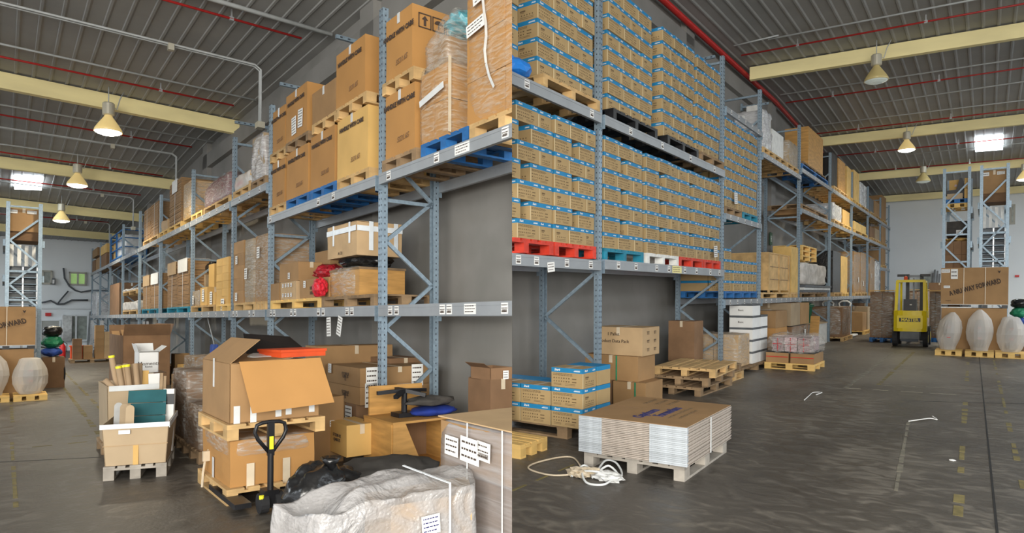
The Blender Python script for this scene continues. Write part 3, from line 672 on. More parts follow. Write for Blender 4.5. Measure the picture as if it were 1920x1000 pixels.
for i, Y in enumerate(YB):
    if i == 0: continue
    rack_frame('B', -4.4, -5.4, Y, 6.55, f'blue grey upright frame beside the forklift aisle, {ORD[i-1]} from the near cartons', .64, .7, holes=i < 5, horiz=(.1, 3.9) if i > 2 else (.1,))
def tagsB(lst, py): return [(onX('B', x, py, -4.377)[0], .1, .1, 'c') for x in lst]
tb1 = tagsB((969, 1003, 1060, 1105, 1157, 1190, 1229, 1252, 1282, 1304, 1330, 1347), 490)+[(onX('B', 1267, 503, -4.377)[0], .42, .12, 'y')]
tb2 = tagsB((985, 1107, 1180, 1240, 1293, 1338), 220)
for i in range(len(YB)-1):
    y0, y1 = YB[i], YB[i+1]; pl = f'bay {ORD[i]} from the near cartons'
    lv = {0: [(2.15, 'lower', tb1), (4.2, 'upper', tb2)], 1: [(2.17, 'lower', tb1), (4.2, 'upper', tb2)], 2: [(1.56, 'lower', None), (3.34, 'middle', None), (5.53, 'top', None)], 3: [(1.56, 'lower', None), (5.07, 'top', None)]}.get(i, [(1.56, 'lower', None), (4.15, 'middle', None), (5.32, 'top', None)])
    if i >= 8: lv = [(1.56, 'lower', None), (3.0, 'second', None), (4.15, 'middle', None), (5.32, 'top', None)]
    tg = [(y, .07, .09, 'c') for y in [y0+.35+k*.5 for k in range(int((y1-y0-.4)/.5)+1)]]
    for z, nm, tt in lv:
        for x, fb in ((-4.377, 'front'), (-5.423, 'back')):
            rack_beam('B', x, y0, y1, z, f'{fb} beam of the {nm} level in {pl}', hgt=.14 if i < 2 else .12, tags=(tt if tt is not None else tg) if fb == 'front' else ())
# two notes hanging from the eye-level beam
for x, y0, y1, r in ((617, 596, 629, .05), (637, 595, 627, -.28)):
    Y, z = onX('A', x, (y0+y1)/2, 3.55); o = put('hanging_note', label_mesh(.14, .26, 6, 'ink', 'paper', False), None, basis=fmat('A', (3.545, Y, z-.005), r)); tag(o, 'A', 'white printed note hanging from the eye-level beam, '+('straight one' if r > 0 else 'tilted one'), 'note', 'notes under the beam')
Y, z = onX('B', 1032, 501, -4.36); o = put('hanging_note', label_mesh(.16, .12, 3, 'ink', 'paper', False), None, basis=fmat('B', (-4.35, Y, z), .1)); tag(o, 'B', 'white note hanging under the beam below the red pallets', 'note')
# ---------------- blue banded cartons ----------------
def mb_text(b, s, size, M, m, bold=0.0):
    me = text_mesh(s, size, 'ink', 0.25, bold); b.add([M @ v.co for v in me.vertices if True], [tuple(p.vertices) for p in me.polygons if abs(p.normal.z) > .9 and p.normal.z > 0], m)
_cm = {}
def carton_mesh(w, d, hh, kind):
    k = (round(w, 3), round(d, 3), round(hh, 3), kind)
    if k in _cm: return _cm[k]
    b = MB(); bz = hh*.76; e = .0006; w2, d2 = w/2-.002, d/2-.002
    b.box(-d2, -w2, .001, d2, w2, bz, 0); b.box(-d2, -w2, bz, d2, w2, hh-.001, 0)
    b.f = [f for i, f in enumerate(b.f) if i != 7]; b.m = b.m[:-1]
    for i in range(6, len(b.m)): b.m[i] = 1
    top = len(b.f)-5
    b.box(-d2, -w2, hh-.0015, d2, w2, hh-.0003, 0)
    b.box(-.03, -w2-e, hh-.0003, .03, w2+e, hh+.0002, 4)
    rd = random.Random(str(k)+'t')
    for face, u0, wid in (('B', (d2+.001), w2), ('n', (-w2-.001), d2)):
        def P(x, y): return (u0, x*wid, y*hh) if face == 'B' else (x*wid, u0, y*hh)
        def rect(xa, ya, xb, yb, m):
            vs = [P(xa, ya), P(xb, ya), P(xb, yb), P(xa, yb)]
            b.add(vs, [(0, 1, 2, 3)], m)
        long_ = wid > .2
        if face == 'B': rect(-1, .005, -1+.018/wid, .76, 5)  # painted strip imitating light on the carton's near side
        big = hh*.15 if long_ else hh*.13
        mb_text(b, 'Shark', big, fmat(face, P(-.62 if long_ else -.5, .885)), 3, .001)
        rect(.45, .84, .85, .87, 3); rect(.5, .89, .85, .905, 3)
        if long_:
            for y in (.70, .655, .61): 
                x = -.88
                while x < .35: l = rd.uniform(.05, .2); rect(x, y-.012, min(x+l, .45), y+.012, 2); x += l+.03
            for y in (.47, .31):
                for i in range(7): x = -.82+i*.16; s = rd.choice((.03, .045)); rect(x-s, y-.035, x+s, y+.03, 2)
                rect(.34, y-.035, .62, y+.015, 2)
            for y in (.19, .13): rect(-.85, y-.01, -.35, y+.01, 2); rect(-.1, y-.01, .55, y+.01, 2)
        else:
            rect(-.6, .5, -.1, .58, 2); rect(-.6, .44, -.2, .47, 2)
            for i in range(5): x = -.45+i*.25; rect(x-.05, .28, x+.05, .35, 2)
            for y in (.2, .12): rect(-.6, y-.012, .65, y+.012, 2)
    me = b.mesh('banded_carton', ['carton', 'carton_blue', 'ink_soft', 'paper', 'tape', 'carton_lit_edge']); _cm[k] = me; return me
CART = []          # (distance, x, y, z, w, d, h, kind, rot, label)
NTHF = ['lowest', 'second', 'third', 'fourth', 'fifth', 'sixth', 'seventh', 'eighth', 'top']
def stack(y0, y1, z0, n, hh, where, low=True, xf=-4.42, depth=1.0, pat=None, zip_=0.0):
    w = y1-y0; wl = w*.40; ws = w*.30
    for k in range(n):
        if low: row = [(.0, .34), (.345, .40), (.75, .25)] if k % 2 == 0 else [(0, .41), (.585, .415)]
        else: row = [(0, .25), (.25, .25), (.5, .25), (.75, .25)] if k % 2 == 0 else [(0, .333), (.333, .334), (.667, .333)]
        if pat: row = pat[k % len(pat)]
        for j, (a, q) in enumerate(row):
            wy = q*w-.009; ds = .33 if wy > .4 else .49
            x = xf-ds/2-random.uniform(0, .034); y = y0+a*w+wy/2
            z = z0+k*hh; lay = 'top' if k == n-1 else NTHF[k]
            lb = f'carton {["nearest", "second", "third", "fourth"][j] if j < 4 else ""} along the {lay} layer {where}'
            CART.append((math.hypot(x, y), x, y, z, wy, ds, hh, 'L' if wy > .4 else 'S', 0, lb, False))
            # cartons behind the face row
            rem = depth-ds-.04; nb = max(1, round(rem/.45))
            for r in range(nb): CART.append((99, xf-ds-.037-rem*(r+.5)/nb, y, z, wy, rem/nb-.006, hh, 'B', 0, '', True))
NB = .229
for i, (y0, y1, wh, mt) in enumerate([(5.75, 6.95, 'red', 'paint_red'), (6.98, 8.06, 'red', 'paint_red'), (8.30, 9.62, 'teal', 'paint_teal'), (9.75, 11.08, 'white', 'paint_white'), (11.12, 12.33, 'red', 'paint_red'), (12.36, 13.33, 'red', 'paint_red')]):
    nm = ['red pallet at the seam', 'red pallet left of the first upright', 'teal pallet', 'white pallet', 'third red pallet', 'fourth red pallet'][i]
    pallet('B', -5.42, y0, -4.42, y1, 2.17, f'{wh} pallet under blue banded cartons, the {nm}', mt, 'painted pallets on the lower carton level', H=.17, ax='x')
    stack(y0, y1, 2.342, 7, NB, f'on the {nm}')
for i, (y0, y1, wh, mt) in enumerate([(4.7, 6.25, 'wood', 'wood'), (6.62, 8.05, 'wood', 'wood'), (8.45, 10.0, 'black', 'plastic_black'), (10.42, 11.87, 'black', 'plastic_black'), (12.02, 13.33, 'old', 'wood_old')]):
    nm = ['at the seam', 'left of the front upright', 'right of the front upright', 'amid the second bay', 'ending the second bay'][i]
    if i: pallet('B', -5.42, y0, -4.36, y1, 4.205, f'{"wooden" if "black" != wh else "black plastic"} pallet of the upper carton level {nm}', mt, 'pallets on the upper carton level', H=.15, ax='x', style='wood' if wh != 'black' else 'plastic')
    stack(y0, y1, 4.358, 9 if i < 2 else 8, .229, f'in the upper stack {nm}', low=False, xf=-4.44)
# third bay: middle level and eye level
P2 = [[(0, .36), (.36, .38), (.75, .25)], [(0, .45), (.55, .44)]]
for i, (y0, y1, mt) in enumerate([(13.62, 14.75, 'wood_old'), (14.85, 15.98, 'paint_teal')]):
    nm = ['old wooden pallet', 'teal pallet'][i]
    pallet('B', -5.42, y0, -4.42, y1, 3.36, f'{nm} on the middle level beyond the white pallet bay', mt, 'pallets of the third carton bay', H=.15, ax='x')
    stack(y0, y1, 3.512, 9, .207, f'on the {nm} of the third bay', pat=P2)
pallet('B', -5.42, 13.62, -4.42, 14.78, 1.58, 'blue pallet at eye level in the third bay, near one', 'paint_blue', 'pallets of the third carton bay', H=.15, ax='x')
pallet('B', -5.42, 14.82, -4.42, 15.98, 1.58, 'blue pallet at eye level in the third bay, far one', 'paint_blue', 'pallets of the third carton bay', H=.15, ax='x')
stack(13.62, 14.78, 1.732, 3, .225, 'at eye level in the third bay, near pallet', pat=[[(0, .42), (.5, .24), (.76, .24)]])
stack(14.82, 15.98, 1.732, 3, .225, 'at eye level in the third bay, far pallet', pat=[[(0, .30), (.32, .30), (.68, .30)]])
stack(13.62, 14.2, 1.732+.675, 1, .225, 'crowning the near blue pallet', pat=[[(0, .8)]])
# cartons on the wooden pallet at the seam
def floor_cartons():
    x0, y = onZ('B', 1071, 805, .144); 
    yy = y+.0
    xr = onZ('B', 1089, 804, .144)[0]
    for k in range(3):
        CART.append((5, xr-.16, yy+.20, .146+k*.229, .32, .42, .227, 'L', 0, f'carton {["lowest","in the middle","topmost"][k]} in the three high floor stack by the flattened cardboard', False))
        if k: pass
    for j in range(3):
        for k in range(2):
            CART.append((5+j, xr-.16-.435*(j+1), yy+.20, .146+k*.229, .32, .42, .227, 'L', 0, f'{["lower","upper"][k]} floor carton {["beside","two along from","three along from"][j]} the three high stack', False))
            CART.append((99, xr-.16-.435*(j+1), yy+.55, .146+k*.229, .32, .42, .227, 'L', 0, '', True))
    for k in range(3): CART.append((99, xr-.16, yy+.55, .146+k*.229, .32, .42, .227, 'L', 0, '', True))
floor_cartons()
CART.sort(key=lambda c: (c[10], c[0]))
# visible cartons only: those left of the seam never show
def in_half(c): return (TM['B'] @ Vector((c[1], c[2], c[3]))).x > -.25
CART = [c for c in CART if in_half(c)]
bulk = MB(); nind = 0
for c in CART:
    _, x, y, z, w, d, hh, kind, rot, lb, back = c
    if not back and nind < 300:
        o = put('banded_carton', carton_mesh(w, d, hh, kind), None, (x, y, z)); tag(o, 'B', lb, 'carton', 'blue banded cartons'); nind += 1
    else:
        me = carton_mesh(w, d, hh, kind) if not back else None
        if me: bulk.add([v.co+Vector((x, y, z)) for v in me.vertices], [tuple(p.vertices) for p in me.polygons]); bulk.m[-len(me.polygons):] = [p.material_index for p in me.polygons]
        else:
            bulk.box(x-d/2, y-w/2, z+.001, x+d/2, y+w/2, z+hh*.76); bulk.box(x-d/2, y-w/2, z+hh*.76, x+d/2, y+w/2, z+hh-.002, 1)
tag(bulk.build('banded_cartons_behind', ['carton', 'carton_blue', 'ink_soft', 'paper', 'tape', 'carton_lit_edge']), 'B', 'remaining blue banded cartons behind the face rows of the stacks', 'cartons', kind='stuff')
# paper notes stuck to the stacks
for i, (px, py, X, w, hh) in enumerate([(1342, 472, -4.39, .2, .22), (1380, 372, -4.39, .22, .24)]):
    Y, z = onX('B', px, py, X); o = put('paper_note', label_mesh(w, hh, 5), None, basis=fmat('B', (X, Y, z), .1)); tag(o, 'B', ['white sheet stuck on the fourth red pallet stack', 'white sheet stuck on the old pallet stack of the third bay'][i], 'note', 'sheets stuck on cartons')
# blue scraps at the seam on the upper beam
Y, z = onX('B', 978, 108, -4.36); b = MB(); blob(b, (0, 0, .09), (.12, .2, .11), 3, .3, 2, zmin=0); blob(b, (-.05, -.14, .16), (.08, .1, .06), 5, .3, 2); tag(b.build('blue_plastic_bundle', 'blue_bright', None, (-4.40, Y, 4.205), 0), 'B', 'crumpled bright blue plastic bundle on the upper beam at the seam', 'bundle')
# ---------------- loads on the long rack of the bubble film aisle ----------------
def rb(h, xn, xf, z0, yt, label, mt='kraft', depth=.86, xin=None, **k):
    """a carton on a rack level from the pixel columns of its aisle face; yt is the row of its near top corner"""
    xin = xin or (3.62 if h == 'A' else -4.42); Yn, z1 = onX(h, xn, yt, xin); Yf = onX(h, xf, yt, xin)[0]; Yn, Yf = snap(h, Yn, Yf)
    s = 1 if h == 'A' else -1
    return cardbox(h, *sorted((xin, xin+s*depth))[:1], Yn, z0, max(xin, xin+s*depth), Yf, z1, label, mt, **k) if False else cardbox(h, min(xin, xin+s*depth), Yn, z0, max(xin, xin+s*depth), Yf, z1, label, mt, **k)
def rp(h, xn, xf, z, label, mt='wood', depth=.9, xin=None, row=330, **k):
    xin = xin or (3.57 if h == 'A' else -4.37); Yn = onX(h, xn, row, xin)[0]; Yf = onX(h, xf, row, xin)[0]; Yn, Yf = snap(h, Yn, Yf); s = 1 if h == 'A' else -1
    return pallet(h, min(xin, xin+s*depth), Yn, max(xin, xin+s*depth), Yf, z, label, mt, k.pop('group', 'pallets on the long rack'), ax='x', **k)
def care(t, v=.80, size=.078, text='HANDLE WITH CARE', mt='ink', scrawl=True):
    letter(t, 'A', side_pt(t, 'A', -.02, v), text, size, mt, bold=.003)
    if scrawl: letter(t, 'A', side_pt(t, 'A', .25, .25), '5531.65', size*1.1, 'kraft_brown', .05, .3)
CB = 'tall orange brown boxes on the upper level'
UP = 3.45
up = [(778, 706, 152, 'kraft_orange', 'under the one with handling symbols', 'wood_old'), (690, 633, 195, 'kraft_gold', 'of paler gold colour', 'wood'), (628, 583, 233, 'kraft_orange', 'third from the front', 'paint_blue'), (578, 538, 267, 'kraft_orange', 'under the one with two white sheets', 'paint_blue'), (534, 500, 295, 'kraft_orange', 'at the far end', 'wood')]
for xn, xf, yt, mt, wh, pm in up:
    rp('A', xn+2, xf-1, UP, f'{"blue" if "blue" in pm else "wooden"} pallet on the upper level under the box {wh}', pm)
    t = rb('A', xn, xf, UP+.15, yt, f'tall orange brown box in the lower row {wh}', mt, group=CB, tape='tape_clear', seam='x'); care(t)
    t['z1'] = UP+.15+t['hh']
up2 = [(773, 706, 5, 'kraft_orange', 'box with the handling symbols', 4.38, 'wood'), (685, 631, 62.7, 'kraft_orange', 'box just left of the frontmost post', 4.43, 'wood'), (630, 586, 145, 'kraft', 'plain darker box without writing', 4.41, 'wood'), (576, 537, 152, 'kraft_orange', 'box with two white sheets', 4.42, 'wood_old'), (534.5, 501, 195, 'kraft_orange', 'box farthest along', 4.42, 'wood')]
U2 = []
for i, (xn, xf, yt, mt, wh, pz, pm) in enumerate(up2):
    under = onX('A', up[i][0], up[i][2], 3.62)[1]
    rp('A', xn+2, xf-1, under+.001, f'wooden pallet under the upper {wh}', pm, row=200)
    t = rb('A', xn, xf, under+.147, yt, f'tall orange brown upper {wh}', mt, group=CB, tape='tape_clear', seam='x'); U2.append(t)
    if i != 2: care(t, .78 if i else .7)
t = U2[0]; w, l, ht = t['hw'], t['hl'], t['hh']
for k in range(3):      # handling symbols on the near face
    b = MB(); e = .012; s = .085
    for q in ((-s, -s, s, -s+e), (-s, s-e, s, s), (-s, -s, -s+e, s), (s-e, -s, s, s)): b.box(q[0], 0, q[1], q[2], .002, q[3])
    if k == 0: b.poly([(0, 0, .06), (-.04, 0, .015), (-.015, 0, .015), (-.015, 0, -.055), (.015, 0, -.055), (.015, 0, .015), (.04, 0, .015)], (0, .002, 0))
    if k == 1:
        b.poly([(math.cos(a)*.055, 0, math.sin(a)*.045+.005) for a in [math.pi*i/10 for i in range(11)]], (0, .002, 0)); b.box(-.005, 0, -.05, .005, .002, .01)
    if k == 2: b.poly([(-.045, 0, .06), (.045, 0, .06), (.03, 0, .0), (.007, 0, -.01), (.007, 0, -.045), (.03, 0, -.055), (-.03, 0, -.055), (-.007, 0, -.045), (-.007, 0, -.01), (-.03, 0, .0)], (0, .002, 0))
    b.build('handling_symbol', 'ink', t, (-w+.16+.185*k, -l-.012, ht-.17))
for u, v, r in ((-.15, .5, .05), (.45, .62, -.05)): sticker(U2[3], 'A', side_pt(U2[3], 'A', u, v*.6), .2, .28, 6, r)
for tt, u in ((U2[4], .1),): b = MB(); p = side_pt(tt, 'A', u, 1); b.box(-.003, -.02, -.15, .003, .02, 0); b.build('tape_strip', 'tape_white', tt, p)
# film wrapped load on the blue pallet, and the tall wrapped load at the seam
rp('A', 877, 789, UP, 'blue pallet under the wrapped load with the aqua bag', 'paint_blue', row=260)
Y1, Y0 = onX('A', 790, 200, 3.64)[0], onX('A', 841, 200, 3.64)[0]
t = thing('wrapped_load', 'A', 'film wrapped cartons topped by an aqua bag on the blue pallet', 'wrapped load', (4.05, (Y0+Y1)/2, UP+.148), 0, 'film wrapped pallet loads')
L = Y1-Y0
for (x0, y0, z0, x1, y1, z1) in ((-.42, -L/2, 0, .0, 0, .42), (-.42, 0, 0, 0, L/2, .42), (0, -L/2, 0, .42, 0, .42), (0, 0, 0, .42, L/2, .42), (-.42, -L/2, .425, 0, 0, .80), (-.42, 0, .425, 0, L/2, .80), (.0, -L/2, .425, .42, L/2, .86), (-.34, -L/2+.08, .81, .3, L/2-.1, 1.12)):
    b = MB(); rough_box(b, x0+.01, y0+.01, z0+.002, x1-.01, y1-.01, z1, 3, .008, x0*9+z0); b.build('carton', 'kraft_orange' if z0 < .8 else 'kraft', t)
b = MB(); cloth_shell(b, -.44, -L/2-.02, 0, .44, L/2+.02, .88, 8, .014, 3); b.build('plastic_wrap', 'wrap_light', t, smooth=True)
b = MB(); cloth_shell(b, -.40, -L/2+.04, .82, .36, L/2-.05, 1.50, 8, .03, 5, .45); b.build('plastic_wrap', 'wrap', t, smooth=True)
b = MB(); blob(b, (-.02, -.05, 1.36), (.24, .2, .15), 4, .35, 3, 2.5); b.build('aqua_bag', 'film_aqua', t)
for (y, z0, z1) in ((-L/2-.022, .05, .85),):
    b = MB(); b.box(-.43, -L/2-.03, z0, -.395, -L/2-.024, z1); b.build('tape_strip', 'tape', t)
b = MB(); b.bar((-.462, L/2-.05, .46), (-.462, -L/2+.02, .55), .004, .07); b.build('tape_strip', 'tape_clear', t)
rp('A', 1010, 880, UP, 'wooden pallet under the tall wrapped load with white strips at the seam', 'wood', row=240)
Y1, Y0 = onX('A', 878, 200, 3.62)[0], onX('A', 937, 100, 3.62)[0]-.0
Y0 = Y1-1.25
t = wrapped_load('A', 3.60, Y0, UP+.148, 4.45, Y1, 5.75, 'tall film wrapped carton load with white labels at the seam', 1, 2, 5, 'kraft_orange', 'wrap_light', amp=.008)
for u, v, w, hh in ((.62, .56, .38, .12), (.62, .68, .3, .13), (.35, .64, .2, .13), (.50, .43, .30, .12), (.3, .8, .3, .12)):
    p = side_pt({'hw': .425, 'hl': (Y1-Y0)/2, 'hh': 2.15}, 'A', u*2-1.0-.95+.3, v, .05); sticker(t, 'A', p, w, hh, 3, .12)
b = MB(); 
for k in range(8): b.bar((-.47, .26+.03*math.sin(k*1.1)-(.05*max(0, 3-k)), .25+.13*k), (-.47, .26+.03*math.sin((k+1)*1.1)-(.05*max(0, 2-k)), .25+.13*(k+1)), .004, .028)
b.build('tape_strip', 'tape_clear', t)

# upper level of the far bays
U3 = 4.06
def wl(xn, xf, yt, z0, label, **k):
    xin = 3.62; Yn, z1 = onX('A', xn, yt, xin); Yf = onX('A', xf, yt, xin)[0]; Yn, Yf = snap('A', Yn, Yf); d = k.pop('depth', .82)
    return wrapped_load('A', xin, Yn, z0, xin+d, Yf, z1, label, **k)
def flat_bundle(xn, xf, yt, z0, label, mt='kraft', splits=2, sheets=26, papers=0):
    """upright bundle of flattened cartons: many thin layers showing as ridges"""
    xin = 3.62; Yn, z1 = onX('A', xn, yt, xin); Yf = onX('A', xf, yt, xin)[0]; Yn, Yf = snap('A', Yn, Yf); ht = z1-z0; cx, cy = xin+.42, (Yn+Yf)/2; l = abs(Yf-Yn)/2
    t = thing('cardboard_bundle', 'A', label, 'cardboard', (cx, cy, z0), 0, 'bundles of flattened cartons on the long rack'); rd = random.Random(label)
    for s in range(splits):
        b = MB(); y0 = -l+2*l*s/splits+.01; y1 = -l+2*l*(s+1)/splits-.01; zz = 0
        for k in range(sheets):
            j = rd.uniform(0, .018); b.box(-.42+j, y0+rd.uniform(0, .015), zz+.001, .42-j, y1-rd.uniform(0, .015), zz+ht/sheets-.008); b.box(-.405, y0+.012, zz+ht/sheets-.0085, .405, y1-.012, zz+ht/sheets+.0005, 1); zz += ht/sheets
        b.build('flattened_cartons', [mt, 'sheet_shadow'], t)
    for s in range(splits): b = MB(); y = -l+2*l*(s+.5)/splits; b.box(-.425, y-.008, 0, -.42, y+.008, ht); b.box(-.42, y-.008, ht, .42, y+.008, ht+.003); b.build('strap', 'tape_clear', t)
    for q in range(papers):
        y = -l*.5+l*q if papers > 1 else 0; sg = MB(); sg.box(-.44, y-l*.42, ht-.32, -.43, y+l*.40, ht+.02); sg.box(-.44, y-l*.42, ht+.0, .1, y+l*.4, ht+.012); sg.build('top_sheet', 'kraft_pale' if q else 'paper', t)
    return t
for a, c, lb, pm in ((470, 497, 'tall white wrapped column', 'wood_old'), (437, 468, 'small pink and white parcels', 'wood'), (382, 432, 'maroon wrapped load', 'wood'), (343, 379, 'pair of wrapped carton columns', 'wood_yellow'), (316, 340, 'tall flattened carton bundle', 'wood_yellow'), (299, 315, 'netted brown sacks', 'wood_yellow'), (269, 297, 'double cardboard bundle', 'wood')):
    rp('A', c, a, U3, f'wooden pallet on the upper level under the {lb}', pm, parts=(c > 380), row=380)
wl(494, 473, 247, U3+.148, 'tall narrow white wrapped column beside the brown boxes on the upper level', nz=2, ny=1, mt='kraft_grey', wrap='wrap_dense', depth=.6, amp=.04, taper=.05)
wl(468, 439, 318, U3+.148, 'low parcel of pink and white packs wrapped in film on the upper level', nz=3, ny=2, mt=['film_white', 'kraft_pale', 'film_red'], wrap='wrap_haze', amp=.03)
Yn, z1 = onX('A', 431, 318, 3.62); Yf = onX('A', 383, 335, 3.62)[0]
t = thing('wrapped_load', 'A', 'maroon film wrapped load with a sloping top on the upper level', 'wrapped load', (4.03, (Yn+Yf)/2, U3+.148), 0, 'film wrapped pallet loads'); l = (Yf-Yn)/2; ht = z1-U3-.145
b = MB(); cloth_shell(b, -.41, -l, 0, .41, l, ht, 7, .015, 8, .03); b.v = [(x, y, z*(1-.18*max(0, (y-l*.2)/l))) for x, y, z in b.v]; b.build('maroon_body', 'film_maroon', t, smooth=True)
b = MB(); cloth_shell(b, -.425, -l-.015, 0, .425, l+.015, ht+.01, 7, .02, 9, .03); b.v = [(x, y, z*(1-.18*max(0, (y-l*.2)/l))) for x, y, z in b.v]; b.build('plastic_wrap', 'wrap', t, smooth=True)
wl(379, 344, 322, U3+.148, 'tall pair of wrapped carton columns beside the maroon load', nz=6, ny=2, mt=['kraft_gold', 'kraft_pale'], wrap='wrap', taper=.03)
flat_bundle(340, 318, 331, U3+.148, 'tall single bundle of flattened cartons on the upper level', 'kraft', 1, 30, 1)
t = rb('A', 315, 300, U3+.148, 410, 'pile of netted brown sacks on the upper level', 'kraft_pale', name='netted_sacks', cat='sacks', tapes=False, amp=.06)
flat_bundle(297, 270, 376, U3+.148, 'double bundle of flattened cartons on the upper level', 'kraft', 2, 34, 0)
# caged white sack
Yn, z1 = onX('A', 258, 443, 3.62); Yf = onX('A', 208, 455, 3.62)[0]; Yn, Yf = snap('A', Yn, Yf); l = (Yf-Yn)/2; ht = 1.1
t = thing('cage_pallet', 'A', 'blue steel cage on the upper level', 'cage', (4.03, (Yn+Yf)/2, U3+.002), 0)
for x in (-.4, .4):
    for y in (-l, 0, l): b = MB(); b.box(x-.03, y-.03, 0, x+.03, y+.03, ht); b.build('cage_post', 'paint_blue', t)
for z in (.1, .45, .8, ht): b = MB(); [b.bar(p, q, .04, .04) for p, q in (((-.4, -l, z), (-.4, l, z)), ((.4, -l, z), (.4, l, z)), ((-.4, -l, z), (.4, -l, z)), ((-.4, l, z), (.4, l, z)))]; b.build('cage_rail', 'paint_blue', t)
b = MB(); b.box(-.4, -l, .06, .4, l, .1); b.build('cage_floor', 'paint_blue', t)
b = MB(); cloth_shell(b, -.33, -l*.85, .105, .33, l*.5, .98, 6, .06, 4, .1); tag(b.build('bulk_sack', 'film_white', None, (4.03, (Yn+Yf)/2, U3+.002), smooth=True), 'A', 'white bulk sack standing inside the blue cage', 'sack')
b = MB(); rough_box(b, -.33, l*.55, .105, .33, l*.9, .9, 2, .01); tag(b.build('cardboard_box', 'kraft_gold', None, (4.03, (Yn+Yf)/2, U3+.002)), 'A', 'yellowish box standing inside the blue cage beside the sack', 'box')
for i, (xn, xf, yt, z0, mt) in enumerate([(200, 190, 470, 0, 'kraft_brown'), (189, 180, 472, 0, 'kraft'), (179, 169, 466, 0, 'kraft_brown'), (200, 184, 0, .62, 'wood_yellow'), (183, 170, 0, .75, 'kraft')]):
    Yn = onX('A', xn, 470, 3.62)[0]; Yf = min(41.5, onX('A', xf, 470, 3.62)[0]); Yn, Yf = snap('A', Yn+.03, Yf-.03); z0 = U3+.002+z0; cardbox('A', 3.62, Yn, z0, 4.4, Yf, z0+(.6 if i < 3 else .4), f'{["dark brown", "brown", "dark"][i % 3]} box at the far end of the upper level, {["nearest low", "middle low", "farthest low", "upper near", "upper far"][i]} one', mt, group='boxes at the far end of the upper level', tapes=False)

# eye-level loads: bay at the frontmost upright
L1 = 1.86; Z1 = L1+.149
rp('A', 748, 603, L1, 'wooden pallet at eye level under the film wrapped wooden crate', 'wood_old', row=575)
rp('A', 600, 507, L1, 'wooden pallet at eye level under the red net bags', 'wood_yellow', row=575)
Yn = onX('A', 674, 560, 3.64)[0]; Yf = onX('A', 619, 560, 3.64)[0]; xr = onY('A', 759, 560, Yn)[0]
t = thing('wooden_crate', 'A', 'long plywood crate half covered in film at eye level behind the front post', 'crate', ((3.64+xr)/2, (Yn+Yf)/2, Z1)); w, l = (xr-3.64)/2, (Yf-Yn)/2
b = MB(); b.box(-w, -l, 0, w, l, .34); b.build('body', 'plywood', t); b = MB(); b.box(-w-.01, -l-.012, .34, w+.01, l+.01, .37); b.build('lid', 'wood_old', t)
b = MB(); cloth_shell(b, -w-.015, -l*.75, 0, -w+.35, l+.02, .39, 6, .02, 2); b.build('plastic_wrap', 'wrap', t, smooth=True)
b = MB(); blob(b, (0, 0, .1), (w*.95, l*.95, .13), 5, .35, 3, 2, zmin=0); tag(b.build('black_bags', 'film_black', None, ((3.64+xr)/2, (Yn+Yf)/2, Z1+.371)), 'A', 'flattened shiny black bag squeezed between the crate and the taped carton', 'bag')
zb = Z1+.371+.155
t = cardbox('A', 3.62, Yn+.05, zb, xr-.02, Yf+.05, zb+.45, 'wide taped carton with crossing white tape on top of the black bag and crate', 'kraft_pale', tape='tape_white', amp=.012)
w, l, ht = t['hw'], t['hl'], t['hh']
b = MB(); b.box(-w-.016, -l, ht-.13, -w-.012, l, ht-.06); b.box(-w, -l-.016, ht-.13, w, -l-.012, ht-.06); b.build('tape_band', 'tape_white', t)
for x in (-w*.4, w*.7): b = MB(); b.box(x-.03, -l-.02, ht-.38, x+.03, -l-.012, ht); b.build('tape_strip', 'tape_white', t)
for u in (-.5, .6): b = MB(); b.box(-w-.02, -u*l-.02, ht-.28, -w-.012, -u*l+.02, ht); b.build('tape_strip', 'tape_white', t)
letter(t, 'A', side_pt(t, 'A', 0, .12, .02), 'A 121', .06)
t = rb('A', 650, 621, Z1+.01, 497, 'open topped brown carton with a raised flap behind the taped carton', 'kraft', depth=.3, xin=4.1); w, l, ht = t['hw'], t['hl'], t['hh']
b = MB(); b.bar((w, 0, ht), (w+.05, 0, ht+.42), 2*l, .006); b.build('flap', 'kraft', t)
cl = [(560, 524, 530, 490, 3.62, Z1+.29, 'kraft', 'upper plain carton above the two low ones beside the red nets'), (524, 504, 566, 531, 3.62, Z1, 'kraft', 'low carton next to the second upright at eye level'), (556, 526, 566, 531, 3.60, Z1, 'kraft_pale', 'low carton with rows of small white labels at eye level'), (617, 562, 566, 519, 3.62, Z1, 'kraft', 'square carton with printed rows under the red net bag'), (620, 590, 500, 468, 4.0, Z1+.4, 'kraft', 'back carton above the red nets at eye level')]
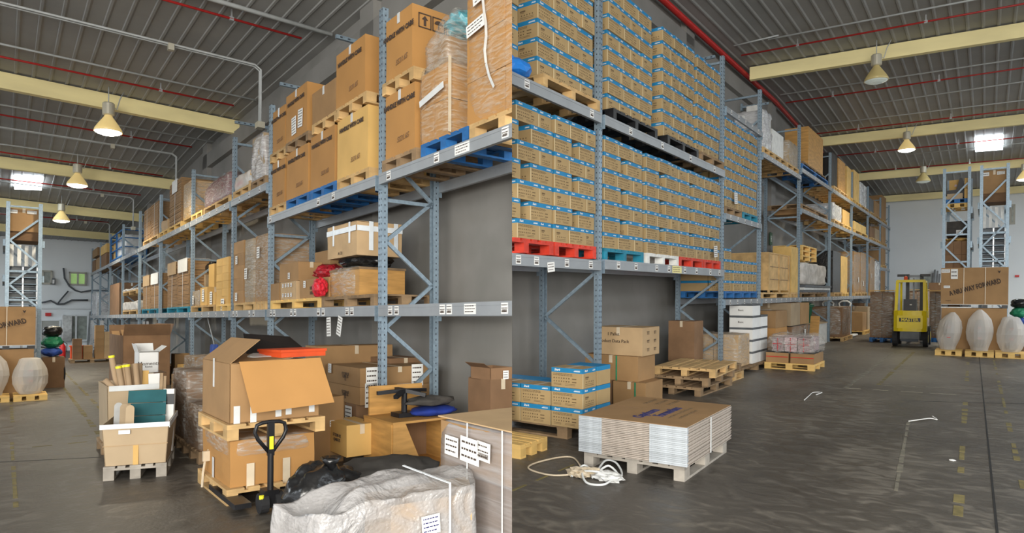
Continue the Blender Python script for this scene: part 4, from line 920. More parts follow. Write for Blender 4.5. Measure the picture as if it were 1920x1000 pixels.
for i, (xn, xf, yb, yt, xin, z0, mt, lb) in enumerate(cl):
    if i in (1, 2): yt = 531
    Yn, z1 = onX('A', xn, yt, xin); Yf = onX('A', xf, yt, xin)[0]
    t = cardbox('A', xin, Yn+.01, z0 if i != 4 else Z1, xin+(.42 if i != 4 else .35), Yf-.01, (Z1+.285 if i in (1, 2) else z1), lb, mt, group='small cartons at eye level')
    if i == 2:
        for u in (-.5, -.15, .2, .55):
            for v in (.25, .8): sticker(t, 'A', side_pt(t, 'A', u-.1, v), .07, .06, 2)
    if i in (0, 3): sticker(t, 'A', side_pt(t, 'A', -.6 if i == 3 else .1, .75 if i == 3 else .3), .09, .1, 3)
    if i == 3:
        for v in (.55, .48, .3, .22): letter(t, 'A', side_pt(t, 'A', -.1, v), '8 8 8 8', .04)
        zn = z0+t['hh']
        b = MB(); blob(b, (0, 0, .1), (.2, .3, .12), 2, .3, 3, 2.5, zmin=0); tag(b.build('red_net_bag', 'film_red', None, (3.85, (Yn+Yf)/2, zn+.002)), 'A', 'red net bag lying on the square carton at eye level', 'bag', 'red net bags')
        b = MB(); blob(b, (0, 0, .13), (.09, .17, .14), 3, .3, 3, 2.5, zmin=0); tag(b.build('red_net_bag', 'film_red', None, (3.52, Yn+.1, Z1)), 'A', 'red and white net bag in front of the square carton on the pallet edge', 'bag', 'red net bags')
# eye-level loads between the second and third upright and beyond
for a, c, lb, pm in ((480, 500, 'tall wrapped carton column beside the second upright', 'wood'), (438, 478, 'tall brown carton stack', 'wood'), (405, 430, 'yellow carton stack', 'wood_yellow'), (358, 402, 'mixed cartons', 'wood'), (313, 354, 'wide flattened bundle', 'paint_teal'), (266, 310, 'narrow flattened bundle', 'paint_teal')):
    rp('A', c, a, L1, f'pallet at eye level under the {lb}', pm, row=585, parts=(c > 420))
Yn, z1 = onX('A', 503, 436, 3.64); Yf = onX('A', 479, 440, 3.64)[0]; Yn = max(Yn, 11.5)
t = wrapped_load('A', 3.64, Yn, Z1, 4.5, Yf, z1, 'tall film wrapped carton column beside the second upright at eye level', 1, 1, 4, 'kraft', 'wrap', labels=1)
b = MB(); 
for k in range(6): b.bar((-.3+.2*k, -t_l if False else 0, 0), (-.1+.2*k, 0, 0), .01, .01)
Yn, z1 = onX('A', 478, 448, 3.62); Yf = onX('A', 459, 448, 3.62)[0]
wl(475, 459, 446, Z1, 'wrapped carton column with a white label at the foot, between two plain stacks', nz=4, ny=1, mt='kraft_grey', wrap='wrap', labels=1)
Yn = onX('A', 457, 448, 3.62)[0]; Yf = onX('A', 432, 448, 3.62)[0]; Yn2, z1 = onX('A', 457, 450, 3.62)
for k, lb in enumerate(('bottom film wrapped', 'second film wrapped', 'third from below', 'fourth from below', 'topmost')):
    z0 = Z1+(z1-Z1)*k/5; t = cardbox('A', 3.62, Yn, z0+.001, 4.4, Yf-.05, z0+(z1-Z1)/5, f'{lb} carton of the tall plain stack at the third upright', 'kraft', group='cartons of the tall plain stack')
    if k in (0, 3): sticker(t, 'A', side_pt(t, 'A', 0, .5), .14, .16, 4)
Yn, z1 = onX('A', 429, 481, 3.62); Yf = onX('A', 406, 481, 3.62)[0]
for k in range(6):
    for j in range(2):
        z0 = Z1+(z1-Z1)*k/6; ya = Yn+(Yf-Yn)*j/2; cardbox('A', 3.62, ya+.01, z0+.001, 4.3, ya+(Yf-Yn)/2-.01, z0+(z1-Z1)/6, f'small yellow carton, {["near", "far"][j]} column, {["lowest", "second", "third", "fourth", "fifth", "top"][k]} row of the yellow stack at eye level', 'kraft_gold', group='yellow cartons at eye level', tapes=False)
o = put('paper_note', label_mesh(.26, .3, 5), None, basis=fmat('A', (3.60, *onX('A', 417, 574, 3.60)), 0)); tag(o, 'A', 'white sheet hanging on the foot of the yellow carton stack', 'note')
for xn, xf, yb, yt, z0, lb, mt, lab in ((402, 390, 0, 494, 0, 'upright yellow box behind the two labelled cartons', 'kraft_gold', 0), (404, 391, 0, 548, .0, 'labelled carton standing right of its twin at eye level', 'kraft_gold', 1), (389, 376, 0, 538, .0, 'labelled carton standing left of its twin at eye level', 'kraft_gold', 1)):
    xin = 3.62 if lab else 3.98
    t = rb('A', xn, xf, Z1+z0, yt, lb, mt, xin=xin, depth=.34); 
    if lab: sticker(t, 'A', side_pt(t, 'A', -.1, .55), .2, .28, 5)
wl(374, 359, 545, Z1, 'low film wrapped carton with a label beside the wide flattened bundle', nz=1, ny=1, mt='kraft_grey', wrap='wrap', labels=1, depth=.34)
t = rb('A', 386, 376, Z1, 515, 'wrapped carton topped by black bags at eye level', 'kraft_grey', xin=3.98, depth=.42); zt = Z1+t['hh']
b = MB(); blob(b, (0, 0, .16), (.2, .3, .2), 7, .4, 3, 2.5, zmin=0); tag(b.build('black_bags', 'film_black', None, (4.2, t.location.y, zt+.002)), 'A', 'bulging black plastic bags on the wrapped carton at eye level', 'bag')
flat_bundle(354, 314, 484, Z1, 'wide bundle of flattened cartons at eye level with a white top sheet', 'kraft', 2, 32, 2)
flat_bundle(310, 268, 508, Z1, 'narrower double bundle of flattened cartons at eye level', 'kraft', 2, 32, 2)
for i, (z, a) in enumerate(((0, 'lowest'), (.5, 'upper'))):
    xr = 258 if i == 0 else 255
    rp('A', xr, 230, L1+z*1.4, f'{a} small pallet in the pile of wrapped boards at eye level', 'wood', row=585, parts=False, depth=.8)
    wl(xr, 229, [565, 540][i], L1+z*1.4+.149, f'{a} bundle of boards wrapped in film at eye level', nz=3, ny=1, mt='wood_grey', wrap='wrap_haze', amp=.05)
t = rb('A', 224, 193, L1+.002, 530, 'large dark brown box at the far end of the eye level', 'kraft_brown', tape='tape_clear')
wl(182, 169, 548, L1+.002, 'white wrapped load at the far end of the eye level', nz=2, ny=1, mt='film_white', wrap='wrap_dense', amp=.06)

# behind: big brown carton faces on the upper beam of the far bays are seen past the posts
# ladders stored upright under the far bays
for i, (px, Y) in enumerate(((196, 33.9), (262, 22.6), (186, 38.0))):
    t = thing('ladder', 'A', f'grey ladder standing upright inside the rack, {["beside the small boxes pallet", "behind the open carton pile", "farthest"][i]} one', 'ladder', (3.50, Y, 0), 0, 'ladders kept in the rack')
    for y in (0, .42*1.6): b = MB(); b.box(-.03, y-.02, 0, .03, y+.02, 1.62); b.build('rail', 'steel', t)
    for k in range(6): b = MB(); b.bar((0, .02, .2+.25*k), (0, .42*1.6-.02, .2+.25*k), .03, .03); b.build('rung', 'steel', t)
# ---------------- floor things of the bubble film aisle ----------------
def corner(h, cx, cy, z0, sx, fx, top):
    """X0, Y0, X1, Y1, Ztop of a box from its near bottom corner and the columns where its two faces end"""
    X, Y = onZ(h, cx, cy, z0); Xs = onY(h, sx, cy, Y)[0]; Yf = onX(h, fx, cy, X)[0]; return min(X, Xs), Y, max(X, Xs), Yf, onY(h, cx, top, Y)[1]
def open_box(h, x0, y0, z0, x1, y1, z1, label, mt='kraft', inside=None, flaps=(), rz=0, name='open_carton', th=.008, group=None, flare=0.0):
    """open carton with walls of real thickness; flaps: (side, length, lean outward)"""
    t = thing(name, h, label, 'box', ((x0+x1)/2, (y0+y1)/2, z0), rz, group); w, l, ht = (x1-x0)/2, (y1-y0)/2, z1-z0; f = flare
    b = MB(); b.box(-w, -l, 0, w, l, th)
    for s in (-1, 1):
        b.add([(s*w, -l, 0), (s*w, l, 0), (s*(w+f), l+f, ht), (s*(w+f), -l-f, ht), (s*(w-th), -l, 0), (s*(w-th), l, 0), (s*(w+f-th), l+f, ht), (s*(w+f-th), -l-f, ht)], [(0, 1, 2, 3), (7, 6, 5, 4), (0, 3, 7, 4), (1, 5, 6, 2), (2, 6, 7, 3), (0, 4, 5, 1)])
        b.add([(-w, s*l, 0), (w, s*l, 0), (w+f, s*(l+f), ht), (-w-f, s*(l+f), ht), (-w, s*(l-th), 0), (w, s*(l-th), 0), (w+f, s*(l+f-th), ht), (-w-f, s*(l+f-th), ht)], [(0, 1, 2, 3), (7, 6, 5, 4), (0, 3, 7, 4), (1, 5, 6, 2), (2, 6, 7, 3), (0, 4, 5, 1)])
    b.build('body', mt, t, fix=True); t['hw'], t['hl'], t['hh'] = w, l, ht
    for side, ln, lean in flaps:
        q = MB(); dx, dz = math.sin(lean)*ln, math.cos(lean)*ln
        if side in 'we': s = -1 if side == 'w' else 1; P = [(s*w, -l, ht), (s*w, l, ht), (s*(w+dx), l*.97, ht+dz), (s*(w+dx), -l*.97, ht+dz)]
        else: s = -1 if side == 's' else 1; P = [(-w, s*l, ht), (w, s*l, ht), (w*.97, s*(l+dx), ht+dz), (-w*.97, s*(l+dx), ht+dz)]
        q.poly(P, (.0, .005, .005)); q.build('flap', mt if isinstance(mt, str) else mt[0], t, fix=True)
    return t
# --- bin box on its pallet (turned a little from the aisle line)
X0, Y0 = onZ('A', 193, 903); RZ = -.27
def bloc(x, y, z=0): c, s_ = math.cos(RZ), math.sin(RZ); return (X0+x*c-y*s_, Y0+x*s_+y*c, z)
Xr_ = onY('A', 312, 903, Y0)[0]-X0; BW = .80
for _ in range(20):
    r_ = TM['A'] @ Vector(bloc(BW, 0)); BW *= (312-193)/max(1, (960+F*r_.x/r_.y)-193)
def bthing(name, label, cat, x, y, z, group=None): return thing(name, 'A', label, cat, bloc(x, y, z), RZ, group)
t = pallet('A', 0, 0, BW, .98, 0, 'grey wooden pallet under the pale open bin box', 'wood_grey', 'wooden pallets on the floor', ax='y', rz=RZ); t.location = bloc(BW/2, .49)
z1 = onY('A', 200, 797, Y0+.02)[1]
t = open_box('A', 0.01, 0, .146, BW-.01, .9, z1, 'pale bin box with taped rim standing nearest on a grey pallet', 'card_cream', flare=.03); t.location = bloc(BW/2, .48, .146); t.rotation_euler[2] = RZ
w, l, ht = t['hw'], t['hl'], t['hh']
b = MB(); b.box(-w-.045, -l-.045, ht-.045, w+.035, -l-.035, ht+.005); b.build('tape_band', 'tape_white', t); b = MB(); b.box(w+.032, -l-.03, ht-.06, w+.038, l+.02, ht+.0); b.build('tape_band', 'tape_white', t)
b = MB(); b.box(-w*.55, -l-.052, ht-.10, w*.0-.05, -l-.046, ht-.06); b.build('tape_strip', 'tape_white', t)
b = MB(); b.box(-.025, -l-.020, 0.0, .025, -l-.008, ht*.48); b.build('tape_strip', 'kraft_gold', t)
b = MB(); b.bar((-w-.02, -l-.018, ht*.48), (w+.02, -l-.018, ht*.48), .006, .006); b.build('crease', 'kraft_pale', t)
def leaning(h, name, label, cat, x0, x1, yb, z0, lean, ln, mt, rnd=0, group=None, th=.012, rz=0):
    b = MB(); w = x1-x0; pts = [(0, 0, 0), (w, 0, 0)]
    if rnd: pts += [(w/2+w/2*math.cos(a), 0, ln-w/2+w/2*math.sin(a)) for a in [math.pi*i/8 for i in range(9)]]
    else: pts += [(w, 0, ln), (0, 0, ln)]
    b.poly(pts, (0, th, 0)); M = Matrix.Rotation(-lean, 4, 'X'); b.v = [tuple(M @ Vector(v)) for v in b.v]
    return tag(b.build(name, mt, None, (x0, yb, z0), rz, fix=True), h, label, cat, group)
t = bthing('felt_board', 'dark teal folded felt board standing in the pale bin box', 'board', BW*.22, .42, .16)
M_ = Matrix.Rotation(-.35, 4, 'X'); hh = .76
for k in range(5): b = MB(); b.box(.03*(k % 2), 0, hh*k/5+.004, BW*.66, .014, hh*(k+1)/5-.004); b.v = [tuple(M_ @ Vector(v)) for v in b.v]; b.build('felt_panel', 'felt_teal', t)
for i in range(3):
    x_ = BW*(.05+.11*i); o = leaning('A', 'rounded_board', f'narrow {["pale grey", "grey beige", "tan"][i]} board with rounded top standing in the pale bin box', 'board', x_, x_+BW*.14, 0, 0, .2, .62-.01*i, ['cover_grey', 'kraft_grey', 'card_cream'][i], 1, 'rounded boards in the bin box', rz=RZ); o.location = bloc(x_, .30-.06*i, .16)
o = leaning('A', 'screen_carton', 'white box printed with a dark screen sticking out of the bin box', 'box', 0, BW*.2, 0, 0, .1, .72, 'paper', th=.05, rz=RZ-.2); o.location = bloc(BW*.80, .62, .16)
b = MB(); b.box(.03, -.004, .54, .12, .0, .66); q_ = b.build('printed_screen', 'plastic_black', o); q_.matrix_basis = Matrix.Rotation(-.1, 4, 'X')
# --- box with the cardboard tubes behind
Y = Y0+1.12
Xa, Xb = onY('A', 203, 800, Y)[0], onY('A', 291, 800, Y)[0]; zt = onY('A', 205, 725, Y)[1]
pallet('A', Xa-.02, Y-.02, Xb+.1, Y+1.0, 0, 'wooden pallet under the box of cardboard tubes', 'wood_old', 'wooden pallets on the floor', ax='x')
t = open_box('A', Xa, Y, .146, Xb+.06, Y+.85, zt, 'grey white open box holding the cardboard tubes', 'card_cream', flare=.02); b = MB(); b.box(-t['hw'], -t['hl']-.03, t['hh']-.06, t['hw'], -t['hl']-.022, t['hh']+.004); b.build('tape_band', 'tape_clear', t)
tb = [(196, 712, 213, 728, .1), (209, 668, 220, 728, .2), (222, 688, 229, 728, .1), (231, 686, 237, 728, .14), (238, 685, 243, 728, .1), (246, 684, 250, 728, .2), (254, 682, 258, 728, .1), (222, 684, 226, 720, .5), (235, 682, 238, 720, .5), (262, 682, 262, 728, .2)]
for i, (xt, yt, xb, yb, dy) in enumerate(tb):
    P = onY('A', xt, yt, Y+dy); Q = onY('A', xb, yb, Y+dy); d = Vector((P[0]-Q[0], 0, P[1]-Q[1])); L = d.length+.75; d.normalize(); r = .032
    x0 = P[0]-d.x*L; z0 = P[1]-d.z*L
    if z0 < .17: k = (P[1]-.17)/d.z; x0, z0 = P[0]-d.x*k, .17
    t = thing('cardboard_tube', 'A', f'cardboard tube {["leaning far out on the left of the box", "tallest with a yellow rim", "with yellow cap beside the tallest", "with yellow cap, next along", "with yellow cap, third of the row", "fourth of the front row", "fifth of the front row", "short one behind the front row", "second short one behind the row", "closest to the white box"][i]}', 'tube', (x0, Y+dy, z0), 0, 'cardboard tubes in the open box')
    b = MB(); b.tube([(0, 0, 0), (P[0]-x0, 0, P[1]-z0)], r, 12); b.build('tube', 'kraft_tube', t, smooth=True)
    if i in (1, 2, 3, 4): b = MB(); e = Vector((P[0]-x0, 0, P[1]-z0)); b.tube([e-d*.02, e+d*.008], r*1.06, 12); b.build('cap', 'tag_yellow', t)
# pale and orange carton scraps, white red-printed box, wooden slats beside the tubes
leaning('A', 'folded_carton', 'folded orange brown carton piece beside the tubes', 'cardboard', onY('A', 255, 720, Y+.1)[0], onY('A', 282, 720, Y+.1)[0], Y+.12, zt-.25, .25, .42, 'kraft_gold')
leaning('A', 'printed_carton', 'white carton piece with red print beside the tubes', 'cardboard', onY('A', 278, 720, Y+.1)[0], onY('A', 300, 720, Y+.1)[0], Y+.02, zt-.25, .2, .38, 'paper')
for i, (xt, yt, xb, yb) in enumerate(((303, 700, 301, 790), (309, 705, 307, 795))):
    P = onY('A', xt, yt, Y-.06); b = MB(); b.bar((P[0]-.02, Y-.06, .0), (P[0], Y-.05, P[1]), .05, .03); tag(b.build('long_slat', 'kraft_tube'), 'A', f'tall thin slat standing upright {["left", "right"][i]} in the gap behind the pale bin box', 'slat', 'slats behind the bin box')
# white open box on top (held high among the tubes: it stands on a carton column behind)
Y2 = Y+1.05; Xa, Xb = onY('A', 260, 700, Y2)[0], onY('A', 297, 700, Y2)[0]; zb, zt2 = onY('A', 260, 700, Y2)[1], onY('A', 260, 662, Y2)[1]
cardbox('A', Xa-.05, Y2-.04, 0, Xb+.1, Y2+.5, zb-.002, 'brown carton column under the white open box', 'kraft_brown')
t = open_box('A', Xa, Y2, zb, Xb, Y2+.38, zt2, 'tall white open box with flaps above the cardboard tubes', 'paper', flaps=(('s', .1, 1.3), ('e', .13, .9), ('w', .12, .3), ('n', .12, .4)))
letter(t, 'n', side_pt(t, 'n', 0, .45, .003), 'Moments', .07); letter(t, 'n', side_pt(t, 'n', 0, .3, .003), 'home', .04)
# --- middle group: wrapped cartons
for i, (cx, cy, sx, fx, top, lb, nz, mt) in enumerate([(344, 850, 388, 326, 698, 'brown film wrapped carton pair behind the bin box', 2, 'kraft_brown'), (372, 872, 400, 366, 765, 'narrow dark brown wrapped box beside the double stack', 1, 'kraft_brown')]):
    x0, y0, x1, y1, z1 = corner('A', cx, cy, .0, sx, fx, top)
    pallet('A', x0, y0, x1+.15, y0+.9, 0, f'wooden pallet under the {lb}', 'wood_old', 'wooden pallets on the floor', ax='x')
    wrapped_load('A', x0+.02, y0+.02, .146, x1+.12, y0+.85, z1, lb, 1, 1, nz, mt, 'wrap', amp=.02)
for i, (cx, cy, sx, fx, top, z0, lb, mt) in enumerate([(394, 760, 420, 358, 672, .0, 'wrapped brown carton stack left of the double stack', 'kraft')]):
    x0, y0, x1, y1, z1 = corner('A', 372, 800, 0, 425, 355, 672); wrapped_load('A', x0, y0+.35, 0, x1, y0+1.1, z1, lb, 1, 1, 3, mt, 'wrap')
# far cardboard piles inside the rack
t = open_box('A', 2.35, 18.6, .0, 3.4, 21.2, 1.28, 'big dark brown open carton pile in front of the ladders', 'kraft_brown', flaps=(('n', .35, .8), ('s', .3, .4), ('e', .3, .3)))
for i in range(4): b = MB(); b.bar((2.55+.22*i, 18.9, .03), (2.45+.22*i, 20.9, 1.36+.03*i), .18, .01); tag(b.build('cardboard_sheet', 'kraft'), 'A', f'loose cardboard sheet sticking out of the big open carton, {NTH[i]} one', 'cardboard', 'sheets in the big open carton')
for i, (px, py, w_, l_, h_, z0, mt, lb) in enumerate([(335, 742, .7, .8, .42, 0, 'kraft', 'low brown carton under the third far bay'), (338, 735, .5, .5, .55, 0, 'kraft_gold', 'yellow carton behind the low brown carton'), (322, 730, .45, .5, .75, 0, 'kraft', 'tall narrow carton beside the yellow carton'), (305, 728, .6, .8, .35, 0, 'kraft_brown', 'dark low carton inside the rack near the white box')]):
    X, Y = onZ('A', px, py); X = max(X, 3.0)+.2*i; cardbox('A', X, Y+.9*i, z0, X+w_, Y+.9*i+l_, z0+h_, lb, mt, tapes=False)
t = thing('push_broom', 'A', 'blue broom head on a dark stick hanging under the third bay', 'broom', (3.6, onX('A', 402, 650, 3.6)[0], onX('A', 402, 655, 3.6)[1])); b = MB(); b.tube([(0, 0, .1), (.05, .9, .75)], .014, 6); b.build('handle', 'steel', t); b = MB(); cloth_shell(b, -.06, -.12, -.13, .06, .12, .1, 4, .02, 3); b.build('broom_head', 'bag_blue', t)

# --- double stack: boxes on pallets with the flap and orange lid
X0, Y0 = onZ('A', 425, 950); X1 = onY('A', 597, 950, Y0)[0]; Y1 = onX('A', 371, 900, X0)[0]
PW = (X0, Y0, X1, Y1)
pallet('A', X0, Y0, X1, Y1, 0, 'lowest wooden pallet of the tall double box stack', 'wood', 'wooden pallets on the floor')
zt = onY('A', 435, 828, Y0+.05)[1]
t = cardbox('A', X0+.04, Y0+.05, .146, X1-.03, Y1-.04, zt, 'large orange brown box at the bottom of the double stack', 'kraft_orange', tapes=False, amp=.012)
for u, v in ((-.55, .18), (.3, .2)): b = MB(); b.box(-.035, -.003, -.13, .035, 0, .13); b.build('tape_strip', 'tape', t, side_pt(t, 'n', u, v, .012))
b = MB(); b.box(-.003, -.03, -.18, 0, .03, .1); b.build('tape_strip', 'tape_clear', t, side_pt(t, 'A', -.1, .22, .012))
b = MB(); cloth_shell(b, -t['hw']-.01, -t['hl']-.01, zt-.146-.16, t['hw']+.01, t['hl']+.01, zt-.146+.01, 6, .012, 2); b.build('plastic_wrap', 'wrap', t, smooth=True)
zp = zt+.012
pallet('A', X0-.0, Y0+.0, X1+.06, Y1, zp, 'wooden pallet between the two big boxes of the double stack', 'wood', 'wooden pallets on the floor')
z2 = zp+.146; z3 = onY('A', 448, 683, Y0+.05)[1]
t = open_box('A', X0+.03, Y0+.05, z2, X1+.02, Y1-.03, z3, 'large open brown box on top of the double stack', 'kraft', flaps=(('w', .35, -.9),)); w, l, ht = t['hw'], t['hl'], t['hh']
for u, v in ((-.85, .13), (-.5, .13), (.05, .22), (.28, .24), (.82, .25)): b = MB(); b.box(-.028, -.003, -.09, .028, 0, .09); b.build('tape_strip', 'tape_clear', t, side_pt(t, 'n', u, v, .002))
b = MB(); b.box(-.003, -.025, -.14, 0, .025, .14); b.build('tape_strip', 'tape_clear', t, side_pt(t, 'A', -.1, .80, .002))
# big flap folded outward over the front
b = MB(); fw = .5; P = [(-w*.83, -l-.03, ht+.02), (w*1.0, -l-.03, ht+.03), (w*1.18, -l-.20, ht-.40), (-w*.66, -l-.20, ht-.44)]; b.poly(P, (0, .006, .003)); b.build('front_flap', 'kraft_orange', t, fix=True)
b = MB(); P = [(-w, -l, ht), (-w, l, ht), (-w+.5, l, ht+.07), (-w+.62, -l+.1, ht+.03)]; b.poly(P, (0, 0, .006)); b.build('side_flap', 'kraft', t, fix=True)
b = MB(); blob(b, (0, 0, .0), (w*.8, l*.7, .12), 5, .3, 3, 2); tag(b.build('white_foam_sheets', 'film_white', None, ((X0+X1)/2+.05, (Y0+Y1)/2, z3-.06)), 'A', 'white foam sheets bulging from the top open box', 'foam')
b = MB(); b.box(-.26, -.2, 0, .26, .2, .05); b.box(-.27, -.21, .05, .27, .21, .075); o = tag(b.build('orange_lid_box', 'orange_red', None, ((X0+X1)/2+.32, Y0+.45, z3+.035), .25), 'A', 'flat orange red box lid lying on the top open box', 'box')
b = MB(); b.poly([(-.3, 0, 0), (.35, 0, 0), (.25, .3, .16), (-.25, .3, .2)], (0, .01, .01)); tag(b.build('dark_flap', 'plastic_black', None, ((X0+X1)/2+.25, Y1-.35, z3+.05), fix=True), 'A', 'thin dark folder behind the orange lid', 'folder')
# hanging strap beside the double stack
b = MB(); P = [onY('A', 398, 822, Y1-.1), onY('A', 380, 848, Y1-.1), onY('A', 372, 880, Y1-.1), onY('A', 368, 905, Y1-.1)]; b.tube([(p[0], Y1-.2-.05*i, p[1]) for i, p in enumerate(P)], .012, 6); b.box(P[1][0]-.04, Y1-.3, P[1][1]-.06, P[1][0]+.04, Y1-.26, P[1][1]+.04); tag(b.build('hanging_strap', 'tape'), 'A', 'beige strap hanging down the corner of the double stack', 'strap')
# --- pallet jack
Xh, Yh = onZ('A', 505, 985); Yh = Y0-.42
px = lambda x, y: onY('A', x, y, Yh)
t = thing('pallet_jack', 'A', 'black hand pallet jack with loop handle parked before the double stack', 'pallet jack', (px(507, 900)[0], Yh, 0))
zt_, zm = px(507, 792)[1], px(507, 850)[1]; xc = px(507, 900)[0]
r = lambda x: px(x, 800)[0]-xc
b = MB(); b.tube([(0, 0, .12), (0, 0, zm)], .026, 10); b.box(-.028, -.02, zm-.02, .028, .02, zt_); dbar = b.build('drawbar', 'plastic_black', t)
P = [(0, 0, zm-.01), (r(484), 0, px(484, 825)[1]), (r(478), 0, px(478, 812)[1]), (r(482), 0, px(482, 798)[1]), (r(492), 0, zt_), (0, 0, zt_+.005), (r(524), 0, zt_), (r(533), 0, px(482, 798)[1]), (r(537), 0, px(478, 812)[1]), (r(531), 0, px(484, 825)[1]), (0, 0, zm-.01)]
b = MB(); b.tube(P, .017, 10); b.build('loop_handle', 'plastic_black', t, smooth=True)
b = MB(); b.box(-.017, -.024, px(507, 842)[1], .017, -.0205, px(507, 818)[1]); b.build('warning_sticker', 'tag_yellow', dbar)
b = MB(); b.box(-.06, -.05, .05, .06, .10, .20); b.build('pump_housing', 'plastic_black', t)
for s in (-1, 1): b = MB(); b.tube([(s*.03, 0, .09), (s*.10, 0, .09)], .088, 16); b.build('wheel', 'rubber', t)
for s in (-1, 1): b = MB(); b.box(s*.2-.07, .1, .04, s*.2+.07, 1.0, .085); b.build('fork', 'plastic_black', t)
b = MB(); b.tube([(-.09, -.05, .14), (-.09, -.05, .17)], .02, 10); b.build('release_knob', 'tag_yellow', t)

# --- cartons under the eye level behind the front upright
G = 'tumbled cartons under the eye level beam'
def fb(cx, cy, z0, w_, l_, top, lb, mt='kraft', lab=(), rz=0, txt=None, X=None, amp=.015):
    X_, Y_ = onZ('A', cx, cy, z0) if X is None else (X, onX('A', cx, cy, X)[0]); z1 = onY('A', cx, top, Y_)[1]
    t = cardbox('A', X_, Y_, z0, X_+w_, Y_+l_, z1, lb, mt, group=G, rz=rz, amp=amp)
    for f, u, v, a, c in lab: sticker(t, f, side_pt(t, f, u, v, .02), a, c, 5)
    if txt: 
        for i, s in enumerate(txt): letter(t, 'A', side_pt(t, 'A', .3, .65-.14*i, .02), s, .055)
    return t, z1, X_, Y_
Xp, Yp = onZ('A', 668, 862); pallet('A', 3.0, 8.0, 3.95, 9.3, 0, 'dark wooden pallet under the tumbled cartons', 'wood_old', 'wooden pallets on the floor', ax='x')
def cbx(x0, y0, z0, x1, y1, z1, lb, mt='kraft', rz=0, labs=(), txt=None, amp=.005):
    t = cardbox('A', x0, y0, z0, x1, y1, z1, lb, mt, group=G, rz=rz, amp=amp)
    for f, u, v, a, c in labs: sticker(t, f, side_pt(t, f, u, v, .02), a, c, 4)
    if txt:
        for i, s in enumerate(txt): letter(t, 'A', side_pt(t, 'A', .25, .62-.15*i, .02), s, .05)
    return t
def fromA(cx, fx, sx, yb, yt, X):      # box with its aisle face on plane X: near column cx, far column fx, near-face end column sx
    Yn = onX('A', cx, yb, X)[0]; Yf = onX('A', fx, yb, X)[0]; return X, Yn, onX('A', cx, yb, X)[1], onY('A', sx, yb, Yn)[0], Yf, onX('A', cx, yt, X)[1]
x0, y0, z0, x1, y1, z1 = fromA(675, 612, 760, 752, 726, 3.5)
bz = onX('A', 672, 760, 3.5)[1]; mz = onX('A', 672, 727, 3.5)[1]; tz = onX('A', 672, 691, 3.5)[1]
cbx(3.5, y0, bz, 4.6, y1, mz-.002, 'long torn carton with a labelled film corner, under its twin', 'kraft', labs=(('n', -.75, .55, .16, .3), ('n', .1, .85, .2, .1)), txt=('ST1208-42', 'Q400-75', 'TL'))
cbx(3.5, y0, mz+.002, 4.6, y1, tz, 'long strapped carton with large labels on top of its twin', 'kraft', labs=(('n', -.72, .45, .17, .28), ('n', .45, .5, .17, .28), ('A', -.7, .8, .1, .12)), txt=('ST1208-42', 'Q400-75', 'TL'))
for k, (f0, lb) in enumerate(((612, 'far'), (645, 'near'))):
    ya = onX('A', 640 if k else 668, 800, 3.55)[0]
cbx(3.5, onX('A', 645, 800, 3.5)[0], .146, 4.4, onX('A', 622, 800, 3.5)[0], bz-.002, 'upright carton with a large white label below the long cartons', 'kraft', labs=(('A', -.1, .72, .22, .26),))
cbx(3.5, onX('A', 668, 800, 3.5)[0], .146, 4.4, onX('A', 648, 800, 3.5)[0], bz-.002, 'upright carton half hidden by the torn open carton', 'kraft_brown', labs=(('A', -.2, .7, .2, .22),))
cbx(3.45, max(9.33, onX('A', 610, 740, 3.5)[0]), 0, 4.4, onX('A', 590, 740, 3.5)[0], onX('A', 610, 705, 3.5)[1], 'lower column carton behind the double stack', 'kraft')
cbx(3.42, onX('A', 607, 700, 3.5)[0], onX('A', 610, 705, 3.5)[1]+.002, 4.75-.2, onX('A', 583, 700, 3.5)[0], onX('A', 607, 651, 3.42)[1], 'big square carton standing highest at the back with a small label', 'kraft', labs=(('A', -.3, .3, .14, .18),), txt=())
t = cbx(3.05, onX('A', 650, 850, 3.05)[0], .146, 3.42, onX('A', 610, 850, 3.05)[0], .50, 'low pale carton lying in front on the dark pallet', 'kraft_gold', txt=('ST1208-42', 'Q400-75'))
Yc = 8.02
t = open_box('A', 2.62, 7.35, 0, 3.2, 7.9, .78, 'torn open carton with a raised flap leaning beside the front post', 'kraft', flaps=(('w', .18, .2), ('n', .3, .1)), group=G); t.rotation_euler[2] = .1
for u, v, a in ((-.5, .82, .09), (-.1, .66, .06), (.45, .6, .06)): sticker(t, 'n', (u*.29, -.285, v*.78), a, a*1.2, 2)
cbx(4.2, 8.1, .9, 4.7, 8.8, 1.15, 'loose dark carton behind the brace by the wall', 'kraft_brown')
b = MB(); rough_box(b, -.15, -.11, 0, .15, .11, .22, 2, .004); o = tag(b.build('cardboard_box', 'plastic_grey', None, (2.35, 9.9, 0)), 'A', 'small dark box with a white this-way-up label beside the double stack', 'box')
sticker(o, 'A', (-.158, 0, .12), .14, .16, 0); letter(o, 'A', (-.162, 0, .12), 'TT', .13)
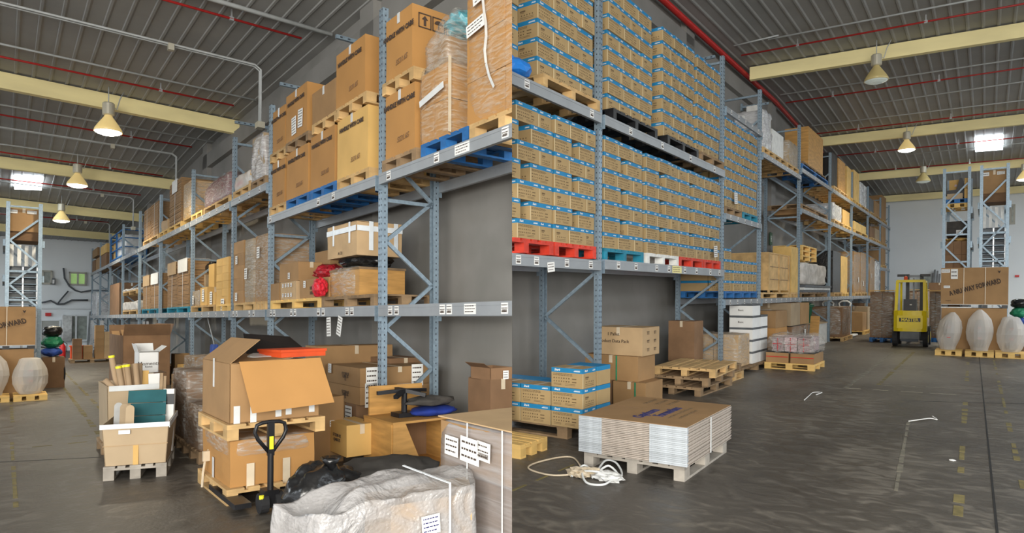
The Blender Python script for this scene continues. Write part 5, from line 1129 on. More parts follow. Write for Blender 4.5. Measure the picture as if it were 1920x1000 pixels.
# --- plywood cabinet with the chair parts
x0, x1 = onY('A', 722, 860, 6.55)[0], onY('A', 845, 860, 6.55)[0]
t = thing('plywood_cabinet', 'A', 'orange plywood cabinet lying open behind the front post', 'cabinet', ((x0+x1)/2, 6.75, 0)); w = (x1-x0)/2; zt = onY('A', 740, 792, 6.55)[1]
for nm, bx_, mtt in (('side_panel', (-w, -.35, 0, -w+.02, .35, zt), 'plywood'), ('side_panel', (w-.02, -.35, 0, w, .35, zt), 'plywood'), ('top_panel', (-w, -.38, zt, w, .35, zt+.025), 'plywood'), ('bottom_panel', (-w, -.35, .0, w, .35, .02), 'plywood'), ('back_panel', (-w, .33, 0, w, .35, zt), 'kraft_brown')): b = MB(); b.box(*bx_); b.build(nm, mtt, t)
b = MB(); b.poly([(-w+.02, -.36, .05), (-w+.1, -.36, .05), (-w+.42, -.36, .02), (-w+.30, -.36, 0.02), (-w+.02, -.36, 0.0)], (0, .01, 0)); 
b = MB(); b.poly([(-w+.01, -.37, zt), (-w+.16, -.37, zt), (-w+.40, -.37, .0), (-w+.01, -.37, 0)], (0, .02, 0)); b.build('slanted_panel', 'plywood', t, fix=True)
b = MB(); b.box(-w+.05, .30, zt+.025, w-.1, .33, zt+.36); b.build('raised_panel', 'plywood', t)
zc_ = zt+.027; xc = (x0+x1)/2
t = thing('chair_base', 'A', 'upturned black office chair mechanism lying on the plywood cabinet', 'chair part', (xc-.1, 6.72, zc_)); 
b = MB(); b.tube([(0, 0, .05), (0, 0, .30)], .035, 10); b.build('column', 'plastic_black', t)
for k in range(5): a_ = k*2*math.pi/5+.3; b = MB(); b.bar((0, 0, .30), (math.cos(a_)*.33, math.sin(a_)*.2, .27+.03*math.sin(a_)), .05, .04); b.build('arm', 'plastic_black', t)
b = MB(); b.box(-.12, -.1, 0.0, .12, .1, .05); b.build('mount_plate', 'plastic_black', t)
b = MB(); blob(b, (0, 0, .05), (.3, .22, .06), 2, .15, 3, 2, zmin=0); tag(b.build('seat_cushion', 'cloth_blue', None, (xc+.22, 6.62, zc_), smooth=True), 'A', 'blue seat cushion beside the chair mechanism on the cabinet', 'cushion')
b = MB(); blob(b, (0, 0, .05), (.3, .17, .06), 6, .35, 3, 2, zmin=0); tag(b.build('dark_cloth', 'cloth_dark', None, (xc+.2, 6.62, zc_+.115), smooth=True), 'A', 'crumpled dark cloth lying on the blue cushion', 'cloth')
# small open dark carton by the wall at the seam
cardbox('A', 4.42, 6.05, .0, 4.78, 6.5, 1.02-.02, 'carton column by the wall near the seam', 'kraft_brown'); 
t = open_box('A', 4.42, 6.05, .985, 4.75, 6.45, 1.13, 'small dark open carton by the wall near the seam', 'kraft_brown', flaps=(('w', .1, 1.0),)); sticker(t, 'n', (.05, -.21, .06), .08, .1, 3)

# --- bubble film load in front: an irregular four sided load
ZT = .78
Q = [Vector((*onZ('A', *p, ZT), 0)) for p in ((600, 953), (893, 907), (884, 876), (503, 936))]
cen = sum(Q, Vector())/4
t = thing('bubble_wrapped_furniture', 'A', 'low furniture load covered with bubble film in the foreground', 'wrapped load', tuple(cen)); Q = [q-cen for q in Q]
def quadp(u, v, s=1.0): return (Q[0]*(1-u)*(1-v)+Q[1]*u*(1-v)+Q[2]*u*v+Q[3]*(1-u)*v)*s
for k, (u0, u1, z0, z1_) in enumerate(((0, .46, 0, .40), (.47, 1, 0, .40), (.42, 1, .402, ZT-.05))):
    b = MB(); vs = [quadp(u, v, .95)+Vector((0, 0, z)) for z in (z0+.002, z1_) for v in (0, 1) for u in (u0, u1)]; b.add(vs, [(0, 2, 3, 1), (4, 5, 7, 6), (0, 1, 5, 4), (2, 6, 7, 3), (0, 4, 6, 2), (1, 3, 7, 5)]); b.build('carton', 'kraft_pale', t)
bm = bmesh.new(); bmesh.ops.create_cube(bm, size=2); bmesh.ops.subdivide_edges(bm, edges=bm.edges[:], cuts=34, use_grid_fill=True)
vs = []
for v in bm.verts:
    q = v.co.copy(); e = .012*(abs(q.x)**8+abs(q.y)**8+abs(q.z)**8-1); u, vv = (q.x*(1-e)+1)/2, (q.y*(1-e)+1)/2; k = max(0, (q.z+1)/2)
    p = quadp(u, vv); p.z = k*ZT
    dip = .13*math.exp(-((u-.10)/.11)**2-((vv-.45)/.42)**2)
    fold = .035*math.exp(-((vv-.25-.35*u)/.16)**2)*math.sin(min(1, u/.8)*math.pi)
    bulge = .05*math.sin(min(1, max(0, (u-.1)/.9))*math.pi)*vv
    p.z += (bulge+fold-dip+.030*noise.noise(Vector((p.x*4, p.y*4, 3)))+.013*noise.noise(Vector((p.x*13, p.y*13, 7))))*k**4
    p += noise.noise_vector(Vector((p.x*6, p.y*6, p.z*5)))*.012
    if q.z < -.99: p.z = .002
    vs.append(p)
bm.verts.index_update(); b = MB(); b.add(vs, [tuple(v.index for v in f.verts) for f in bm.faces]); bm.free(); b.build('bubble_film', 'bubble', t, smooth=True)
dE = (Q[1]-Q[0]).normalized(); nE = Vector((dE.y, -dE.x, 0)); aE = math.atan2(dE.y, dE.x)
p = quadp(.80, 0)+nE*.02; p2 = quadp(.62, 1); b = MB(); b.bar(p+Vector((0, 0, .02)), p+Vector((0, 0, ZT+.03)), .016, .004); b.bar(p+Vector((0, 0, ZT+.03)), p2+Vector((0, 0, ZT+.07)), .016, .004); b.build('strap', 'tape_white', t)
p = quadp(.665, 0)+nE*.03; put('paper_label', label_mesh(.105, .10, 4, 'ink_blue'), t, basis=Matrix.Translation((p.x, p.y, ZT-.17)) @ Matrix.Rotation(aE, 4, 'Z') @ fmat('n', (0, 0, 0), .06))
# grey wrapped carton load on the right: its long labelled side runs along the aisle
CX, CYY = onZ('A', 822, 785, 1.05); x0, ya = CX, CYY-1.25
pallet('A', x0, ya, x0+.85, CYY, 0, 'wooden pallet under the grey wrapped carton load at the seam', 'wood', 'wooden pallets on the floor', parts=False)
t = thing('wrapped_load', 'A', 'large grey film wrapped carton load with white labels at the seam', 'wrapped load', (x0+.43, (ya+CYY)/2, .146), 0, 'film wrapped pallet loads'); w, l, ht = .42, .62, 1.05-.146
for k in range(3):
    for j in range(2): b = MB(); rough_box(b, -w+.004, -l+l*j+.004, ht*k/3+.001, w-.004, -l+l*(j+1)-.004, ht*(k+1)/3-.012, 3, .008, k*3+j); b.build('carton', 'kraft_brown' if k < 2 else 'kraft', t)
b = MB(); cloth_shell(b, -w-.015, -l-.015, 0, w+.015, l+.015, ht+.012, 12, .010, 3); b.build('plastic_wrap', 'wrap_grey', t, smooth=True)
b = MB(); b.box(-w-.01, -l-.01, ht+.012, w+.01, l+.01, ht+.02); b.build('top_sheet', 'kraft_pale', t)
for px_, py_, a, c, r_ in ((844, 837, .15, .12, -.03), (878, 846, .20, .15, -.05), (904, 848, .13, .11, -.05)): Y_, Z_ = onX('A', px_, py_, x0-.04); sticker(t, 'A', (-w-.04, Y_-(ya+CYY)/2, Z_-.146), a, c, 3, r_, code=(px_ == 904))
for Y_ in (.25, -.1): b = MB(); b.box(-w-.038, Y_, .0, -w-.034, Y_+.008, ht+.02); b.build('strap', 'tape_clear', t)
# black bin bags and dark tarpaulin behind the bubble film load
for i, (cx, cy, r, z, lb) in enumerate([((590, 905), None, (.27, .24, .25), .0, 'shiny black bin bag with a tied top behind the bubble film load'), ((640, 890), None, (.26, .24, .22), 0, 'second black bin bag lying behind the first'), ((722, 880), None, (.55, .30, .24), 0, 'wide dark tarpaulin heap between the bags and the cabinet')]):
    Yb = [5.35, 5.95, 6.0][i]; X, _ = onY('A', cx[0], cx[1], Yb); zt_ = onY('A', cx[0], [872, 878, 858][i], Yb)[1]
    b = MB(); blob(b, (0, 0, zt_*.48), (r[0], r[1], zt_*.54), i+2, .22, 4, 2.2, zmin=0)
    if i == 0: b.lathe([(.02, zt_*.85), (.05, zt_*1.0), (.09, zt_*1.12), (.05, zt_*1.08)], (.12, -.05, 0), 9)
    tag(b.build('bin_bag' if i < 2 else 'tarpaulin', 'film_black' if i < 2 else 'cloth_dark', None, (X, Yb, 0), smooth=True), 'A', lb, 'bag' if i < 2 else 'tarpaulin', 'black bin bags' if i < 2 else None)
# --- small box pallet and extinguisher by the end wall
X, Y = onZ('A', 132, 682); t = pallet('A', X, Y, X+1.4, Y+1.1, 0, 'wooden pallet of small boxes near the end wall door', 'wood_old', 'wooden pallets on the floor', ax='x')
rd = random.Random(5)
for i, (a, n, mt) in enumerate([(.08, 3, 'kraft_brown'), (.42, 2, 'kraft'), (.80, 5, 'kraft'), (1.1, 4, 'kraft_pale')]):
    for k in range(n): cardbox('A', X+a, Y+.1, .146+.26*k, X+a+.29, Y+.5, .146+.26*(k+1)-.002, f'small carton {["lowest","second","third","fourth","fifth"][k]} in the {["leftmost","low","tallest","rightmost"][i]} column on the pallet near the end wall', mt, group='small cartons near the end wall', tapes=False)
b = MB(); b.box(-.25, -.2, 0, .25, .2, .45); b.box(-.28, -.22, .45, .28, .22, .5); tag(b.build('red_crate', 'orange_red', None, (X+.3, Y+.85, .146)), 'A', 'red crate behind the small cartons near the end wall', 'crate')
t = thing('fire_extinguisher', 'A', 'red fire extinguisher standing near the end wall door', 'fire extinguisher', (*onZ('A', 117, 671), 0)); b = MB(); b.lathe([(.001, 0), (.11, 0), (.12, .05), (.12, .5), (.05, .6), (.04, .66), (.001, .66)], n=14); b.build('cylinder', 'signal_red', t, smooth=True); b = MB(); b.box(-.08, -.02, .66, .05, .02, .72); b.tube([(.05, 0, .68), (.16, 0, .6), (.15, 0, .25)], .015, 6); b.build('valve_and_hose', 'plastic_black', t)
# ---------------- double rack end with the scooter boxes: seen from both aisles ----------------
def scooter_end(h, dx, Yp, Yb, Yf, pal, fx=0.0):
    side = 'bubble film aisle' if h == 'A' else 'forklift aisle'
    # rack end frames
    fr = []
    for i, (xa, xb) in enumerate(((-1.08, -.40), (-.19, .49))):
        for j, yy in enumerate((0, 2.5)): rack_frame(h, xa+dx+fx, xb+dx+fx, Yf+yy, 5.35, f'{["near", "far"][j]} upright frame at the end of the double rack, {["left", "right"][i]} one, {side}', .62, .55, False, (2.6, 3.4), group='uprights of the double rack end')
        for z, nm in ((3.3, 'middle'), (4.3, 'top')) if i else ((3.2, 'middle'), (4.2, 'top')):
            for x in (xa-.025, xb+.025): rack_beam(h, x+dx+fx, Yf, Yf+2.5, z, f'{nm} beam along the double rack end at its {"outer" if x in (xa-.025,) else "inner"} side, {["left", "right"][i]} rack, {side}', group='beams of the double rack end')
    # big scooter cartons
    x0, x1 = -1.045+dx, .47+dx
    zl = 1.27; t = cardbox(h, x0+.02, Yb, 0, x1-.02, Yb+.7, zl, f'lower big scooter carton behind the bagged scooters, {side}', 'kraft', seam='x', tapes=False)
    P = thing('transport_base', h, f'white and black base between the two scooter cartons, {side}', 'pallet', ((x0+x1)/2, Yb+.35, zl+.002))
    b = MB(); [b.box(x-.06, -.35, 0, x+.06, .35, .09) for x in (-.65, -.2, .25, .69)]; b.build('block', 'plastic_black', P); b = MB(); b.box(-.75, -.36, .09, .75, .36, .105); b.box(-.75, -.36, 0.002, -.05, -.35, .03); b.build('rail', 'paint_white', P)
    t = cardbox(h, x0, Yb-.02, zl+.107, x1, Yb+.7, 2.39, f'scooter carton with slanted slogan on top, {side}', 'kraft', seam='x', tapes=False); w, l, ht = t['hw'], t['hl'], t['hh']
    letter(t, 'n', (.02, -l-.012, ht*.46), 'A NIU WAY FORWARD', .185, 'ink', .30, 0, .006, sx=.62)
    letter(t, 'n', (w-.2, -l-.012, ht-.13), 'V', .07, 'ink', 0, 0, .008); letter(t, 'n', (-w+.18, -l-.012, .1), 'E-mobility', .03)
    sticker(t, 'n', (-w+.11, -l-.014, ht-.08), .2, .1, 2); sticker(t, 'n', (-w+.31, -l-.014, ht-.17), .16, .28, 2); sticker(t, 'n', (-w+.14, -l-.014, ht*.48), .15, .07, 1)
    for x in (-w+.53, w-.5): b = MB(); b.box(x-.008, -l-.016, 0, x+.008, -l-.012, ht); b.box(x-.008, -l-.01, ht, x+.008, l, ht+.004); b.build('strap', 'tape', t)
    # bagged scooters on small pallets
    for i, (a, c) in enumerate(pal):
        lb = ['tall pointed', 'narrow pointed', 'rounded'][i]
        pallet(h, a+dx, Yp-.0, c+dx, Yp+.8, 0, f'small pale pallet under the {lb} bagged scooter, {side}', 'wood_yellow', 'small pallets under bagged scooters', ax='x')
        t = thing('bagged_scooter', h, f'{lb} scooter under a frosted plastic bag, {side}', 'scooter', ((a+c)/2+dx, Yp+.4, .146), 0, 'bagged scooters')
        W_ = [.29, .29, .31][i]; H_ = [1.02, 1.10, .92][i]
        b = MB(); b.tube([(-.0, -.1, .14), (0, -.02, .14)], .14, 14); b.build('wheel', 'rubber', t); b = MB(); blob(b, (0, -.05, .5), (.13, .16, .34), i, .1, 3); b.build('body', 'plastic_grey', t, smooth=True)
        b = MB(); b.box(-.04, -.24, .33, .04, -.21, .36); b.box(-.04, -.23, .60, .04, -.2, .62); b.build('rear_light', 'signal_red', t)
        b = MB(); n = 22; pr = [(.62, 0), (.68, .08), (.92, .28), (1.0, .45), (.97, .58), (.80, .76), (.50, .90), (.16, 1.0)] if i < 2 else [(.60, 0), (.75, .08), (.95, .28), (1.0, .50), (.92, .68), (.76, .82), (.58, .97), (.4, 1.0)]
        k0 = len(b.v)
        for r_, z_ in pr:
            for j in range(n):
                a_ = 2*math.pi*j/n; rr = r_*(1+.16*noise.noise(Vector((math.cos(a_)*1.5+i*7, math.sin(a_)*1.5, z_*3))))
                b.v.append((rr*W_*math.cos(a_)+(.05*(1-z_)*0 if i else (.10*z_*z_-.02)), rr*W_*.9*math.sin(a_), z_*H_))
        for q in range(len(pr)-1):
            for j in range(n): b.f.append((k0+q*n+j, k0+q*n+(j+1) % n, k0+(q+1)*n+(j+1) % n, k0+(q+1)*n+j)); b.m.append(0)
        b.f.append(tuple(k0+(len(pr)-1)*n+j for j in range(n))); b.m.append(0)
        b.build('frosted_bag', 'frost', t)
    dx += fx
    # loads of the double rack, left cell then right cell
    y0, y1 = Yf+.12, Yf+1.2
    L = lambda x0, x1, z0, z1, lb, mt, **k: cardbox(h, x0+dx, y0, z0, x1+dx, y1, z1, lb+', '+side, mt, amp=.0015, **k)
    G = 'cartons on the double rack end'
    for k in range(3):
        for j in range(2):
            if k == 0 or True: L(-1.0+.31*k*.95, -1.0+.31*(k+.95)*.95, 1.05+.62*j+.9, 1.05+.62*(j+1)-.005+.9, f'wrapped brown carton on the double rack, {["left", "middle", "right"][k]} of the {["lower", "upper"][j]} row', 'kraft_brown', tapes=False, group=G) if False else None
    for k in range(3):
        for j in range(2): L(-1.01+.20*k, -1.01+.20*(k+1)-.005, 2.42+.40*j, 2.42+.40*(j+1)-.005, f'brown carton behind the near frame, {["left", "middle", "right"][k]} of the {["lower", "upper"][j]} row', 'kraft_brown', tapes=False, group=G)
    L(-1.02, -.42, 0, 2.415, 'tall dark load beneath the brown cartons of the double rack', 'kraft_brown', tapes=False)
    b = MB(); blob(b, (0, 0, .06), (.29, .4, .07), 3, .3, 3, zmin=0); tag(b.build('yellow_sacks', 'kraft_gold', None, (-.72+dx, y0+.5, 3.222)), h, f'yellow sacks lying above the brown cartons, {side}', 'sacks')
    L(-.98, -.47, 3.36, 3.8, 'dark carton with a white sheet in the left cell', 'cloth_dark', tapes=False); o = TOPS[-1][0]; sticker(o, 'n', (.06, -.56, .12), .16, .12, 2)
    pallet(h, -1.04+dx, y0, -.42+dx, y1, 4.2, f'yellow pallet on the top level of the left cell, {side}', 'wood_yellow', 'pallets of the double rack', parts=False, H=.13, ax='x')
    pallet(h, -1.04+dx, y0, -.42+dx, y1, 4.335, f'dark blue pallet stacked on the yellow one, {side}', 'paint_blue', 'pallets of the double rack', parts=False, H=.12, ax='x')
    L(-.98, -.60, 4.457, 4.62, 'flat white box in the left cell', 'card_cream', tapes=False)
    t = thing('black_bench', h, f'black L shaped seat lying on the flat box in the left cell, {side}', 'seat', (-.76+dx, y0+.2, 4.622)); b = MB(); b.poly([(-.27, 0, 0), (.05, 0, 0), (.12, 0, -.1), (.2, 0, -.1), (.22, 0, .2), (.14, 0, .47), (.08, 0, .47), (.0, 0, .14), (-.27, 0, .12)], (0, .4, 0)); b.build('cushion', 'plastic_black', t, fix=True)
    L(-.95, -.62, 4.77, 5.08, 'orange box with a purple dot in the left cell', 'kraft_gold', tapes=False); o = TOPS[-1][0]; o.location.y += .45; b = MB(); b.tube([(0, -.56, .14), (0, -.552, .14)], .035, 12); b.build('dot', 'magazine', o)
    for k in range(2): L(-.56, -.42, 4.46+.3*k, 4.75+.3*k, f'orange box at the right of the left cell, {["lower", "upper"][k]} one', 'kraft_gold', tapes=False, group=G)
    # right cell
    L(-.17, .45, 4.55, 5.2, 'big brown box with two white sheets in the right cell', 'kraft'); o = TOPS[-1][0]; sticker(o, 'n', (-.2, -.56, .55), .16, .1, 1); sticker(o, 'n', (.15, -.56, .56), .18, .09, 2)
    b = MB()
    for k in range(14): b.box(-.3+random.uniform(0, .02), -.5, .018*k, .3-random.uniform(0, .02), .5, .018*k+.013)
    tag(b.build('flattened_cartons', 'kraft_brown', None, (.14+dx, y0+.54, 4.302)), h, f'pile of flattened cartons under the big brown box, {side}', 'cardboard')
    t = thing('rack_cabinet', h, f'tall grey steel shelf packed with dark trays in the right cell, {side}', 'shelf', (.14+dx, y0+.5, 0))
    for x in (-.27, 0, .27): b = MB(); b.box(x-.015, -.45, 0, x+.015, -.42, 3.55); b.box(x-.015, .42, 0, x+.015, .45, 3.55); b.build('post', 'steel', t)
    for k in range(8):
        z = 2.1+.19*k; b = MB(); b.box(-.27, -.45, z, .27, .45, z+.02); b.build('shelf', 'post', t)
        for x in (-.135, .135): b = MB(); b.box(x-.115, -.42, z+.022, x+.115, .4, z+.14); b.box(x-.10, -.425, z+.1, x+.10, -.42, z+.13, 1); b.build('tray', ['plastic_grey', 'post_dark'], t)
    for k in range(4): b = MB(); b.box(-.25+.14*k, -.3+.1*k, 0, -.18+.14*k, -.26+.1*k, .62); tag(b.build('white_profile', 'paint_white', None, (.14+dx, y0+.3, 3.553)), h, f'white upright profile above the tray shelf, {NTH[k]} from the left, {side}', 'profile', f'white profiles above the tray shelf, {side}')
m, nt, b_ = newmat('frost'); N, Lk = nt.nodes, nt.links
b_.inputs['Base Color'].default_value = (.90, .86, .80, 1); b_.inputs['Roughness'].default_value = .45
tr = N.new('ShaderNodeBsdfTransparent'); tl = N.new('ShaderNodeBsdfTranslucent'); tl.inputs[0].default_value = (.8, .75, .68, 1); mx = N.new('ShaderNodeMixShader'); mx.inputs[0].default_value = .6; m2 = N.new('ShaderNodeMixShader'); m2.inputs[0].default_value = .3
Lk.new(b_.outputs[0], m2.inputs[1]); Lk.new(tl.outputs[0], m2.inputs[2]); Lk.new(tr.outputs[0], mx.inputs[1]); Lk.new(m2.outputs[0], mx.inputs[2]); Lk.new(mx.outputs[0], N['Material Output'].inputs['Surface'])
PAL = [(-1.12, -.52), (-.45, .17), (.20, .86)]
scooter_end('B', 0.0, 21.05, 22.0, 23.1, PAL)
n0 = len(TOPS)
scooter_end('A', .10, 16.75, 17.7, 18.8, [(-1.2, -.6), (-.58, .03), (.09, .66)], .12)
for o, h in TOPS[n0:]: o.location.z *= .82; o.scale.z = .82
# heap of bags and a bicycle beside the double rack
for h, X, Y in (('B', .78, 23.6), ('A', .98, 19.6)):
    side = 'bubble film aisle' if h == 'A' else 'forklift aisle'
    cardbox(h, X-.2, Y, 0, X+.25, Y+.6, .75, f'brown box under the coloured bags, {side}', 'kraft_brown')
    for k, (mt, nm, r, zz) in enumerate((('bag_blue', 'blue', .12, .75), ('bag_green', 'green', .16, .96), ('film_black', 'black', .14, 1.24))):
        b = MB(); blob(b, (0, 0, r), (.22, .22, r), k+3, .2, 3, zmin=0); tag(b.build('stuffed_bag', mt, None, (X, Y+.3, zz+.002)), h, f'stuffed {nm} bag on the heap beside the double rack, {side}', 'bag', f'bags heaped beside the double rack, {side}')
t = thing('bicycle', 'A', 'black bicycle parked behind the double rack, its wheel showing', 'bicycle', (1.15, 19.9, 0), .25)
for y, nm in ((.0, 'wheel'), (1.05, 'wheel')):
    b = MB(); b.tube([(0, y+.33*math.cos(a), .34+.33*math.sin(a)) for a in [2*math.pi*i/24 for i in range(25)]], .018, 6)
    for k in range(10): a = math.pi*2*k/10; b.tube([(0, y, .34), (0, y+.33*math.cos(a), .34+.33*math.sin(a))], .002, 3)
    b.build(nm, 'rubber', t, smooth=True)
b = MB(); [b.tube(p, .014, 6) for p in (((0, 0, .34), (0, .35, .82), (0, .85, .82), (0, .45, .34), (0, .35, .82)), ((0, 0, .34), (0, .45, .34)), ((0, .82, .9), (0, 1.05, .34)))]; b.build('bicycle_frame', 'plastic_black', t)
b = MB(); b.tube([(-.25, .78, .98), (0, .83, .95), (.25, .78, .98)], .013, 6); b.build('handlebar', 'plastic_black', t); b = MB(); b.box(-.06, .22, .86, .06, .46, .9); b.build('saddle', 'plastic_black', t)

# ---------------- forklift ----------------
xa, Yk = onZ('B', 1672, 649); xb = onY('B', 1739, 649, Yk)[0]; w = (xb-xa)/2; S = onY('B', 1700, 520, Yk)[1]/2.15
t = thing('forklift', 'B', 'yellow forklift truck seen from behind in the aisle', 'forklift', ((xa+xb)/2, Yk, 0)); S = max(.9, S)
def pz(py): return onY('B', 1700, py, Yk)[1]
zA, zB, zC, zT = pz(622), pz(583), pz(527), pz(514)
b = MB(); rough_box(b, -w*.93, 0, zA, w*.93, .42, zB, 6, 0); q = []
for x, y, z in b.v:      # counterweight: rounded at the back corners
    k = (abs(x)/w)**4; y = y+(.16*k if y < .2 else 0); q.append((x, y, z))
b.v = q; cwt = b.build('counterweight', 'lift_yellow', t, smooth=False)
b = MB(); b.box(-w*.72, -.012, zA+.1, w*.72, .0, zB-.15); b.build('rear_cover', 'lift_yellow', cwt)
b = MB(); b.box(-w*.6, -.016, zA+.31, w*.6, -.012, zA+.43); b.build('name_plate', 'plastic_black', cwt); letter(cwt, 'n', (0, -.02, zA+.37), 'MASTER', .13, 'lift_yellow', 0, 0, .004)
b = MB(); b.box(-w*.62, .4, zA, w*.62, 1.5, zB-.1); b.build('body', 'lift_yellow', t)
b = MB(); b.box(-w*.55, .05, .22, w*.55, .5, zA); b.box(-w*.5, .0, .16, w*.5, .06, .24, 1); b.build('rear_axle', ['plastic_grey', 'post_dark'], t)
for s in (-1, 1):
    for y, r in ((.28, .25), (1.35, .3)): b = MB(); b.tube([(s*w*.72, y, r), (s*w*1.0, y, r)], r, 18); whl = b.build('wheel', 'rubber', t); b = MB(); b.tube([(s*w*1.0, y, r), (s*w*1.008, y, r)], r*.5, 12); b.build('hub', 'lift_yellow_dark', whl)
    b = MB(); b.bar((s*w*.80, .12, zB-.02), (s*w*.76, .25, zC), .07, .08); b.bar((s*w*.76, .25, zC-.02), (s*w*.72, 1.25, zC-.02), .07, .06); b.bar((s*w*.72, 1.22, zC), (s*w*.78, 1.55, zB-.25), .06, .06); b.build('guard_post', 'lift_yellow', t)
b = MB(); b.bar((-w*.8, .25, zC), (w*.8, .25, zC), .1, .08)
for k in range(5): b.bar((-w*.5+w*.25*k, .25, zC+.01), (-w*.5+w*.25*k, 1.25, zC+.01), .03, .03)
b.build('overhead_guard', 'lift_yellow', t)
b = MB(); b.box(-w*.42, .32, zB-.02, w*.30, .62, zB+.36); b.box(-w*.42, .62, zB-.02, w*.3, 1.0, zB+.08); fseat = b.build('seat', 'plastic_black', t); b = MB(); b.box(-.03, .315, zB+.17, .03, .32, zB+.2); b.build('seat_badge', 'paper', fseat)
for s in (-1, 1): b = MB(); b.box(s*w*.42-.05, 1.6, .1, s*w*.42+.05, 1.72, zT+.03); b.build('mast_rail', 'plastic_black', t)
b = MB(); b.box(-w*.42, 1.6, zT-.08, w*.42, 1.7, zT); b.box(-w*.1, 1.58, .4, w*.0, 1.66, zT-.1); b.build('mast_crosshead', 'steel_dark', t)
for s in (-1, 1): b = MB(); b.box(s*w*.4-.05, 1.8, .03, s*w*.4+.05, 2.8, .07); b.build('fork', 'steel_dark', t)
b = MB(); b.lathe([(.001, .12), (.05, .1), (.05, 0), (.001, 0)], (-w*.3, .3, zC+.04), 10); b.build('beacon', 'orange_red', t)
for s in (-1, 1): b = MB(); b.box(s*w*.72-.12, 1.2, zT-.06, s*w*.72+.12, 1.3, zT+.02); b.build('work_lamp', 'plastic_black', t)
# wrapped brown loads behind it
for i, (cx, cy, sx, fx, top, lb) in enumerate([(1676, 630, 1630, 1682, 548, 'wrapped brown carton stack left of the forklift'), (1764, 632, 1742, 1768, 548, 'wrapped brown carton stack between the forklift and the scooter boxes'), (1738, 622, 1700, 1742, 546, 'wrapped brown stack hidden behind the forklift')]):
    Y = [25.6, 26.6, 29.0][i]; x0, x1 = sorted((onY('B', cx, cy, Y)[0], onY('B', sx, cy, Y)[0])); z1 = onY('B', cx, top, Y)[1]
    pallet('B', x0, Y, x1, Y+1.2, 0, f'dark blue pallet under the {lb}', 'paint_blue', 'wooden pallets on the floor', parts=False)
    wrapped_load('B', x0, Y+.02, .146, x1, Y+1.18, z1, lb, 2, 1, 4, 'kraft_brown', 'wrap', amp=.02)
    b = MB(); b.box(x0, Y, z1+.035, x1, Y+1.2, z1+.06); tag(b.build('top_board', 'wood_yellow'), 'B', f'pale board covering the {lb}', 'board', 'boards on top of wrapped stacks')

# ---------------- loads on the rack beside the forklift aisle ----------------
def bY(x, py=500, X=-4.42): return onX('B', x, py, X)
def bl(xn, xf, yt, z0, lb, mt='kraft', depth=.9, **k):
    Yn, z1 = bY(xn, yt); Yf = bY(xf, yt)[0]; Yn, Yf = snap('B', Yn, Yf); return cardbox('B', -4.42-depth, Yn, z0, -4.42, Yf, z1, lb, mt, **k)
def bw(xn, xf, yt, z0, lb, depth=.9, **k):
    Yn, z1 = bY(xn, yt); Yf = bY(xf, yt)[0]; Yn, Yf = snap('B', Yn, Yf); return wrapped_load('B', -4.42-depth, Yn, z0, -4.42, Yf, z1, lb, **k)
def bp(xn, xf, z, lb, mt='wood', **k):
    return rp('B', xn, xf, z, lb, mt, depth=1.0, row=400, group='pallets beside the forklift aisle', **k)
# third section top level
for a, c, lb in ((1430, 1452, 'tall wrapped load'), (1452, 1474, 'washing machine'), (1476, 1497, 'grey wrapped box')): bp(a, c, 5.07, f'wooden pallet on the top level under the {lb}', 'wood', parts=False)
bw(1431, 1446, 205, 5.219, 'tall ragged film wrapped load left of the washing machine', nz=2, ny=1, mt='film_white', wrap='wrap_dense', amp=.08, depth=.7)
Yn, z1 = bY(1456, 240); Yf = bY(1477, 250)[0]
t = thing('washing_machine', 'B', 'white washing machine on the top level between wrapped loads', 'washing machine', (-4.95, (Yn+Yf)/2, 5.219)); l = (Yf-Yn)/2; ht = z1-5.219; w = .42
b = MB(); rough_box(b, -w, -l, 0, w, l, ht, 2, .0); b.build('body', 'paint_white', t)
b = MB(); b.tube([(0, -l-.02, ht*.48), (0, -l, ht*.48)], .27, 20); wdoor = b.build('door', 'plastic_black', t)
b = MB(); b.tube([(.27*math.cos(a), -l-.02, ht*.48+.27*math.sin(a)) for a in [2*math.pi*i/20 for i in range(21)]], .03, 6); b.build('door_ring', 'steel', wdoor, smooth=True)
b = MB(); b.box(-w+.05, -l-.006, ht*.85, w-.05, -l, ht*.95); b.build('control_panel', 'cover_grey', t)
bw(1479, 1496, 262, 5.219, 'grey film wrapped box at the right of the washing machine', nz=1, ny=2, mt='kraft_grey', wrap='wrap', amp=.04)
# eye level, third and fourth section
bp(1430, 1480, 1.56, 'wooden pallet under the tall slatted crate', 'wood')
Yn, z1 = bY(1441, 475); Yf = bY(1481, 480)[0]; l = (Yf-Yn)/2
t = thing('wooden_crate', 'B', 'tall pale wooden crate with battens at eye level', 'crate', (-4.9, (Yn+Yf)/2, 1.706)); ht = z1-1.706; w = .46
b = MB(); b.box(-w, -l, .05, w, l, ht); b.build('body', 'wood', t)
for y in (-l, -l*.05, l-.12): b = MB(); b.box(w, y, 0, w+.03, y+.12, ht+.03); b.build('batten', 'wood', t)
for z in (ht*.33, ht*.66): b = MB(); b.box(w, -l, z, w+.012, l, z+.02); b.build('board_gap', 'wood_old', t)
b = MB(); b.box(-w-.02, -l-.02, ht, w+.02, l+.02, ht+.03); b.build('lid', 'wood', t)
bp(1484, 1497, 1.56, 'short wooden pallet next to the third upright at eye level', 'wood', parts=False)
bl(1484, 1497, 462, 1.706, 'stack of pale boards leaning behind the upright at eye level', 'wood_yellow', tapes=False, depth=.5, name='board_stack', cat='boards')
bp(1503, 1552, 1.56, 'wooden pallet under the layered boards', 'wood_old')
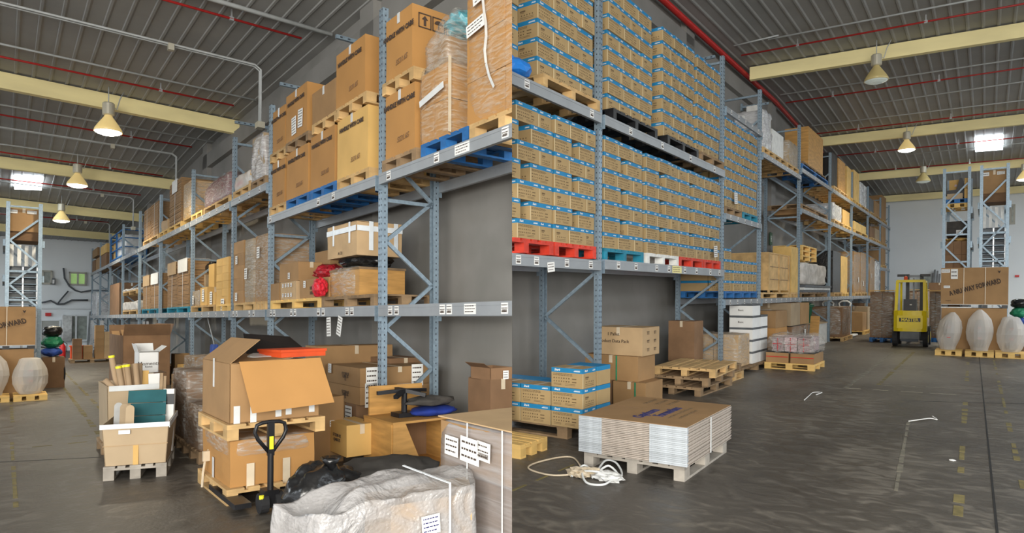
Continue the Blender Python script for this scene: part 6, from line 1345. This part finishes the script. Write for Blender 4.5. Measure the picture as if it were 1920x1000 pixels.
for k in range(4): bl(1502, 1553, 549-5*k, 1.708+.085*k, f'flat grey board layer below the wrapped sofa, {["lowest", "second", "third", "top"][k]}', ['plastic_grey', 'paint_white'][k % 2], tapes=False, name='board', cat='board', group='flat layers below the wrapped sofa') if False else None
Yn = bY(1503)[0]; Yf = bY(1553)[0]
for k in range(3): b = MB(); b.box(-5.3, Yn, 0, -4.38+.03*k, Yf, .07); tag(b.build('board', ['plastic_grey', 'paint_white', 'plastic_grey'][k], None, (0, 0, 1.708+.075*k)), 'B', f'flat board layer below the wrapped sofa, {["lowest", "middle", "top"][k]} one', 'board', 'flat layers below the wrapped sofa')
Ya = bY(1498+4)[0]; Yb_ = bY(1546)[0]; l = (Yb_-Ya)/2
t = thing('wrapped_sofa', 'B', 'film wrapped sofa bulging out of the rack above flat boards', 'sofa', (-4.9, (Ya+Yb_)/2, 1.937)); b = MB(); cloth_shell(b, -.42, -l, 0, .5, l, .62, 5, .03, 3); b.build('sofa_body', 'kraft_grey', t, smooth=True); b = MB(); cloth_shell(b, -.45, -l-.03, 0, .54, l+.03, .66, 9, .05, 5); b.build('plastic_wrap', 'wrap_haze', t, smooth=True)
for k in range(3): pallet('B', -5.3, Ya+.3, -4.45, Ya+2.3, 2.68+.15*k, f'pale pallet lying on the wrapped sofa, {["lowest", "middle", "top"][k]} of three', 'wood_yellow', 'pallets on the wrapped sofa', parts=False, ax='x')
# L2 and L3 of section four
bp(1503, 1552, 5.32, 'blue pallet on the top level under the brown cabinet', 'paint_blue', parts=False)
pallet('B', -5.35, 20.8, -4.45, 24.2, 5.47, 'wooden pallet stacked on the blue one beneath the brown cabinet', 'wood_old', 'pallets beside the forklift aisle', parts=False, ax='x')
Yn, z1 = bY(1524, 280); Yf = bY(1553, 285)[0]; z0 = 5.614
t = cardbox('B', -5.25, Yn, z0+.006, -4.55, Yf-.2, 6.9, 'tall brown wooden cabinet on the top level', 'plywood', cat='cabinet', name='brown_cabinet', tapes=False)
bp(1503, 1552, 4.15, 'wooden pallet on the middle level of the fourth section', 'wood_old', parts=False)
bl(1510, 1535, 400, 4.31, 'pale flat carton on the middle level', 'kraft', tapes=False)
# further sections
L2, L3, L1b = 4.152, 5.322, 1.562
it = [(1560, 1570, 285, L3, 'tall dark cabinet at the fourth upright on the top level', 'plastic_black', 0), (1572, 1585, 296, L3, 'brown and white cabinet on the top level', 'plywood', 0), (1588, 1600-4, 311, L3, 'tall yellow wooden crate on the top level', 'wood_yellow', 0), (1601, 1611, 318, L3, 'second yellow crate beyond the upright on the top level', 'wood_yellow', 0),
      (1561, 1578, 380, L2, 'ragged white wrapped load on the middle level', 'W', 0), (1580, 1593, 392, L2, 'stack of small yellow boxes on the middle level', 'kraft_gold', 0), (1601, 1624, 414, L2, 'yellow cans load on the middle level', 'wood_yellow', 0),
      (1613, 1625, 341, L3, 'white wrapped crate with open slats on the top level', 'W', 0), (1631, 1640, 424, L2, 'brown crate on the middle level, near one', 'kraft_brown', 0), (1641, 1649, 428, L2, 'grey crate on the middle level, far one', 'kraft_grey', 0),
      (1630, 1638, 370, L3, 'dark mixed goods on the top level', 'plastic_grey', 0), (1640, 1649, 376, L3, 'narrow brown carton on the top level', 'kraft', 0),
      (1562, 1576, 470, L1b, 'black wrapped load at eye level', 'film_black', 0), (1577, 1589, 480, L1b, 'stack of yellow wooden boxes at eye level', 'wood_yellow', 0), (1601, 1613, 471, L1b, 'tall wrapped carton column at eye level, near one', 'W2', 0), (1614, 1624, 473, L1b, 'tall wrapped carton column at eye level, far one', 'W2', 0), (1631, 1640, 482, L1b, 'wrapped column beyond the sixth upright at eye level', 'W2', 0), (1641, 1649, 490, L1b, 'netted load beyond the sixth upright at eye level', 'W', 0)]
for xn, xf, yt, z, lb, mt, _ in it:
    pallet('B', -5.38, snap('B', bY(xn)[0], bY(xf)[0])[0], -4.37, snap('B', bY(xn)[0], bY(xf)[0])[1], z, f'wooden pallet under the {lb}', 'wood_yellow' if 'yellow' in lb else 'wood', 'pallets beside the forklift aisle', parts=False, ax='x')
    if mt == 'W': bw(xn, xf, yt, z+.150, lb, nz=2, ny=1, mt='film_white', wrap='wrap_dense', amp=.07)
    elif mt == 'W2': bw(xn, xf, yt, z+.150, lb, nz=4, ny=2, mt='kraft', wrap='wrap', amp=.02, labels=1)
    else: bl(xn, xf, yt, z+.150, lb, mt, tapes=False)
for zl, yt, nm in ((L3, 365, 'top'), (L2, 428, 'middle'), (3.002, 474, 'second'), (1.562, 522, 'lower')):
    for k in range(4):
        xa_, xb_ = (1652.5+8*k, 1652.5+8*k+7.6)
        pallet('B', -5.38, min(41, bY(xa_)[0]), -4.37, min(41.8, bY(xb_)[0]), zl, f'pallet under a far brown carton, {nm} level, {NTH[k]} one', 'wood', 'far pallets near the end wall', parts=False, ax='x') if bY(xb_)[0] < 41.5 else None
        if bY(xb_)[0] < 41.5:
            zt = {'top': 6.75, 'middle': 5.15, 'second': 4.0, 'lower': 2.85}[nm]
            cardbox('B', -5.32, bY(xa_)[0], zl+.150, -4.42, bY(xb_)[0]-.05, zt, f'big brown carton at the far end, {nm} level, {NTH[k]} one', 'kraft', group='big cartons near the end wall', tapes=False)

# ---------------- floor of the forklift aisle ----------------
# flattened cartons stack on its pallet
P1 = onZ('B', 1290, 893); P0 = onZ('B', 1100, 860); P2_ = onZ('B', 1383, 845)
c1 = Vector((*P1, 0)); d1 = (Vector((*P0, 0))-c1); d2 = (Vector((*P2_, 0))-c1)
ang = math.atan2(d1.y, d1.x)-math.pi
def locB(px, py, z): return Vector((*onZ('B', px, py, z), z))
zb = .146; A_ = locB(1287, 877, zb+.0)
zt = onY('B', 1288, 803, A_.y)[1]
T = [locB(1288, 803, zt), locB(1086, 779, zt), locB(1386, 762, zt)]
e1 = T[1]-T[0]; e2 = T[2]-T[0]; th = math.atan2(-e1.y, -e1.x)
Wd, Ln = e1.length, e2.length; cth = (T[1]+T[2])/2; 
Ln = min(Ln, 2.2)
u1 = -e1.normalized(); u2 = Vector((-u1.y, u1.x, 0)); 
cc = T[0]-u1*Wd/2+u2*Ln/2
pallet('B', cc.x-Wd*.47, cc.y-Ln*.47, cc.x+Wd*.47, cc.y+Ln*.47, 0, 'grey pallet under the big stack of flattened cartons', 'wood_grey', 'wooden pallets on the floor', rz=th)
NS = 21; hs = (zt-.146)/NS
def sheet_mesh(seed):
    rd = random.Random(seed); b = MB(); w, l = Wd/2, Ln/2; j = rd.uniform(-.006, .006)
    b.box(-w+j, -l, .0005, w+j, l, hs*.36, 0); b.box(-w+.014, -l+.014, hs*.36, w-.014, l-.014, hs*.62, 1); b.box(-w-j, -l+rd.uniform(0, .006), hs*.62, w-j, l, hs-.0005, 0)
    for s0, s1 in ((-w, -w*.55), (w*.35, w)): b.box(s0-.004 if s0 < -w*.9 else s0, -l-.003, .0007, s1+(.004 if s1 > w*.9 else 0), -l+.03, hs-.0008, 2)
    return b.mesh('flattened_carton', ['sheet_edge', 'sheet_shadow', 'sheet_white'])
SM = [sheet_mesh(i) for i in range(5)]
nm = ['lowest', 'second', 'third', 'fourth', 'fifth', 'sixth', 'seventh', 'eighth', 'ninth', 'tenth', 'eleventh', 'twelfth']
for k in range(NS):
    lb = f'{nm[k]} flattened carton from the bottom of the big stack on the grey pallet' if k < 12 else f'{nm[NS-1-k] if k < NS-1 else "topmost"} flattened carton from the top of the big stack on the grey pallet'.replace('topmost flattened carton from the top', 'topmost flattened carton')
    if k == 0: lb = 'lowest flattened carton of the big stack on the grey pallet'
    o = put('flattened_carton', SM[k % 5], None, (cc.x, cc.y, .146+hs*k), th); tag(o, 'B', lb.replace('lowest flattened carton from the top', 'second uppermost flattened carton'), 'flattened carton', 'flattened cartons in the big stack')
o.data = o.data.copy(); b = MB(); b.box(-Wd/2+.004, -Ln/2+.004, 0, Wd/2-.004, Ln/2-.004, .004); b.build('top_face', 'kraft', o, (0, 0, hs-.0006))
letter(o, 't', (-.02, -.26, hs+.006), 'Capricorn', .15, 'ink_blue', math.pi/2, 0, .004, sx=.8); letter(o, 't', (.13, -.06, hs+.006), 'Forwarders', .15, 'ink_blue', math.pi/2, 0, .004, sx=.8)
for i in range(2): letter(o, 't', (.25+.09*i, -.05-.04*i, hs+.006), 'worldwide removals and storage'[:30-8*i], .05, 'ink_soft', math.pi/2)
for i in range(3): letter(o, 't', (-.25+.12*i, .42+.03*i, hs+.006), 'THIS SIDE UP', .06, 'ink_soft', math.pi/2)
b = MB(); b.box(-Wd/2, -.0025, 0, Wd/2, .0025, .001); b.build('crease', 'kraft_brown', o, (0, 0, hs+.0035))
t = tag(put('stack_strap', None, None, (cc.x, cc.y, .146), th), 'B', 'clear strap tied around the right side of the flattened carton stack', 'strap'); b = MB(); b.box(Wd/2+.01, -.05, .0, Wd/2+.016, -.03, zt-.15); b.build('band', 'tape_clear', t)
# strapping tangle, debris on the floor
def tangle(pts, r, mt, name, lb, extra=None, X=0):
    P = [Vector((*onZ('B', *p[:2]), .012+(p[2] if len(p) > 2 else 0))) for p in pts]; Q = []
    for i in range(len(P)-1):
        p0, p1, p2, p3 = P[max(i-1, 0)], P[i], P[i+1], P[min(i+2, len(P)-1)]
        for k in range(6):
            u = k/6; Q.append(.5*((2*p1)+(-p0+p2)*u+(2*p0-5*p1+4*p2-p3)*u*u+(-p0+3*p1-3*p2+p3)*u**3))
    Q.append(P[-1]); c = Q[0].copy(); c.z = 0; t = thing(name, 'B', lb, 'strap', tuple(c)); b = MB(); b.tube([q-c for q in Q], r, 6); b.build('strap', mt, t, smooth=True)
    return t, c
t, c = tangle([(1070, 893), (1035, 894), (1000, 886), (991, 878), (1010, 869), (1050, 860), (1075, 861), (1088, 876)], .009, 'tape', 'plastic_strap', 'loose beige strap loop on the floor left of the flattened cartons')
t, c = tangle([(1072, 896), (1095, 885, .05), (1115, 893, .02), (1135, 878, .06), (1155, 880, .05), (1166, 892), (1150, 905, .02), (1130, 912), (1100, 908), (1093, 896, .04), (1120, 900, .06), (1160, 898), (1140, 890, .07), (1110, 899)], .011, 'tape_clear', 'plastic_strap', 'crumpled clear film and straps in front of the flattened cartons')
for q, r_, s in (((1085, 893), (.11, .08, .05), 1), ((1110, 892), (.12, .07, .045), 2), ((1140, 901), (.14, .09, .05), 3)):
    p = Vector((*onZ('B', *q), 0))-c; b = MB(); blob(b, (p.x, p.y, .03), r_, s, .5, 3, 3, zmin=.002); b.build('crumpled_film', 'film_white' if s == 3 else 'tape', t)
for i, (pts, lb) in enumerate((([(1508, 752), (1517, 746, .02), (1524, 739, .01), (1536, 737), (1541, 740, .02), (1530, 742)], 'small white strip of plastic on the floor of the forklift aisle'), ([(1703, 792), (1730, 791, .02), (1745, 788, .01), (1757, 789), (1748, 785, .02)], 'long pale strip on the floor where the line bends'))): tangle(pts, .007, 'paper', 'plastic_scrap', lb)
t = thing('paper_scrap', 'B', 'tiny white scrap on the floor near the yellow dashes', 'scrap', (*onZ('B', 1786, 865), 0)); b = MB(); blob(b, (0, 0, .008), (.03, .02, .01), 3, .3, 2, zmin=.001); b.build('scrap', 'paper', t)
# wooden pallets and cartons under the carton rack
X, Y = onZ('B', 980, 849); 
xr, yr = onZ('B', 1068, 823)
pallet('B', xr-2.0, yr-.05, xr, yr+1.1, 0, 'long wooden pallet under the floor cartons at the seam', 'wood_old', 'wooden pallets on the floor', ax='x')
X, Y = onZ('B', 976, 862); pallet('B', X-1.2, Y, X, Y+.5, 0, 'corner of a yellow wooden pallet at the seam', 'wood_yellow', 'wooden pallets on the floor', ax='x')
for k in range(3):
    X, Y = onZ('B', 1240-k*0, 748); x0, x1 = -4.35-.02*k, -3.25-.06*k
    pallet('B', -4.75+.03*k, 10.35+.1*k, -3.75+.05*k, 12.0+.05*k, .145*k, f'wooden pallet in the pile under the white pallet bay, {["lowest", "middle", "top"][k]}', ['wood_old', 'wood_old', 'wood'][k], 'pallet pile under the carton rack', rz=.04*k)
pallet('B', -4.8, 12.15, -3.9, 13.2, 0, 'single wooden pallet between the pallet pile and the second upright', 'wood', 'wooden pallets on the floor')
pallet('B', -4.8, 12.15, -3.95, 13.2, .145, 'pallet lying on the single one by the second upright', 'wood_old', 'wooden pallets on the floor')
G = 'brown printed cartons behind the front upright'
for i, (a, c, z0, z1, ya, lb) in enumerate([(-5.2, -4.62, 0, .36, 8.9, 'lowest left'), (-4.58, -4.05, 0, .36, 8.9, 'lowest right with green strap'), (-5.1, -4.2, .362, .74, 8.95, 'middle with green strap'), (-4.95, -4.15, .744, 1.17, 9.0, 'topmost with handling marks')]):
    t = cardbox('B', a, ya, z0, c, ya+.62, z1, f'brown carton behind the front upright, {lb}', ['kraft_brown', 'kraft', 'kraft', 'kraft_pale'][i], group=G)
    if i in (1, 2): b = MB(); b.box(-.01+.1, -.325, 0, .01+.1, -.318, t['hh']); b.build('green_strap', 'bag_green', t)
    if i == 3:
        letter(t, 'n', side_pt(t, 'n', -.2, .75, .012), '1 Pallet', .07); letter(t, 'n', side_pt(t, 'n', -.2, .5, .012), 'Product Data Pack', .07)
        for u in (-.2, .2):
            for v in (.2, .5, .8): letter(t, 'B', side_pt(t, 'B', u*2, v, .012), 'TT' if v != .5 else 'YY', .07)
# third bay floor: printer boxes, low wrapped load, brown cartons
pallet('B', -5.3, 13.6, -4.05, 15.9, 0, 'grey pallet under the white dark topped boxes', 'wood_old', 'wooden pallets on the floor', ax='x')
for j in range(2):
    for k in range(5 if j == 0 else 4):
        Y0_ = 14.55+.62*j; t = cardbox('B', -4.62-.0, Y0_, .146+.262*k, -4.12, Y0_+.58, .146+.262*(k+1)-.003, f'white box with dark lid, {["near", "far"][j]} column, {["lowest", "second", "third", "fourth", "top"][k]}', 'paper', group='white boxes with dark lids', tapes=False, amp=.002)
        b = MB(); w, l = t['hw']+.004, t['hl']+.004; b.box(-w, -l, .215, w, l, .2605); b.build('lid', 'plastic_grey', t); letter(t, 'n', side_pt(t, 'n', 0, .45, .004), 'Basic', .06)
for j in range(2): cardbox('B', -4.62, 15.95-.18+0.0+.0, .146+.262*j, -4.2, 16.05, .146+.262*(j+1)-.004, f'small carton at the foot of the white boxes, {["lower","upper"][j]}', 'kraft_gold', tapes=False)
wrapped_load('B', -5.2, 13.65, .146, -4.15, 14.45, .82, 'low film wrapped cartons at the foot of the second upright', 2, 1, 2, 'kraft_pale', 'wrap', amp=.03)
cardbox('B', -5.3, 12.75, 0.295, -4.75, 13.25, 1.12, 'tall carton against the wall behind the second upright', 'kraft_brown')
for k in range(3): t = cardbox('B', -5.1, 16.4, .0+.42*k, -4.1, 17.5, .42*(k+1)-.003, f'brown wooden looking carton, {["lowest", "middle", "top"][k]} in the stack beside the third upright', 'kraft_orange' if k < 2 else 'kraft', group='stack beside the third upright')
sticker(t, 't', (.1, .1, .425), .25, .2, 2)
# fourth bay floor
wrapped_load('B', -5.2, 18.0, .0, -4.1, 20.0, .80, 'film wrapped dark cartons under the two large brown boxes', 1, 2, 2, 'kraft_brown', 'wrap', labels=1)
for k in range(2): cardbox('B', -5.2, 17.9+1.1*k, .83, -4.1, 18.95+1.1*k, 1.42, f'large plain brown box on the wrapped cartons, {["near", "far"][k]} one', 'kraft_grey' if k == 0 else 'kraft', group='large boxes on wrapped cartons')
# fifth bay floor: white cabinet and green bin
t = thing('white_cabinet', 'B', 'white metal cabinet on the floor beneath the green bin', 'cabinet', (-4.75, 22.2, 0)); b = MB(); b.box(-.55, -1.0, .06, .55, 1.0, .72); b.build('body', 'paint_white', t); b = MB(); b.box(-.57, -1.02, .72, .57, 1.02, .75); b.build('top', 'card_cream', t); b = MB(); b.box(-.5, -.9, 0, .5, .9, .06); b.build('plinth', 'plastic_grey', t)
t = thing('green_bin', 'B', 'dark green bin with lid standing on the white cabinet', 'bin', (-4.8, 21.9, .752)); b = MB(); b.lathe([(.001, 0), (.36, 0), (.42, .5), (.46, .5), (.46, .54), (.001, .56)], n=16); b.build('body', 'plastic_green', t, smooth=False); b = MB(); b.lathe([(.47, .545), (.47, .57), (.3, .66), (.001, .68)], n=16); b.build('lid', 'plastic_green', t)
b = MB(); b.bar((0, 0, 0), (0, .35, 1.0), .25, .03); tag(b.build('leaning_board', 'plywood', None, (-4.1, 20.55, 0)), 'B', 'brown board leaning beside the white cabinet', 'board')
# sixth bay floor: wrapped load, pallet trucks
pallet('B', -5.1, 25.0, -4.0, 26.9, 0, 'wooden pallet under the brown wrapped load beside the white pallet trucks', 'wood', 'wooden pallets on the floor', parts=False)
wrapped_load('B', -5.1, 25.05, .146, -4.05, 26.8, 1.2, 'brown film wrapped load beside the white pallet trucks', 1, 2, 2, 'kraft_brown', 'wrap')
for i in range(2):
    t = thing('pallet_truck', 'B', f'white hand pallet truck with loop handle in the fifth bay, {["near", "far"][i]} one', 'pallet truck', (-4.3-.62*i, 27.2+.25*i, 0), 0, 'white pallet trucks')
    b = MB(); b.tube([(0, 0, .2), (.0, -.1, 1.05)], .035, 8); b.build('drawbar', 'paint_white', t); b = MB(); b.tube([(0, -.1, 1.0), (-.16, -.1, 1.12), (-.2, -.1, 1.3), (-.1, -.1, 1.38), (.1, -.1, 1.38), (.2, -.1, 1.3), (.16, -.1, 1.12), (0, -.1, 1.0)], .03, 7); b.build('loop_handle', 'paint_white', t, smooth=True)
    b = MB(); b.box(-.16, -.1, .15, .16, .2, .5); b.build('pump_housing', 'paint_white', t)
    for s in (-1, 1): b = MB(); b.box(s*.18-.08, .2, .05, s*.18+.08, 1.2, .1); b.build('fork', 'paint_white', t)
for i, (y, z1, mt, lb) in enumerate([(29.6, .9, 'kraft', 'brown box low in the sixth bay'), (31.0, 1.1, 'kraft_grey', 'grey box low in the sixth bay'), (34.2, 1.2, 'kraft_brown', 'dark box low in the seventh bay'), (36.2, 1.0, 'kraft', 'brown box low in the eighth bay')]):
    pallet('B', -5.2, y, -3.95, y+1.2, 0, f'wooden pallet under the {lb}', 'wood_yellow', 'wooden pallets on the floor', parts=False); cardbox('B', -5.1, y+.03, .146, -4.05, y+1.1, z1, lb, mt)
# pallet of wrapped magazines in the aisle
X, Y = onZ('B', 1527, 697); Xl = onY('B', 1433, 690, Y)[0]; 
pallet('B', Xl, Y, X, Y+1.1, 0, 'pale pallet under the film wrapped magazine bundles', 'wood_yellow', 'wooden pallets on the floor', ax='x')
t = thing('magazine_load', 'B', 'film wrapped bundles of magazines on boxes in the aisle', 'wrapped load', ((X+Xl)/2, Y+.55, .146)); w = (X-Xl)/2; l = .5
for s in (-1, 1):
    b = MB(); rough_box(b, s*w*.5-w*.46, -l, 0, s*w*.5+w*.46, l, .22, 2, .006); b.build('carton', 'kraft', t); b = MB(); b.box(s*w*.5-w*.46, -l-.01, .22, s*w*.5+w*.46, l, .245); b.build('tray_rim', 'plastic_black', t); b = MB(); b.box(s*w*.5-w*.45, -l-.014, .12, s*w*.5+w*.45, -l-.008, .135); b.build('red_strap', 'signal_red', t)
for i in range(3):
    for j in range(2): b = MB(); x = -w*.5+w*.52*i; rough_box(b, x-w*.24, -l+.05+l*j, .25, x+w*.24, l*j-.03, .56, 3, .02, i+j); b.build('magazine_bundle', 'magazine', t); 
for i in range(3): b = MB(); x = -w*.5+w*.52*i; b.box(x-.01, -l+.03, .25, x+.01, -l+.036, .55); b.box(x-w*.2, -l+.03, .4, x+w*.2, -l+.036, .42); b.build('bundle_strap', 'film_red', t)
b = MB(); cloth_shell(b, -w*.95, -l-.03, .2, w*1.02, l+.03, .62, 9, .05, 3, .12); b.build('plastic_wrap', 'wrap', t, smooth=True)
# wall details: emergency sign, air unit
Y, z = onX('B', 1445, 448, -5.64); b = MB(); b.box(0, -.14, -.2, .02, .14, .2); b.box(.02, -.05, -.1, .022, -.03, .1, 1); b.box(.02, .03, -.1, .022, .05, .1, 1); b.box(.02, -.05, -.01, .022, .05, .01, 1); tag(b.build('wall_sign', ['sign_green', 'paper'], None, (-5.64, Y, z)), 'B', 'small dark green sign with a white mark on the wall above the tall crate', 'sign')
Y, z = onX('B', 1407, 222, -5.64); t = thing('air_unit', 'B', 'white slatted air unit on the wall behind the third bay', 'air unit', (-5.64, Y, z)); b = MB(); b.box(0, -.4, -.25, .3, .4, .25); b.build('casing', 'paint_white', t); b = MB(); [b.box(.3, -.35, -.2+.06*k, .305, .35, -.18+.06*k) for k in range(7)]; b.build('grille', 'plastic_grey', t)
# things at the end wall: green board, leaning rails, dark boxes
x0, z0 = onY('B', 1724, 560, 41.5); x1, z1 = onY('B', 1746, 517, 41.5); b = MB(); b.box(x0, 41.5, 0, x1, 41.6, z1); tag(b.build('green_board', 'glass_dim'), 'B', 'pale green board standing at the end wall behind the forklift', 'board')
for i, px in enumerate((1748, 1752, 1757, 1761)): X_, z_ = onY('B', px, [512, 506, 508, 514][i], 41.3); b = MB(); b.bar((X_-.1, 40.3, 0.06), (X_, 41.8, z_), .08, .08); tag(b.build('leaning_rail', 'steel'), 'B', f'grey steel rail leaning at the end wall behind the scooter boxes, {NTH[i]} from the forklift', 'rail', 'rails leaning at the end wall')
X_, z_ = onY('B', 1744, 531, 40); cardbox('B', X_, 39, 0, X_+.9, 40, z_, 'dark box stack in front of the leaning rails', 'kraft_brown')

# framed notice and small red sign on the end wall past the double rack
x0, z0 = onY('B', 1893, 421, 41.9); x1, z1 = onY('B', 1904, 383, 41.9); b = MB(); b.box(x0, 41.92, z0, x1, 41.99, z1); b.box(x0+.08, 41.91, z0+.1, x1-.08, 41.93, z1-.1, 1); tag(b.build('framed_notice', ['window_frame', 'glass_dim']), 'B', 'framed notice on the end wall right of the double rack', 'notice')
x0, z0 = onY('B', 1903, 520, 41.9); x1, z1 = onY('B', 1911, 516, 41.9); b = MB(); b.box(x0, 41.94, z0, x1, 42, z1); tag(b.build('red_wall_sign', 'signal_red'), 'B', 'small red sign on the end wall right of the double rack', 'sign')
# ---------------- place every thing in the world; each half of the place ends at the party line x = 0 ----------------
for o, h in TOPS:
    if h in TM: o.matrix_basis = TM[h] @ o.matrix_basis
bpy.context.view_layer.update()
HALF = {}
def mark(o, h):
    HALF[o] = h
    for c in o.children: mark(c, h)
for o, h in TOPS: mark(o, h)
for o, h in list(HALF.items()):
    if h not in TM or o.type != 'MESH': continue
    sg = -1 if h == 'A' else 1
    xs = [(o.matrix_world @ Vector(c)).x*sg for c in o.bound_box]
    if min(xs) >= 0: continue
    if max(xs) <= 0.002: bpy.data.objects.remove(o); continue
    me = o.data.copy(); o.data = me
    bm = bmesh.new(); bm.from_mesh(me)
    iv = o.matrix_world.inverted(); co = iv @ Vector((0, 0, 0)); no = (o.matrix_world.to_3x3().transposed() @ Vector((-sg, 0, 0))).normalized()
    r = bmesh.ops.bisect_plane(bm, geom=bm.verts[:]+bm.edges[:]+bm.faces[:], plane_co=co, plane_no=no, clear_outer=True, clear_inner=False)
    ed = [e for e in r['geom_cut'] if isinstance(e, bmesh.types.BMEdge)]
    if ed and o.name.split('.')[0] not in ('ceiling', 'plastic_wrap'):
        try: bmesh.ops.holes_fill(bm, edges=[e for e in ed if e.is_boundary])
        except Exception: pass
    bm.to_mesh(me); n = len(bm.faces); bm.free()
    if n == 0: bpy.data.objects.remove(o)
bpy.context.view_layer.update()
for _ in range(3):
    for o in [o for o in bpy.data.objects if o.type == 'EMPTY' and not o.children]: bpy.data.objects.remove(o)
for o in bpy.data.objects:
    for k in ('hw', 'hl', 'hh'):
        if k in o: del o[k]
# lamps of one half stay on their side
for o in [o for o in bpy.data.objects if o.type == 'EMPTY' and all(c.type == 'LIGHT' for c in o.children)]:
    for c in list(o.children): bpy.data.objects.remove(c)
    bpy.data.objects.remove(o)
for me in [m for m in bpy.data.meshes if m.users == 0]: bpy.data.meshes.remove(me)
